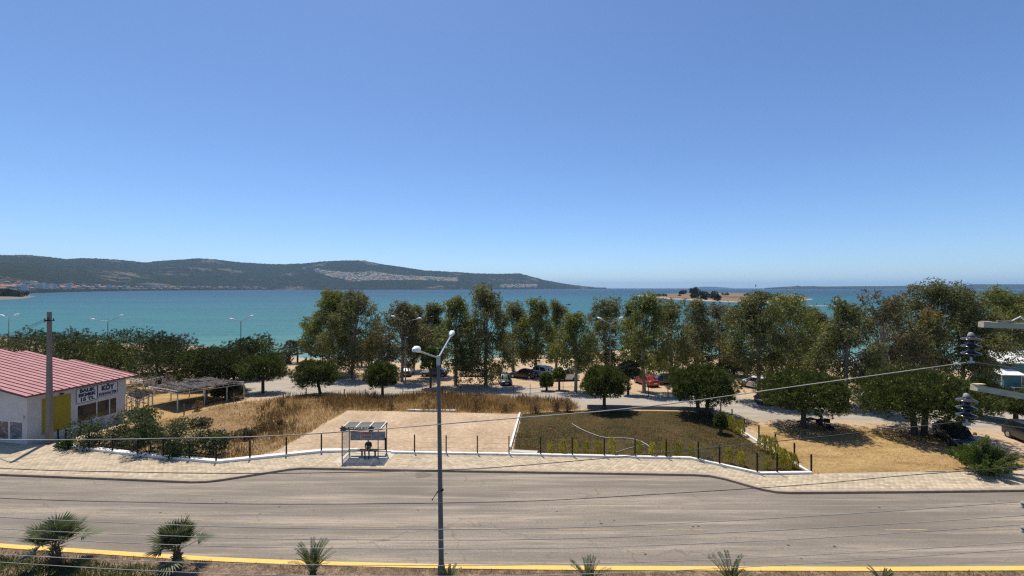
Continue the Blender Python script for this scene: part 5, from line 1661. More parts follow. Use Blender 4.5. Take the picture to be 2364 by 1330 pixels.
# ------------------------------------------------------------------ utility poles and wires
def make_lines():
    # left concrete pole
    p = at(114, 1020, 0.1); H = 11.0 - 0.1
    root = empty('utility_pole', p)
    mb = MB()
    mb.loft([[(-a, -b, z), (a, -b, z), (a, b, z), (-a, b, z)] for a, b, z in ((0.19, 0.17, -0.3), (0.14, 0.13, H * 0.5), (0.105, 0.10, H))])
    mb.build('pole', MATS['concrete_pole'], root)
    ca = MB(); ca.box(0.15, -0.15, H - 0.72, 0.85, 0.06, 0.06); ca.box(0.02, -0.15, H - 0.72, 0.4, 0.10, 0.10)
    ca.build('crossarm', MATS['dark_metal'], root)
    for x, z in ((0.5, H - 0.62), (0.02, H - 0.56), (-0.22, H - 0.60), (-0.22, H - 0.80)):
        MB().lathe([(0.03, -0.08), (0.055, -0.04), (0.03, 0.0), (0.05, 0.04), (0.02, 0.09)], 8, Matrix.Translation((x, -0.15, z))).build('insulator', MATS['porcelain_brown'], root)
    tag(root, 'grey concrete utility pole in front of the shop', 'utility pole')
    # its service wires going off to the left
    for i, (dy, zend, lab) in enumerate(((0.0, 761, 'upper'), (0.05, 765, 'middle'), (0.1, 777, 'lowest'))):
        a = Vector((p.x - 0.25, p.y - 0.16 - dy * 0.2, p.z + H - 0.62 - i * 0.1))
        d = 41.0; e = Vector(((-90 - 1182) * d / 1000, d, CAM_H - (zend + 22 - 665) * d / 1000))
        pts = [a.lerp(e, t) - Vector((0, 0, 0.5 * math.sin(math.pi * t))) for t in np.linspace(0, 1, 12)]
        o = MB().tube(pts, 0.014, 5).build('service_wire', MATS['wire_dark'])
        tag(o, 'thin dark service wire, %s of three left of the concrete pole' % lab, 'wire', 'service wires at the left pole')

    # right pole with wooden crossarms, close to us, mostly outside the frame
    D = 7.6
    def w(px, py, dd=0.0):
        return Vector(((px - 1182) * (D + dd) / 1000, D + dd, CAM_H - (py - 665) * (D + dd) / 1000))
    px = (2382 - 1182) * D / 1000
    root = empty('utility_pole', (9.44, D + 0.12, 0.0))
    zt = CAM_H - (690 - 665) * D / 1000
    mb = MB()
    mb.loft([[(-a, -b, z), (a, -b, z), (a, b, z), (-a, b, z)] for a, b, z in ((0.21, 0.2, -0.5), (0.15, 0.14, 6), (0.115, 0.11, zt))])
    mb.build('pole', MATS['concrete_pole'], root)
    base = Vector(root.location)
    for nm, a, b, th in (('top', w(2236, 747), w(2480, 756), 0.095), ('lower', w(2219, 888, -0.35), w(2480, 936, 0.32), 0.10)):
        ca = MB()
        ca.bar(a - base + Vector((0, -0.2, 0)), b - base + Vector((0, -0.2, 0)), th, th)
        ca.bar(a - base + Vector((0, -0.2, th / 2 + 0.004)), a - base + Vector((0.16, -0.2, th / 2 + 0.004)), th * 0.7, 0.008)
        ca.build('crossarm', MATS['crossarm_wood'], root)
    tag(root, 'utility pole with pale wooden crossarms at the right edge', 'utility pole')
    def ins_string(top, n, lab):
        r = empty('insulator_string', top)
        MB().tube([(0, 0, 0.0), (0, 0, -0.13)], 0.012, 6).build('hanger', MATS['dark_metal'], r)
        MB().lathe([(0.012, -0.06), (0.035, -0.075), (0.046, -0.11), (0.052, -0.155), (0.04, -0.165)], 14, Matrix.Translation((0, 0, -0.02))).build('cap', MATS['cap_iron'], r, smooth=40)
        for i in range(n):
            z = -0.185 - i * 0.122
            MB().lathe([(0.045, z + 0.05), (0.055, z + 0.02), (0.125, z - 0.005), (0.135, z - 0.018), (0.122, z - 0.030), (0.05, z - 0.022), (0.045, z - 0.07)], 20).build('disc', MATS['porcelain_brown'], r, smooth=50)
        MB().tube([(0, 0, -0.185 - n * 0.122 + 0.06), (0, 0, -0.185 - n * 0.122 - 0.03)], 0.016, 6).box(0, 0, -0.185 - n * 0.122 - 0.04, 0.10, 0.03, 0.035).build('clamp', MATS['galvanized'], r)
        tag(r, lab, 'insulator', 'insulators at the right pole')
    ins_string(w(2242, 756, -0.2), 3, 'string of three dark disc insulators under the top crossarm')
    ins_string(w(2232, 896, -0.55), 3, 'string of three dark disc insulators under the lower crossarm')
    # jumper cable and clamp lying on the top crossarm
    j = MB()
    j.tube([w(2336, 741, -0.2), w(2344, 737, -0.2), w(2356, 731, -0.2), w(2368, 741, -0.2), w(2385, 752, -0.1)], 0.012, 6)
    o = j.build('jumper_cable', MATS['hose_white']); tag(o, 'pale bent jumper cable on the top crossarm', 'cable')
    j = MB()
    j.tube([w(2302, 741, -0.2), w(2312, 744, -0.2), w(2330, 743, -0.2), w(2338, 745, -0.2)], [0.018, 0.026, 0.024, 0.016], 7)
    o = j.build('cable_clamp', MATS['old_wood'], smooth=50); tag(o, 'brown cable clamp lying on the top crossarm', 'clamp')
    for i, py in enumerate((1165, 1222)):
        q = w(2363, py)
        o = MB().lathe([(0.02, -0.06), (0.045, -0.03), (0.028, 0.0), (0.045, 0.03), (0.02, 0.06)], 10).build('pin_insulator', MATS['cap_iron'], None, smooth=40, loc=q)
        tag(o, 'small pale pin insulator at the right edge, %s of two' % ('upper' if i == 0 else 'lower'), 'insulator', 'pin insulators')
    WI = [([(2440, 800), (2330, 845), (2240, 836)][2:] + [(1880, 886), (1500, 938), (1182, 966), (700, 1003), (350, 1013), (0, 1015), (-500, 1003)], 'wire_alu', 0.0085, 'highest pale wire, sloping from the upper insulator down to the shop'),
          ([(2232, 972), (1900, 1008), (1500, 1048), (1200, 1075), (1000, 1086), (620, 1093), (300, 1090), (0, 1081), (-500, 1050)], 'wire_dark', 0.0065, 'dark wire from the lower insulator passing above the kerb'),
          ([(2900, 1035), (2364, 1078), (2100, 1097), (1850, 1120), (1500, 1142), (1180, 1158), (700, 1164), (350, 1160), (0, 1150), (-500, 1120)], 'wire_dark', 0.0065, 'dark wire crossing the upper part of the road'),
          ([(2900, 1115), (2364, 1158), (1800, 1196), (1250, 1220), (700, 1220), (350, 1210), (0, 1194), (-500, 1160)], 'wire_alu', 0.0058, 'uppermost of the five pale wires over the lower road'),
          ([(2900, 1148), (2364, 1190), (1800, 1224), (1250, 1245), (700, 1245), (350, 1236), (0, 1221), (-500, 1190)], 'wire_alu', 0.0058, 'second of the five pale wires over the lower road'),
          ([(2900, 1168), (2364, 1211), (1800, 1247), (1250, 1266), (700, 1265), (350, 1256), (0, 1239), (-500, 1205)], 'wire_alu', 0.0058, 'third of the five pale wires over the lower road'),
          ([(2900, 1205), (2364, 1251), (1800, 1285), (1250, 1304), (700, 1304), (350, 1296), (0, 1280), (-500, 1250)], 'wire_alu', 0.0055, 'fourth of the five pale wires, near the yellow kerb'),
          ([(2900, 1225), (2364, 1267), (1800, 1305), (1250, 1328), (700, 1329), (350, 1318), (0, 1298), (-500, 1265)], 'wire_alu', 0.0055, 'lowest of the five pale wires, at the bottom edge')]
    for i, (pts, mt, rad, lab) in enumerate(WI):
        dd = -0.2 if i == 0 else (-0.55 if i == 1 else 0.25 + 0.02 * i)
        P = [w(x, y, dd) for x, y in pts]
        # smooth curve through the points
        Q = []
        for k in range(len(P) - 1):
            p0, p1, p2, p3 = P[max(k - 1, 0)], P[k], P[k + 1], P[min(k + 2, len(P) - 1)]
            for t in np.linspace(0, 1, 8, endpoint=False):
                t2, t3 = t * t, t * t * t
                Q.append(0.5 * ((2 * p1) + (p2 - p0) * t + (2 * p0 - 5 * p1 + 4 * p2 - p3) * t2 + (3 * p1 - p0 - 3 * p2 + p3) * t3))
        Q.append(P[-1])
        o = MB().tube(Q, rad, 6).build('overhead_wire', MATS[mt], smooth=60)
        tag(o, lab, 'wire', 'overhead wires')
    # the continuation of the highest wire behind the insulator to the right
    for i, (a, b) in enumerate((((2248, 836), (2480, 870)), ((2238, 972), (2480, 1003)))):
        P = [w(a[0], a[1], -0.2 if i == 0 else -0.55).lerp(w(b[0], b[1], 2.0), t) for t in np.linspace(0, 1, 6)]
        o = MB().tube(P, 0.008, 6).build('overhead_wire', MATS['wire_dark'])
        tag(o, 'short dark wire leaving the %s insulator to the right' % ('upper' if i == 0 else 'lower'), 'wire', 'overhead wires')
make_lines()
# ------------------------------------------------------------------ bus shelter, bench, sitter
def make_shelter():
    A = at(790, 1062, 0.14)                       # front left post
    root = empty('bus_shelter', (A.x, A.y, 0.137))
    Wd, Dp, H = 2.92, 1.30, 2.26
    fr = 'grey_metal'
    post = lambda x, y, h=H, s=0.07: MB().box(x, y, h / 2, s, s, h).build('post', MATS['shelter_frame'], root)
    simple('shelter_frame', (0.17, 0.165, 0.13), 0.5, metal=0.2, var=0.2, scale=4, coord='World')
    # front left, rear left, rear right, front right (set in), plus mid rear
    post(0, 0); post(0.05, Dp); post(Wd + 0.02, Dp); post(Wd - 0.32, 0.28, H + 0.02, 0.06)
    MB().lathe([(0.10, 0), (0.10, 0.02), (0.05, 0.03)], 10, Matrix.Translation((Wd - 0.32, 0.28, 0.003))).build('foot', MATS['shelter_frame'], root)
    b = MB()
    for y in (-0.02, Dp): b.box(Wd / 2 + 0.02, y, H + 0.03 + (0.03 if y > 0 else 0), Wd + 0.16, 0.07, 0.08)
    for x in (-0.02, Wd + 0.04): b.bar((x, -0.06, H + 0.09), (x, Dp + 0.06, H + 0.13), 0.06, 0.05)
    b.build('roof_beam', MATS['shelter_frame'], root)
    # three translucent roof panes with white bars between
    n = 3; pw = Wd / n
    for i in range(n):
        p = MB()
        x0, x1 = i * pw + 0.05, (i + 1) * pw - 0.03
        p.loft([[(x0, y, z), (x1, y, z), (x1, y, z + 0.012), (x0, y, z + 0.012)] for y, z in ((-0.05, H + 0.125), (Dp + 0.05, H + 0.165))])
        p.build('roof_pane', MATS['shelter_roof_pane'], root)
    for i in range(n + 1):
        x = i * pw + 0.01
        MB().bar((x, -0.08, H + 0.155), (x, Dp + 0.08, H + 0.195), 0.06, 0.02).build('roof_bar', MATS['lamp_white'], root)
    # left side pane, rear low rail, kick board
    MB().box(0.03, Dp / 2, 1.22, 0.012, Dp - 0.1, 1.7).build('side_pane', MATS['shelter_pane'], root)
    s = MB(); s.box(0.03, Dp / 2, 0.30, 0.05, Dp - 0.08, 0.06); s.box(0.03, Dp / 2, 2.1, 0.05, Dp - 0.08, 0.05)
    s.build('side_rail', MATS['shelter_frame'], root)
    MB().box(Wd / 2 + 0.02, Dp, 0.28, Wd - 0.08, 0.05, 0.07).build('rear_rail', MATS['shelter_frame'], root)
    MB().box(Wd - 0.06, Dp - 0.05, 0.75, 0.10, 0.05, 0.95).build('side_bin_board', MATS['dark_metal'], root)
    # advertising banner with its lettering
    ban = MB().box(Wd / 2 + 0.05, Dp - 0.05, 1.38, Wd - 0.2, 0.03, 0.68).build('banner', MATS['banner_grey'], root)
    MB().box(Wd * 0.47, Dp - 0.07, 1.40, 0.92, 0.012, 0.62).build('banner_field', MATS['banner_field'], ban)
    for t, dz, w in (('BÜYÜKŞEHİR', 0.15, 0.84), ('ÇALIŞIYOR', -0.10, 0.72)):
        me = text_mesh(t, 0.22, 0.008, 0.006)
        xs = [v.co.x for v in me.vertices]
        o = link('lettering', me, MATS['lettering_red'], ban)
        o.location = (Wd * 0.47, Dp - 0.08, 1.42 + dz); o.rotation_euler = (R(90), 0, 0); o.scale = (w / (max(xs) - min(xs)), 1, 1)
    # two small stickers above the banner
    for x in (1.62, 1.80):
        MB().box(x, Dp - 0.03, 1.90, 0.12, 0.02, 0.18).build('sticker', MATS['dark_metal'], root)
    # fascia: cut-out lettering between two star emblems on the front edge
    me = text_mesh('BÜYÜKŞEHİR BELEDİYESİ', 0.20, 0.012, 0.008)
    xs = [v.co.x for v in me.vertices]
    o = link('fascia_lettering', me, MATS['emblem_dark'], root)
    o.location = (Wd / 2 - 0.05, -0.09, H + 0.13); o.rotation_euler = (R(90), 0, 0); o.scale = (1.95 / (max(xs) - min(xs)), 1, 1)
    for cx, rot in ((0.12, 0.2), (Wd - 0.72, 0.5)):
        pts = []
        for k in range(14):
            a = rot + k * math.pi / 7; rr = 0.29 if k % 2 == 0 else 0.19
            pts.append((cx + math.cos(a) * rr, math.sin(a) * rr * 0.95))
        m = MB()
        m.loft([[(x, y, H + 0.10 + z) for x, z in pts] for y in (-0.125, -0.105)])
        m.build('star_emblem', MATS['emblem_dark'], root)
    tag(root, 'glass roofed bus shelter on the pavement', 'bus shelter')
    # concrete pad under it
    pad = MB().prism([(A.x - 0.55, A.y - 0.55), (A.x + Wd + 0.5, A.y - 0.5), (A.x + Wd + 0.75, A.y + Dp + 0.35), (A.x - 0.2, A.y + Dp + 0.35)], 0.10, 0.1435).build('shelter_pad', MATS['concrete_slab'])
    tag(pad, 'pale concrete pad under the bus shelter', 'pad', kind='structure')

    # bench
    bo = Vector((A.x + 1.0, A.y + 0.62, 0.1435))
    bench = empty('bench', bo)
    for j in range(3):
        MB().box(0.72, 0.0 + j * 0.135, 0.45, 1.5, 0.12, 0.045).build('seat_slat', MATS['bench_wood'], bench)
    for x in (0.22, 1.22):
        m = MB(); m.box(x, 0.135, 0.40, 0.06, 0.38, 0.05); m.box(x, 0.04, 0.19, 0.05, 0.05, 0.38); m.box(x, 0.24, 0.19, 0.05, 0.05, 0.38)
        m.build('leg', MATS['dark_metal'], bench)
    tag(bench, 'dark slatted bench inside the bus shelter', 'bench')
    return bo

MATS_extra = [('banner_field', (0.42, 0.40, 0.40)), ('lettering_red', (0.30, 0.012, 0.02)), ('emblem_dark', (0.055, 0.055, 0.065))]
for nm, c in MATS_extra:
    simple(nm, c, 0.5, var=0.08)

def skin_body(name, joints, edges, parent, loc, rz, mats, zones):
    """a body grown over a skeleton: joints name -> (x,y,z,r)"""
    names = list(joints)
    me = bpy.data.meshes.new(name)
    me.from_pydata([joints[n][:3] for n in names], [(names.index(a), names.index(b)) for a, b in edges], [])
    o = bpy.data.objects.new(name, me); C.objects.link(o)
    md = o.modifiers.new('skin', 'SKIN'); md.use_smooth_shade = True
    lay = me.skin_vertices[0] if me.skin_vertices else None
    if lay is None:
        bm = bmesh.new(); bm.from_mesh(me); bm.verts.layers.skin.verify(); bm.to_mesh(me); bm.free(); lay = me.skin_vertices[0]
    for i, n in enumerate(names):
        r = joints[n][3]
        lay.data[i].radius = r if isinstance(r, tuple) else (r, r)
        lay.data[i].use_root = (n == 'pelvis')
    sd = o.modifiers.new('sub', 'SUBSURF'); sd.levels = 2; sd.render_levels = 2
    dg = bpy.context.evaluated_depsgraph_get()
    res = bpy.data.meshes.new_from_object(o.evaluated_get(dg))
    bpy.data.objects.remove(o); bpy.data.meshes.remove(me)
    for m in mats: res.materials.append(m)
    for p in res.polygons:
        p.material_index = zones(p.center); p.use_smooth = True
    return res

def sitter(loc, rz, name_lab, shirt, trouser, hair, arms_skin=True, seat=0.47, scale=1.0, group=None):
    """a seated person facing -y: feet on the ground, hands between the knees"""
    J = dict(pelvis=(0, 0, seat + 0.10, (0.175, 0.14)), waist=(0, -0.01, seat + 0.27, (0.17, 0.125)), chest=(0, -0.03, seat + 0.46, (0.185, 0.125)), upper=(0, -0.035, seat + 0.56, (0.13, 0.09)), neck=(0, -0.05, seat + 0.65, 0.055), chin=(0, -0.075, seat + 0.72, 0.062))
    E = [('pelvis', 'waist'), ('waist', 'chest'), ('chest', 'upper'), ('upper', 'neck'), ('neck', 'chin')]
    for s, n in ((-1, 'l'), (1, 'r')):
        J.update({'sh' + n: (s * 0.19, -0.03, seat + 0.54, 0.068), 'el' + n: (s * 0.235, -0.10, seat + 0.27, 0.054), 'wr' + n: (s * 0.10, -0.32, seat + 0.16, 0.033), 'pa' + n: (s * 0.055, -0.38, seat + 0.125, (0.040, 0.022))})
        E += [('upper', 'sh' + n), ('sh' + n, 'el' + n), ('el' + n, 'wr' + n), ('wr' + n, 'pa' + n)]
        fx = -s
        for k, (dx, L) in enumerate(((-0.030, 0.070), (-0.010, 0.080), (0.010, 0.074), (0.030, 0.056))):
            J['f%s%da' % (n, k)] = (s * 0.055 + dx, -0.41, seat + 0.105, 0.010)
            J['f%s%db' % (n, k)] = (s * 0.055 + dx, -0.41 - L * 0.55, seat + 0.105 - L * 0.7, 0.008)
            E += [('pa' + n, 'f%s%da' % (n, k)), ('f%s%da' % (n, k), 'f%s%db' % (n, k))]
        J['t%sa' % n] = (s * 0.055 + fx * 0.048, -0.36, seat + 0.125, 0.011); J['t%sb' % n] = (s * 0.055 + fx * 0.065, -0.40, seat + 0.10, 0.009)
        E += [('pa' + n, 't%sa' % n), ('t%sa' % n, 't%sb' % n)]
        ky = -0.44 - (0.05 if s < 0 else 0.0)
        J.update({'hip' + n: (s * 0.10, -0.03, seat + 0.085, 0.095), 'kn' + n: (s * (0.17 if s < 0 else 0.12), ky, seat + 0.06, 0.062), 'ca' + n: (s * 0.155, ky + 0.03 - (0.06 if s > 0 else 0), seat * 0.55, 0.056), 'an' + n: (s * 0.15, ky + 0.05 - (0.14 if s > 0 else 0), 0.09, 0.040), 'to' + n: (s * 0.17, ky - 0.10 - (0.14 if s > 0 else 0), 0.04, (0.045, 0.035))})
        E += [('pelvis', 'hip' + n), ('hip' + n, 'kn' + n), ('kn' + n, 'ca' + n), ('ca' + n, 'an' + n), ('an' + n, 'to' + n)]
    def zones(c):
        if c.z > seat + 0.62: return 0
        if c.z < 0.095: return 3
        arm = c.y < -0.06 and abs(c.x) > 0.03 and c.z > seat + 0.115 and c.z < seat + 0.33 and not (abs(c.x) < 0.2 and c.y > -0.10)
        hand = c.y < -0.26 and c.z > seat + 0.04 and abs(c.x) < 0.12 and c.z < seat + 0.2 and c.y > -0.5
        if hand or (arm and arms_skin): return 0
        if c.z < seat + 0.13: return 2
        return 1
    me = skin_body('person', J, E, None, loc, rz, [MATS['skin'], MATS[shirt], MATS[trouser], MATS['shoe_black']], zones)
    # head with a face, worked into the same mesh
    bm = bmesh.new(); bm.from_mesh(me)
    hc = Vector((0, -0.085, seat + 0.80))
    ret = bmesh.ops.create_uvsphere(bm, u_segments=20, v_segments=14, radius=0.1)
    for v in ret['verts']:
        q = v.co
        x, y, z = q.x * 0.80, q.y * 0.98, q.z * 1.18
        if y < 0:                                   # face: brow, nose, chin
            nose = math.exp(-((x / 0.018) ** 2) - ((z + 0.012) / 0.030) ** 2)
            eye = sum(math.exp(-(((x - s * 0.032) / 0.016) ** 2) - ((z - 0.012) / 0.013) ** 2) for s in (-1, 1))
            mouth = math.exp(-((x / 0.03) ** 2) - ((z + 0.060) / 0.010) ** 2)
            y += -0.026 * nose + 0.010 * eye + 0.005 * mouth
            if z < -0.05: x *= 0.84
        ear = math.exp(-((abs(x) - 0.08) / 0.012) ** 2 - (y / 0.02) ** 2 - ((z) / 0.03) ** 2)
        x += math.copysign(0.016 * ear, x)
        v.co = Vector((x, y, z)) + hc
    for f in bm.faces:
        pass
    bm.to_mesh(me); bm.free()
    for p in me.polygons: p.use_smooth = True
    root = link(name_lab[0], me, None, None, loc)
    root.rotation_euler = (0, 0, rz); root.scale = (scale,) * 3
    # hair as a child
    bm = bmesh.new()
    ret = bmesh.ops.create_uvsphere(bm, u_segments=18, v_segments=12, radius=0.107)
    dele = []
    for v in ret['verts']:
        v.co = Vector((v.co.x * 0.82, v.co.y * 0.99, v.co.z * 1.2)) + hc + Vector((0, 0.006, 0.004))
        if v.co.z < hc.z - 0.02 or (v.co.y < hc.y - 0.05 and v.co.z < hc.z + 0.06): dele.append(v)
    bmesh.ops.delete(bm, geom=dele, context='VERTS')
    hm = bpy.data.meshes.new('hair'); bm.to_mesh(hm); bm.free()
    link('hair', hm, MATS[hair], root)
    tag(root, name_lab[1], 'person', group)
    return root

def stander(loc, rz, lab, shirt, trouser):
    J = dict(pelvis=(0, 0, 0.95, (0.15, 0.11)), waist=(0, 0, 1.12, (0.135, 0.10)), chest=(0, 0, 1.32, (0.165, 0.11)), upper=(0, 0, 1.43, (0.12, 0.085)), neck=(0, -0.01, 1.52, 0.052), chin=(0, -0.02, 1.58, 0.06), head=(0, -0.015, 1.66, (0.078, 0.092)), crown=(0, 0.0, 1.73, (0.06, 0.07)))
    E = [('pelvis', 'waist'), ('waist', 'chest'), ('chest', 'upper'), ('upper', 'neck'), ('neck', 'chin'), ('chin', 'head'), ('head', 'crown')]
    for s, n in ((-1, 'l'), (1, 'r')):
        J.update({'sh' + n: (s * 0.18, 0, 1.41, 0.062), 'el' + n: (s * 0.25, 0.02, 1.12, 0.045), 'wr' + n: (s * 0.27, -0.05, 0.88, 0.032), 'ha' + n: (s * 0.27, -0.07, 0.78, (0.03, 0.04)), 'hip' + n: (s * 0.095, 0, 0.90, 0.09), 'kn' + n: (s * 0.11, -0.03 - 0.05 * s, 0.50, 0.062), 'an' + n: (s * 0.12, 0.02 - 0.06 * s, 0.09, 0.042), 'to' + n: (s * 0.14, -0.12 - 0.06 * s, 0.04, 0.042)})
        E += [('upper', 'sh' + n), ('sh' + n, 'el' + n), ('el' + n, 'wr' + n), ('wr' + n, 'ha' + n), ('pelvis', 'hip' + n), ('hip' + n, 'kn' + n), ('kn' + n, 'an' + n), ('an' + n, 'to' + n)]
    def zones(c):
        if c.z > 1.72 or (c.z > 1.60 and c.y > 0.03): return 3
        if c.z > 1.5 or (abs(c.x) > 0.2 and c.z < 1.2): return 0
        return 1 if c.z > 0.98 else (2 if c.z > 0.5 else 0)
    me = skin_body('person', J, E, None, loc, rz, [MATS['skin'], MATS[shirt], MATS[trouser], MATS['hair_dark']], zones)
    o = link('person', me, None, None, loc); o.rotation_euler = (0, 0, rz)
    tag(o, lab, 'person')

bo = make_shelter()
sitter((bo.x + 0.72, bo.y + 0.14, bo.z), 0.08, ('person', 'person in dark clothes sitting on the shelter bench'), 'cloth_navy', 'cloth_black', 'hair_grey')

# ------------------------------------------------------------------ picnic under the umbrella pine
def make_picnic():
    c = gnd(1882, 989)
    t = empty('picnic_table', (c.x - 0.35, c.y + 0.35, c.z), 0.35)
    for j in range(4): MB().box(0, -0.27 + j * 0.18, 0.74, 1.5, 0.16, 0.04).build('board', MATS['old_wood'], t)
    for sy in (-0.62, 0.62):
        MB().box(0, sy, 0.44, 1.5, 0.24, 0.04).build('seat', MATS['old_wood'], t)
    for sx in (-0.55, 0.55):
        m = MB(); m.bar((sx, -0.25, 0.72), (sx, -0.55, 0.0), 0.07); m.bar((sx, 0.25, 0.72), (sx, 0.55, 0.0), 0.07); m.bar((sx, -0.7, 0.40), (sx, 0.7, 0.40), 0.06)
        m.build('trestle', MATS['old_wood'], t)
    tag(t, 'dark picnic table in the shade of the umbrella pine', 'table')
    # folding chair with the sitter, seen from behind
    q = Vector((c.x + 0.28, c.y - 0.35, c.z))
    def chair(p, rz, lab):
        r = empty('folding_chair', p, rz)
        MB().box(0, 0, 0.42, 0.46, 0.44, 0.03).build('seat', MATS['cloth_black'], r)
        MB().box(0, 0.24, 0.72, 0.46, 0.03, 0.42, rx=0.16).build('backrest', MATS['cloth_black'], r)
        for s in (-0.22, 0.22):
            m = MB(); m.bar((s, -0.22, 0.0), (s, 0.22, 0.45), 0.025); m.bar((s, 0.24, 0.0), (s, -0.22, 0.45), 0.025); m.bar((s, 0.2, 0.42), (s, 0.28, 0.95), 0.025)
            m.build('leg', MATS['dark_metal'], r)
        tag(r, lab, 'chair', 'folding chairs at the picnic')
    chair(q, 0.25, 'black folding chair with a person in it under the umbrella pine')
    sitter(q, 0.25, ('person', 'person in black seated in the shade of the umbrella pine'), 'cloth_black', 'cloth_black', 'hair_dark', arms_skin=False, seat=0.43)
    chair(Vector((c.x + 0.95, c.y - 0.25, c.z)), -0.5, 'empty folding chair right of the person under the umbrella pine')
    # cool box and bag
    b = empty('cool_box', (c.x + 1.25, c.y - 0.15, c.z), -0.3)
    MB().box(0, 0, 0.17, 0.55, 0.36, 0.34).build('box', MATS['cloth_navy'], b)
    MB().box(0, 0, 0.37, 0.58, 0.39, 0.06).build('lid', MATS['galvanized'], b)
    MB().tube([(-0.26, -0.2, 0.3), (-0.1, -0.24, 0.2), (0.1, -0.24, 0.2), (0.26, -0.2, 0.3)], 0.012, 5).build('handle', MATS['dark_metal'], b)
    tag(b, 'dark cool box on the ground beside the empty folding chair', 'cool box')
    p = gnd(1458, 818)
    stander(p, 2.6, 'person standing on the beach in the gap between the trees', 'cloth_grey', 'cloth_grey')
make_picnic()

# ------------------------------------------------------------------ cars
def paint(name, c, rough=0.28, metal=0.25):
    m, nt, b = nmat(name)
    f = noise(nt, 2.0, 4, 0.6)
    nt.links.new(ramp(nt, f, [(0.3, tuple(v * 0.9 for v in c)), (0.7, tuple(min(1, v * 1.06) for v in c))]), b.inputs['Base Color'])
    d = noise(nt, 5.0, 4, 0.7)
    nt.links.new(ramp(nt, d, [(0.3, (rough, rough, rough)), (0.75, (rough + 0.2,) * 3)]), b.inputs['Roughness'])
    b.inputs['Metallic'].default_value = metal
    b.inputs['Coat Weight'].default_value = 0.6
    b.inputs['Coat Roughness'].default_value = 0.06
for nm, c, me_ in (('car_white', (0.70, 0.70, 0.69), 0.0), ('car_black', (0.010, 0.010, 0.012), 0.0), ('car_red', (0.26, 0.022, 0.018), 0.1), ('car_blue', (0.008, 0.014, 0.042), 0.2), ('car_silver', (0.40, 0.43, 0.47), 0.5), ('car_green', (0.012, 0.030, 0.026), 0.2), ('car_grey', (0.12, 0.12, 0.125), 0.4)):
    paint(nm, c, 0.28, me_)

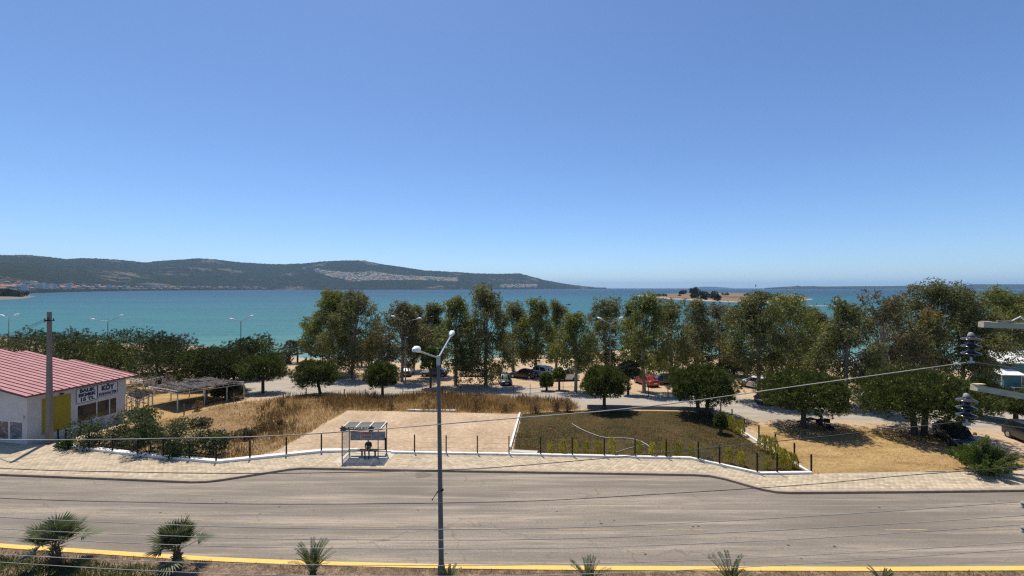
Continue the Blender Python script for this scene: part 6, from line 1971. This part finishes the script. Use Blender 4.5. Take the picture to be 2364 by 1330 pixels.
KINDS_CAR = {  # length, width, height, belt, bonnet z, (x of screen base, roof front, roof rear, rear base, tail z), boot length style
    'saloon': dict(L=4.55, W=1.78, H=1.45, belt=0.93, bon=0.80, xs=(0.98, 0.28, -1.05, -1.70), tail=0.98, boot=True),
    'hatch': dict(L=4.10, W=1.74, H=1.48, belt=0.95, bon=0.82, xs=(0.98, 0.30, -1.35, -1.92), tail=0.98, boot=False),
    'mpv': dict(L=4.55, W=1.82, H=1.66, belt=1.0, bon=0.92, xs=(1.45, 0.55, -1.75, -2.15), tail=1.02, boot=False),
    'van': dict(L=4.25, W=1.76, H=1.82, belt=1.08, bon=0.98, xs=(1.35, 0.78, -1.98, -2.08), tail=1.10, boot=False),
}
def car(kind, col, p, rz, lab, plate=True):
    K = KINDS_CAR[kind]
    L, W, H, belt, bon = K['L'], K['W'], K['H'], K['belt'], K['bon']
    x0, x1, x2, x3 = K['xs']
    root = empty('parked_car', p, rz)
    hl, hw = L / 2, W / 2
    # lower body: stations from tail to nose
    st = [(-hl, 0.80, 0.38, 0.62, K['tail'] - 0.16), (-hl + 0.06, 0.90, 0.30, 0.62, K['tail'] - 0.03), (-hl + 0.30, 0.97, 0.24, 0.60, K['tail']), (x3 + 0.02, 1.0, 0.22, 0.60, max(belt, K['tail'] - 0.02) if not K['boot'] else K['tail']),
          (x2, 1.0, 0.20, 0.58, belt), (0, 1.0, 0.20, 0.57, belt - 0.01), (x1, 1.0, 0.20, 0.57, belt - 0.02), (x0, 0.99, 0.20, 0.57, bon + 0.05),
          ((x0 + hl) / 2, 0.97, 0.21, 0.56, bon), (hl - 0.32, 0.93, 0.22, 0.55, bon - 0.06), (hl - 0.08, 0.84, 0.24, 0.52, bon - 0.17), (hl, 0.70, 0.32, 0.50, bon - 0.30)]
    rings = []
    for x, f, zb, zm, zt in st:
        w = hw * f
        rings.append([(x, -w * 0.86, zb), (x, -w * 0.99, zb + 0.10), (x, -w, zm), (x, -w * 0.96, zt - 0.06), (x, -w * 0.82, zt), (x, -w * 0.3, zt + 0.025), (x, w * 0.3, zt + 0.025), (x, w * 0.82, zt), (x, w * 0.96, zt - 0.06), (x, w, zm), (x, w * 0.99, zb + 0.10), (x, w * 0.86, zb)])
    mb = MB(); mb.loft(rings)
    body = mb.build('body', MATS[col], root, smooth=38)
    # cabin
    rw, bw = hw * 0.74, hw * 0.93
    zb = belt - 0.03
    Bp = [(x0, -bw * 0.93, bon + 0.03), (x0, bw * 0.93, bon + 0.03), (x3, bw * 0.93, K['tail'] - 0.03), (x3, -bw * 0.93, K['tail'] - 0.03)]
    ring0 = [(x0, -bw * 0.92, bon + 0.0), (x0 + 0.03, 0, bon + 0.02), (x0, bw * 0.92, bon + 0.0), (x1 - 0.1, bw, zb), (x2 + 0.1, bw, zb), (x3, bw * 0.93, K['tail'] - 0.05), (x3 - 0.03, 0, K['tail'] - 0.03), (x3, -bw * 0.93, K['tail'] - 0.05), (x2 + 0.1, -bw, zb), (x1 - 0.1, -bw, zb)]
    ring1 = [(x1 + 0.04, -rw * 0.95, H - 0.09), (x1 + 0.06, 0, H - 0.06), (x1 + 0.04, rw * 0.95, H - 0.09), (x1 - 0.3, rw * 1.04, H - 0.07), (x2 + 0.3, rw * 1.03, H - 0.08), (x2 - 0.04, rw * 0.93, H - 0.11), (x2 - 0.06, 0, H - 0.08), (x2 - 0.04, -rw * 0.93, H - 0.11), (x2 + 0.3, -rw * 1.03, H - 0.08), (x1 - 0.3, -rw * 1.04, H - 0.07)]
    ring2 = [(x1 - 0.12, -rw * 0.78, H - 0.025), (x1 - 0.10, 0, H - 0.01), (x1 - 0.12, rw * 0.78, H - 0.025), (x1 - 0.4, rw * 0.82, H - 0.008), (x2 + 0.4, rw * 0.82, H - 0.018), (x2 + 0.12, rw * 0.76, H - 0.04), (x2 + 0.10, 0, H - 0.025), (x2 + 0.12, -rw * 0.76, H - 0.04), (x2 + 0.4, -rw * 0.82, H - 0.018), (x1 - 0.4, -rw * 0.82, H - 0.008)]
    mb = MB(); mb.loft([ring0, ring1, ring2])
    mb.build('cabin', MATS[col], root, smooth=35)
    V = lambda a: Vector(a)
    def pane(name, a, b, c, d, off, mg=(0.05, 0.10)):
        """glass set 12 mm proud in the quad a,b (below) c,d (above)"""
        a, b, c, d = V(a), V(b), V(c), V(d)
        q = lambda u, v: (a.lerp(b, u)).lerp(d.lerp(c, u), v)
        pts = [q(mg[0], mg[1]), q(1 - mg[0], mg[1]), q(1 - mg[0], 1 - mg[1] * 0.8), q(mg[0], 1 - mg[1] * 0.8)]
        o = V(off) * 0.014
        m = MB(); m.loft([[p + o * 0.2 for p in pts], [p + o for p in pts]])
        m.build(name, MATS['car_glass'], root)
    pane('windscreen', ring0[0], ring0[2], ring1[2], ring1[0], (1.0, 0, 0.9), (0.05, 0.06))
    pane('rear_window', ring0[5], ring0[7], ring1[7], ring1[5], (-1.2, 0, 0.5), (0.09, 0.22 if not K['boot'] else 0.08))
    for s in (-1, 1):
        def S(p): return (p[0], p[1] * s, p[2])
        f0 = (x0 - 0.12, bw * 0.955, bon + 0.06); f1 = (x1 - 0.02, rw * 0.99, H - 0.085)
        r0 = (x3 + 0.16, bw * 0.955, K['tail']); r1 = (x2 + 0.06, rw * 0.98, H - 0.10)
        m0 = (x1 * 0.35 + x2 * 0.3, bw, zb + 0.02); m1 = (x1 * 0.35 + x2 * 0.3, rw * 1.03, H - 0.075)
        n0 = (m0[0] - 0.09,) + m0[1:]; n1 = (m1[0] - 0.09,) + m1[1:]
        pane('side_window', S(m0), S(f0), S(f1), S(m1), (0, s * 1.6, 0.4), (0.03, 0.09))
        pane('side_window', S(r0), S(n0), S(n1), S(r1), (0, s * 1.6, 0.4), (0.05, 0.11))
        # mirror
        mr = MB(); mr.box(x0 - 0.28, s * (hw + 0.10), belt + 0.06, 0.10, 0.20, 0.13); mr.bar((x0 - 0.27, s * (hw - 0.05), belt), (x0 - 0.27, s * (hw + 0.04), belt + 0.03), 0.05)
        mr.build('mirror', MATS[col], root)
        # headlight and tail light
        h = MB(); h.loft([[(hl - 0.30 + a, s * (hw * 0.60 + b), bon - 0.16 + c) for b, c in ((-0.16, -0.06), (0.24, -0.03), (0.24, 0.06), (-0.16, 0.05))] for a in (0.0, 0.16)])
        h.build('headlight', MATS['lamp_glass'], root)
        t = MB(); t.box(-hl + 0.05, s * hw * 0.80, K['tail'] - 0.18, 0.10, 0.26, 0.20 if kind != 'van' else 0.34)
        t.build('tail_light', MATS['tail_red'], root)
        dh = MB()
        for xx in (0.15, -0.85): dh.box(xx, s * (hw * 0.985), belt - 0.14, 0.16, 0.03, 0.03)
        dh.build('door_handle', MATS['dark_metal'], root)
        for xw in (hl - 0.83, -hl + 0.80):
            M = Matrix.Translation((xw, s * (hw - 0.09), 0.315)) @ Matrix.Rotation(R(90), 4, 'X')
            ar = MB().lathe([(0.365, -0.09), (0.365, 0.0955)], 18, Matrix.Translation((xw, s * (hw - 0.09), 0.325)) @ Matrix.Rotation(R(90), 4, 'X')).build('wheel_arch', MATS['dark_interior'], root)
            ty = MB().lathe([(0.20, -0.10), (0.30, -0.105), (0.315, -0.08), (0.315, 0.08), (0.30, 0.105), (0.20, 0.10)], 18, M).build('tyre', MATS['tyre_rubber'], root, smooth=40)
            MB().lathe([(0.06, -0.108), (0.195, -0.103), (0.205, -0.09), (0.205, 0.09), (0.195, 0.103), (0.06, 0.108)], 14, M).build('rim', MATS['rim_alloy'], ty, smooth=30)
    g = MB(); g.box(hl - 0.02, 0, 0.47, 0.05, W * 0.62, 0.14); g.build('grille', MATS['dark_metal'], root)
    MB().box(hl + 0.012, 0, 0.44, 0.02, 0.50, 0.11).build('number_plate', MATS['plate_white'], root)
    MB().box(-hl - 0.012, 0, 0.62 if K['tail'] > 0.9 else 0.55, 0.02, 0.50, 0.11).build('number_plate', MATS['plate_white'], root)
    bmp = MB(); bmp.box(0, 0, 0.21, L * 0.86, W * 0.8, 0.10); bmp.build('underbody', MATS['dark_interior'], root)
    tag(root, lab, 'car', 'cars parked under the trees')
    return root

def make_cars():
    G = gnd
    car('saloon', 'car_white', G(1094, 868), R(176), 'white saloon left of the tallest middle eucalyptus')
    car('hatch', 'car_green', G(1166, 886), R(-82), 'dark green hatchback facing the road, sun glinting on it')
    car('saloon', 'car_black', G(1208, 872), R(152), 'black saloon behind the dark green hatchback')
    car('van', 'car_white', G(1249, 869), R(132), 'left of two small white vans, seen from its rear corner')
    car('van', 'car_white', G(1305, 878), R(12), 'right of two small white vans, parked side on')
    car('saloon', 'car_red', G(1492, 888), R(105), 'red saloon showing its boot')
    car('hatch', 'car_blue', G(1532, 886), R(170), 'dark blue hatchback beside the red saloon')
    car('mpv', 'car_white', G(1748, 896), R(124), 'white people carrier seen from its rear corner')
    car('hatch', 'car_black', G(1785, 932), R(20), 'black car half hidden by the umbrella pine')
    car('saloon', 'car_white', G(1780, 884), R(130), 'white car mostly hidden beyond the white people carrier')
    car('hatch', 'car_silver', G(2003, 938), R(-120), 'silver car facing the road left of the largest pine')
    car('hatch', 'car_black', G(2205, 1020), R(-116), 'black hatchback facing the road beside the largest pine')
    car('mpv', 'car_black', G(2392, 1026), R(-106), 'black car cut off by the right edge')
    car('saloon', 'car_black', G(940, 866), R(95), 'dark car behind the lamp post by the dark eucalyptus')
    car('saloon', 'car_grey', G(1003, 868), R(178), 'grey car hidden behind the small upright pine')
make_cars()

# ------------------------------------------------------------------ pergolas, oven, hut
def pergola(A, B, Cc, Dd, H, lab, mats=True, seed=3, truss=0.28):
    root = empty('pergola', A)
    o = Vector(A)
    cs = [Vector(p) - o for p in (A, B, Cc, Dd)]
    top = [c + Vector((0, 0, H)) for c in cs]
    def pst(p, h):
        MB().box(p.x, p.y, p.z + h / 2 - 0.1, 0.09, 0.09, h + 0.2).build('post', MATS['pale_paint_steel'], root)
    for a, b in ((0, 1), (3, 2)):
        for t in (0.0, 0.38, 0.72, 1.0):
            pst(cs[a].lerp(cs[b], t), H)
    for a, b in ((0, 1), (3, 2), (0, 3), (1, 2)):
        m = MB()
        p, q = top[a], top[b]
        dz = Vector((0, 0, truss))
        m.bar(p + Vector((0, 0, 0.03)), q + Vector((0, 0, 0.03)), 0.06); m.bar(p + dz, q + dz, 0.06)
        n = max(4, int((q - p).length / 0.55))
        for i in range(n + 1):
            r = p.lerp(q, i / n); m.bar(r, r + dz, 0.045)
        m.build('truss', MATS['pale_paint_steel'], root)
    for t in np.linspace(0.12, 0.88, 6):
        MB().bar(top[0].lerp(top[1], t) + Vector((0, 0, truss + 0.05)), top[3].lerp(top[2], t) + Vector((0, 0, truss + 0.05)), 0.05).build('rafter', MATS['old_wood'], root)
    if mats:
        r = np.random.RandomState(seed)
        for k in range(5):
            u0, u1 = 0.02 + k * 0.19, 0.02 + k * 0.19 + 0.21
            nu, nv = 7, 16
            V = []; ph = r.uniform(0, 6)
            for j in range(nv):
                v = -0.05 + 1.02 * j / (nv - 1) * r.uniform(0.97, 1.0)
                for i in range(nu):
                    u = u0 + (u1 - u0) * i / (nu - 1) + 0.012 * math.sin(3 * v * 6 + ph)
                    p = top[0].lerp(top[1], u).lerp(top[3].lerp(top[2], u), v)
                    z = truss + 0.09 + 0.13 * math.sin(u * 16 + ph) * math.sin(v * 5 + ph) + 0.07 * math.sin(v * 11 + u * 7 + ph) + 0.06 * k % 0.12
                    V.append((p.x, p.y, p.z + z))
            V = np.array(V)
            F = grid_faces(nu, nv)
            me = np_mesh('brushwood_mat', V, F, True)
            mo = link('brushwood_mat', me, MATS['brushwood'], root)
            sm = mo.modifiers.new('thick', 'SOLIDIFY'); sm.thickness = 0.06
            # loose canes sticking out of the mat
            n = 260
            i = r.randint(0, len(V), n)
            D = (np.array(top[3] - top[0]) / (top[3] - top[0]).length)[None] + r.normal(0, 0.16, (n, 3))
            V2, F2 = leaves(V[i] + np.array([0, 0, 0.04]) - D * 0.4, D, r.uniform(0.5, 1.1, n), 0.035, r)
            link('cane', np_mesh('cane', V2, F2), MATS['brushwood'], mo)['kind'] = 'stuff'
    tag(root, lab, 'pergola', 'brushwood pergolas')

def make_yard():
    A, B, Cc, Dd = gnd(410, 948), gnd(563, 921), gnd(470, 911), gnd(342, 934)
    z = min(p.z for p in (A, B, Cc, Dd))
    pergola(A, B, Cc, Dd, 1.75, 'pale steel pergola with ragged dark brushwood mats', True, 3)
    A, B, Cc, Dd = gnd(331, 921), gnd(392, 902), gnd(352, 894), gnd(290, 908)
    pergola(A, B, Cc, Dd, 1.85, 'bare pergola frame behind the shop corner', False, 4)
    A, B, Cc, Dd = gnd(318, 962), gnd(352, 945), gnd(322, 938), gnd(292, 952)
    pergola(A, B, Cc, Dd, 1.45, 'low pergola with mats against the shop corner', True, 5)
    # white stone oven
    p = gnd(420, 893)
    ov = empty('stone_oven', p, 0.2)
    MB().prism([(-0.9, -0.6), (0.9, -0.6), (0.9, 0.6), (-0.9, 0.6)], -0.2, 0.75).build('base', MATS['white_plaster'], ov)
    MB().lathe([(0.55, 0.75), (0.53, 0.95), (0.4, 1.15), (0.15, 1.27)], 14, Matrix.Translation((0.1, 0, 0))).build('dome', MATS['white_plaster'], ov, smooth=50)
    MB().box(-0.45, 0.15, 1.2, 0.3, 0.3, 1.0).build('chimney', MATS['white_plaster'], ov)
    MB().box(0.1, -0.56, 0.92, 0.4, 0.06, 0.28).build('oven_mouth', MATS['dark_interior'], ov)
    tag(ov, 'white stone oven with a chimney behind the pergola', 'oven')
    w = ring_strip([(p2.x, p2.y) for p2 in (gnd(330, 893), gnd(415, 884))], 0.25, -1.0, 0.55, 'yard_wall', MATS['white_plaster'])
    tag(w, 'white yard wall leading to the stone oven', 'wall')
    # leaning dead trunk under the pergola
    q = gnd(478, 935)
    o = MB().tube([(0, 0, -0.1), (-0.08, 0, 0.5), (-0.1, 0.05, 1.1), (-0.16, 0.1, 1.7)], [0.17, 0.13, 0.12, 0.10], 8).tube([(-0.1, 0.05, 1.1), (0.3, 0.1, 1.7)], [0.07, 0.04], 6).build('tree_stump', MATS['bark_dark'], None, smooth=60, loc=q)
    tag(o, 'bare dead trunk standing under the brushwood pergola', 'trunk')
    q = gnd(1706, 897)
    o = MB().tube([(0, 0, -0.1), (0.7, 0.1, 0.5), (1.6, 0.2, 1.3), (2.6, 0.3, 1.75)], [0.14, 0.12, 0.10, 0.07], 7).build('fallen_trunk', MATS['bark_dark'], None, smooth=60, loc=q)
    tag(o, 'bent leaning bare trunk left of the white people carrier', 'trunk')
    # hut at the right
    q = gnd(2296, 898)
    hut = empty('beach_hut', q, -0.10)
    MB().box(5.2, 2.2, 1.75, 8.0, 4.4, 3.6).build('wall', MATS['teal_wall'], hut)
    rf = MB(); rf.loft([[(x, -0.35, 3.56), (x, 2.8, 4.85), (x, 2.8, 4.97), (x, -0.35, 3.68)] for x in (0.55, 9.6)])
    roof = rf.build('roof', MATS['white_roof'], hut)
    for i in range(11):
        x = 0.65 + i * 0.85
        MB().loft([[(x, -0.36, 3.69), (x + 0.8, -0.36, 3.69), (x + 0.8, -0.36, 3.71), (x, -0.36, 3.71)], [(x, 2.79, 4.98), (x + 0.8, 2.79, 4.98), (x + 0.8, 2.79, 5.0), (x, 2.79, 5.0)]]).build('roof_sheet', MATS['white_roof'], roof)
    rr = MB(); rr.loft([[(x, 2.82, 4.85), (x, 4.8, 3.7), (x, 4.8, 3.82), (x, 2.82, 4.97)] for x in (0.55, 9.6)]); rr.build('rear_slope', MATS['white_roof'], hut)
    aw = MB(); aw.loft([[(x, -1.9, 2.25), (x, -0.02, 2.75), (x, -0.02, 2.81), (x, -1.9, 2.31)] for x in (-0.9, 2.2)]); aw.build('awning', MATS['white_roof'], hut)
    for x in (-0.8, 2.1): MB().box(x, -1.8, 1.05, 0.08, 0.08, 2.4).build('awning_post', MATS['pale_paint_steel'], hut)
    for x in (3.6, 4.6, 6.4):
        wn_ = MB().box(x, -0.03, 1.15, 0.62, 0.07, 1.3).build('window', MATS['white_board'], hut)
        MB().box(x, -0.075, 1.15, 0.48, 0.02, 1.14).build('pane', MATS['window_glass'], wn_)
    cb = MB().box(3.5, -1.2, 0.55, 5.0, 0.35, 0.08).build('counter', MATS['galvanized'], hut)
    for x in (1.3, 5.6): MB().box(x, -1.2, 0.2, 0.1, 0.25, 0.64).build('counter_leg', MATS['galvanized'], hut)
    tag(hut, 'teal beach hut with a white sheet roof at the right edge', 'hut')
    # white hose on the lawn
    pts = [(1320, 979), (1338, 990), (1360, 1000), (1382, 1008), (1400, 1012), (1430, 1011.5), (1458, 1014), (1480, 1020), (1492, 1027), (1502, 1034)]
    P = [gnd(*p) + Vector((0, 0, 0.045)) for p in pts]
    o = MB().tube(P, 0.028, 6).build('garden_hose', MATS['hose_white'], smooth=60); tag(o, 'white hose snaking across the lawn', 'hose')
    P = [gnd(*p) + Vector((0, 0, 0.03)) for p in ((1410, 1049), (1450, 1036), (1478, 1029), (1492, 1025))]
    o = MB().tube(P, 0.018, 6).build('thin_hose', MATS['hose_white'], smooth=60); tag(o, 'thin pale hose branching off near the thujas', 'hose')
    p = gnd(1271, 994)
    s = empty('sprinkler', p)
    MB().tube([(0, 0, -0.05), (0, 0, 0.14)], 0.02, 6).build('spike', MATS['orange_plastic'], s)
    MB().tube([(-0.13, 0, 0.15), (0.13, 0, 0.15)], 0.025, 6).lathe([(0.05, 0.13), (0.05, 0.18)], 10).build('sprinkler_head', MATS['orange_plastic'], s)
    tag(s, 'small orange sprinkler on the brown part of the lawn', 'sprinkler')
    # beach bins / boxes under the trees
    p = gnd(1152, 866)
    b = empty('wheeled_bin', p, 0.3)
    MB().loft([[(-a, -c, z), (a, -c, z), (a, c, z), (-a, c, z)] for a, c, z in ((0.42, 0.34, 0.12), (0.55, 0.45, 1.05))]).build('bin_body', MATS['grey_metal'], b)
    MB().loft([[(-0.58, -0.47, 1.06), (0.58, -0.47, 1.06), (0.58, 0.47, 1.06), (-0.58, 0.47, 1.06)], [(-0.4, -0.2, 1.22), (0.4, -0.2, 1.22), (0.4, 0.35, 1.22), (-0.4, 0.35, 1.22)]]).build('lid', MATS['dark_metal'], b)
    for x in (-0.35, 0.35):
        for y in (-0.25, 0.25): MB().lathe([(0.08, -0.02), (0.08, 0.02)], 10, Matrix.Translation((x, y, 0.08)) @ Matrix.Rotation(R(90), 4, 'X')).build('wheel', MATS['tyre_rubber'], b)
    tag(b, 'grey wheeled bin in the shade right of the tallest middle eucalyptus', 'bin')
make_yard()

# ------------------------------------------------------------------ out on the water
def make_water_things():
    def boat(p, L, col, lab, rz, cabin):
        r = empty('small_boat', p, rz)
        rings = []
        for t, w, k in ((0, 0.75, 0.0), (0.25, 1.0, 0.0), (0.6, 0.95, 0.02), (0.85, 0.55, 0.08), (1.0, 0.06, 0.16)):
            x = (t - 0.5) * L; hw = 0.17 * L * w
            rings.append([(x, -hw * 0.6, -0.05 * L), (x, -hw, 0.10 * L + k * L * 0.5), (x, hw, 0.10 * L + k * L * 0.5), (x, hw * 0.6, -0.05 * L)])
        MB().loft(rings).build('hull', MATS[col], r, smooth=40)
        if cabin:
            MB().loft([[(-0.2 * L, -0.1 * L, 0.1 * L), (0.15 * L, -0.1 * L, 0.1 * L), (0.15 * L, 0.1 * L, 0.1 * L), (-0.2 * L, 0.1 * L, 0.1 * L)], [(-0.18 * L, -0.085 * L, 0.24 * L), (0.06 * L, -0.085 * L, 0.24 * L), (0.06 * L, 0.085 * L, 0.24 * L), (-0.18 * L, 0.085 * L, 0.24 * L)]]).build('cabin', MATS['lamp_white'], r)
        else:
            m = MB()
            m.tube([(0, 0, 0.0), (0, 0, 0.18 * L), (0.03 * L, 0, 0.26 * L)], [0.06 * L, 0.07 * L, 0.035 * L], 8); m.build('rower', MATS['cloth_black'], r, smooth=50)
            MB().box(-0.05 * L, 0, 0.08 * L, 0.1 * L, 0.3 * L, 0.02 * L).build('thwart', MATS['old_wood'], r)
        tag(r, lab, 'boat')
    boat(seapt(1312, 704), 4.6, 'dark_metal', 'small dark fishing boat out on the blue water', 0.2, False)
    boat(seapt(1302, 669), 22, 'lamp_white', 'white motor boat near the tip of the peninsula', 0.1, True)
    # floating pier seen through the eucalyptus
    a, b = seapt(1915, 763), seapt(1994, 770)
    pr = empty('jetty', a)
    d = b - a
    n = 14
    nrm = Vector((-d.y, d.x, 0)).normalized()
    for i in range(n):
        c0, c1 = d * (i / n), d * ((i + 0.93) / n)
        m = MB(); m.loft([[p - nrm * 0.9 + Vector((0, 0, 0.55)), p + nrm * 0.9 + Vector((0, 0, 0.55)), p + nrm * 0.9 + Vector((0, 0, 0.65)), p - nrm * 0.9 + Vector((0, 0, 0.65))] for p in (c0, c1)])
        m.build('plank', MATS['crossarm_wood'], pr)
    for i in range(5):
        for s in (-0.8, 0.8):
            c = d * (0.02 + 0.96 * i / 4) + nrm * s
            MB().tube([c + Vector((0, 0, -1.5)), c + Vector((0, 0, 0.54))], 0.12, 7).build('pile', MATS['bark_dark'], pr)
    m = MB()
    for s in (-0.75, 0.75): m.bar(nrm * s + Vector((0, 0, 0.47)), d + nrm * s + Vector((0, 0, 0.47)), 0.14)
    m.build('beam', MATS['bark_dark'], pr)
    tag(pr, 'wooden jetty in the sea seen through the eucalyptus', 'jetty')
    for px, lab in ((1885, 'left'), (1903, 'right')):
        p = seapt(px, 706.0)
        o = MB().tube([(0, 0, -0.6), (0, 0, 1.3)], [0.16, 0.13], 7).box(0, 0, 1.6, 0.5, 0.3, 0.6).build('marker_post', MATS['dark_metal'], None, loc=p)
        tag(o, 'small dark marker post on the sandbar, %s of two' % lab, 'post', 'marker posts')
make_water_things()

# ------------------------------------------------------------------ town and villas of the far shore
def make_town():
    mats = [simple('house_wall_white', (0.62, 0.60, 0.56), 0.9, scale=0.05, coord='World'), simple('house_wall_cream', (0.50, 0.43, 0.34), 0.9, scale=0.05, coord='World'), simple('house_wall_grey', (0.40, 0.38, 0.36), 0.9, scale=0.05, coord='World')]
    tiles = simple('house_roof_tile', (0.34, 0.16, 0.10), 0.9, scale=0.05, coord='World'); flat = simple('house_roof_flat', (0.50, 0.47, 0.43), 0.9, scale=0.05, coord='World')
    wm = MATS['dark_interior']
    def proto(w, d, h, hip, wall, roof):
        a = MB(); a.box(0, 0, h / 2 - 1, w, d, h + 2)
        A = a.mesh('wall'); A.materials.append(wall)
        b = MB()
        if hip:
            b.loft([[(-w * .56, -d * .56, h), (w * .56, -d * .56, h), (w * .56, d * .56, h), (-w * .56, d * .56, h)], [(-w * .2, -0.1, h + d * 0.28), (w * .2, -0.1, h + d * 0.28), (w * .2, 0.1, h + d * 0.28), (-w * .2, 0.1, h + d * 0.28)]])
        else:
            b.box(0, 0, h + 0.3, w * 1.03, d * 1.03, 0.5); b.box(w * 0.2, 0, h + 1.2, w * 0.3, d * 0.3, 1.6)
        B = b.mesh('roof'); B.materials.append(roof)
        c = MB()
        c.box(0, -d / 2 - 0.05, h * 0.5, w * 0.7, 0.14, 1.6)
        Cc = c.mesh('window_band'); Cc.materials.append(wm)
        return A, B, Cc
    P = [proto(12, 10, 7, True, mats[0], tiles), proto(16, 12, 10, False, mats[1], flat), proto(11, 9, 6, True, mats[1], tiles), proto(20, 12, 13, False, mats[0], flat), proto(13, 10, 7, False, mats[2], flat)]
    V = [proto(13, 9, 6.5, False, mats[0], flat), proto(12, 9, 6, True, mats[0], flat), proto(14, 9, 6.5, False, mats[2], flat)]
    rd = random.Random(9)
    def put(u, t, pr, lab, grp, sc):
        x, y, z = (float(q) for q in hill_at(u, t))
        r = empty('far_house', (x, y, z), rd.uniform(-0.5, 0.5))
        r.scale = (sc,) * 3
        for nm, me in zip(('wall', 'roof', 'window_band'), pr):
            o = bpy.data.objects.new(nm, me); C.objects.link(o); o.parent = r
        tag(r, lab, 'house', grp)
    for i in range(165):
        u = rd.uniform(0, 600); u = u if rd.random() < 0.8 else rd.uniform(0, 300)
        tmax = 0.16 * max(0.25, 1 - u / 620)
        t = 0.035 + tmax * rd.random() ** 1.3
        put(u, t, P[rd.choice((0, 0, 1, 2, 2, 3, 4))], 'tiny pale house in the town along the far left shore', 'houses of the far shore town', rd.uniform(0.9, 1.35))
    for u in (655, 662, 668, 676, 684, 692, 697, 702, 708, 672, 688):
        put(u + rd.uniform(-2, 2), 0.03 + 0.05 * rd.random(), P[rd.choice((0, 1, 2))], 'tiny house by the water under the saddle of the hills', 'houses under the saddle', 1.2)
    def tsolve(u, py):
        lo, hi = 0.0, 1.0
        for _ in range(30):
            m = (lo + hi) / 2
            x, y, z = hill_at(u, m)
            if 665 - (float(z) - CAM_H) / float(y) * 1000 > py: lo = m
            else: hi = m
        return (lo + hi) / 2
    n = 0
    while n < 100:
        u = rd.uniform(724, 1020)
        top = np.interp(u, [724, 800, 860, 940, 1020], [621, 628, 627, 636, 642]); bot = np.interp(u, [724, 760, 820, 860, 940, 1020], [625, 638, 651, 646, 645, 649])
        if math.sin(u * 0.07) + math.sin(u * 0.19 + 2) < -0.6: continue
        put(u, tsolve(u, rd.uniform(top, bot)), V[rd.randrange(3)], 'tiny white villa of the estate on the middle far hillside', 'villas of the middle hillside estate', rd.uniform(1.1, 1.7)); n += 1
    for i in range(40):
        u = rd.uniform(1156, 1240)
        put(u, tsolve(u, rd.uniform(656.5, 663)), V[rd.randrange(3)], 'tiny villa of the estate near the tip of the peninsula', 'villas near the peninsula tip', rd.uniform(1.0, 1.5))
make_town()
# ------------------------------------------------------------------ the air
def make_haze():
    m = bpy.data.materials.new('haze_air')
    m.use_nodes = True
    nt = m.node_tree
    nt.nodes.clear()
    out = N(nt, 'ShaderNodeOutputMaterial')
    v = N(nt, 'ShaderNodeVolumePrincipled')
    v.inputs['Color'].default_value = (0.46, 0.72, 1.0, 1)
    v.inputs['Density'].default_value = HAZE
    v.inputs['Anisotropy'].default_value = 0.0
    nt.links.new(v.outputs[0], out.inputs['Volume'])
    o = MB().box(0, 14000, 195, 64000, 35000, 410).build('haze', m)
    o.display_type = 'WIRE'
    tag(o, 'thin blue summer haze over the bay', 'haze', kind='stuff')
HAZE = 4.5e-5
make_haze()
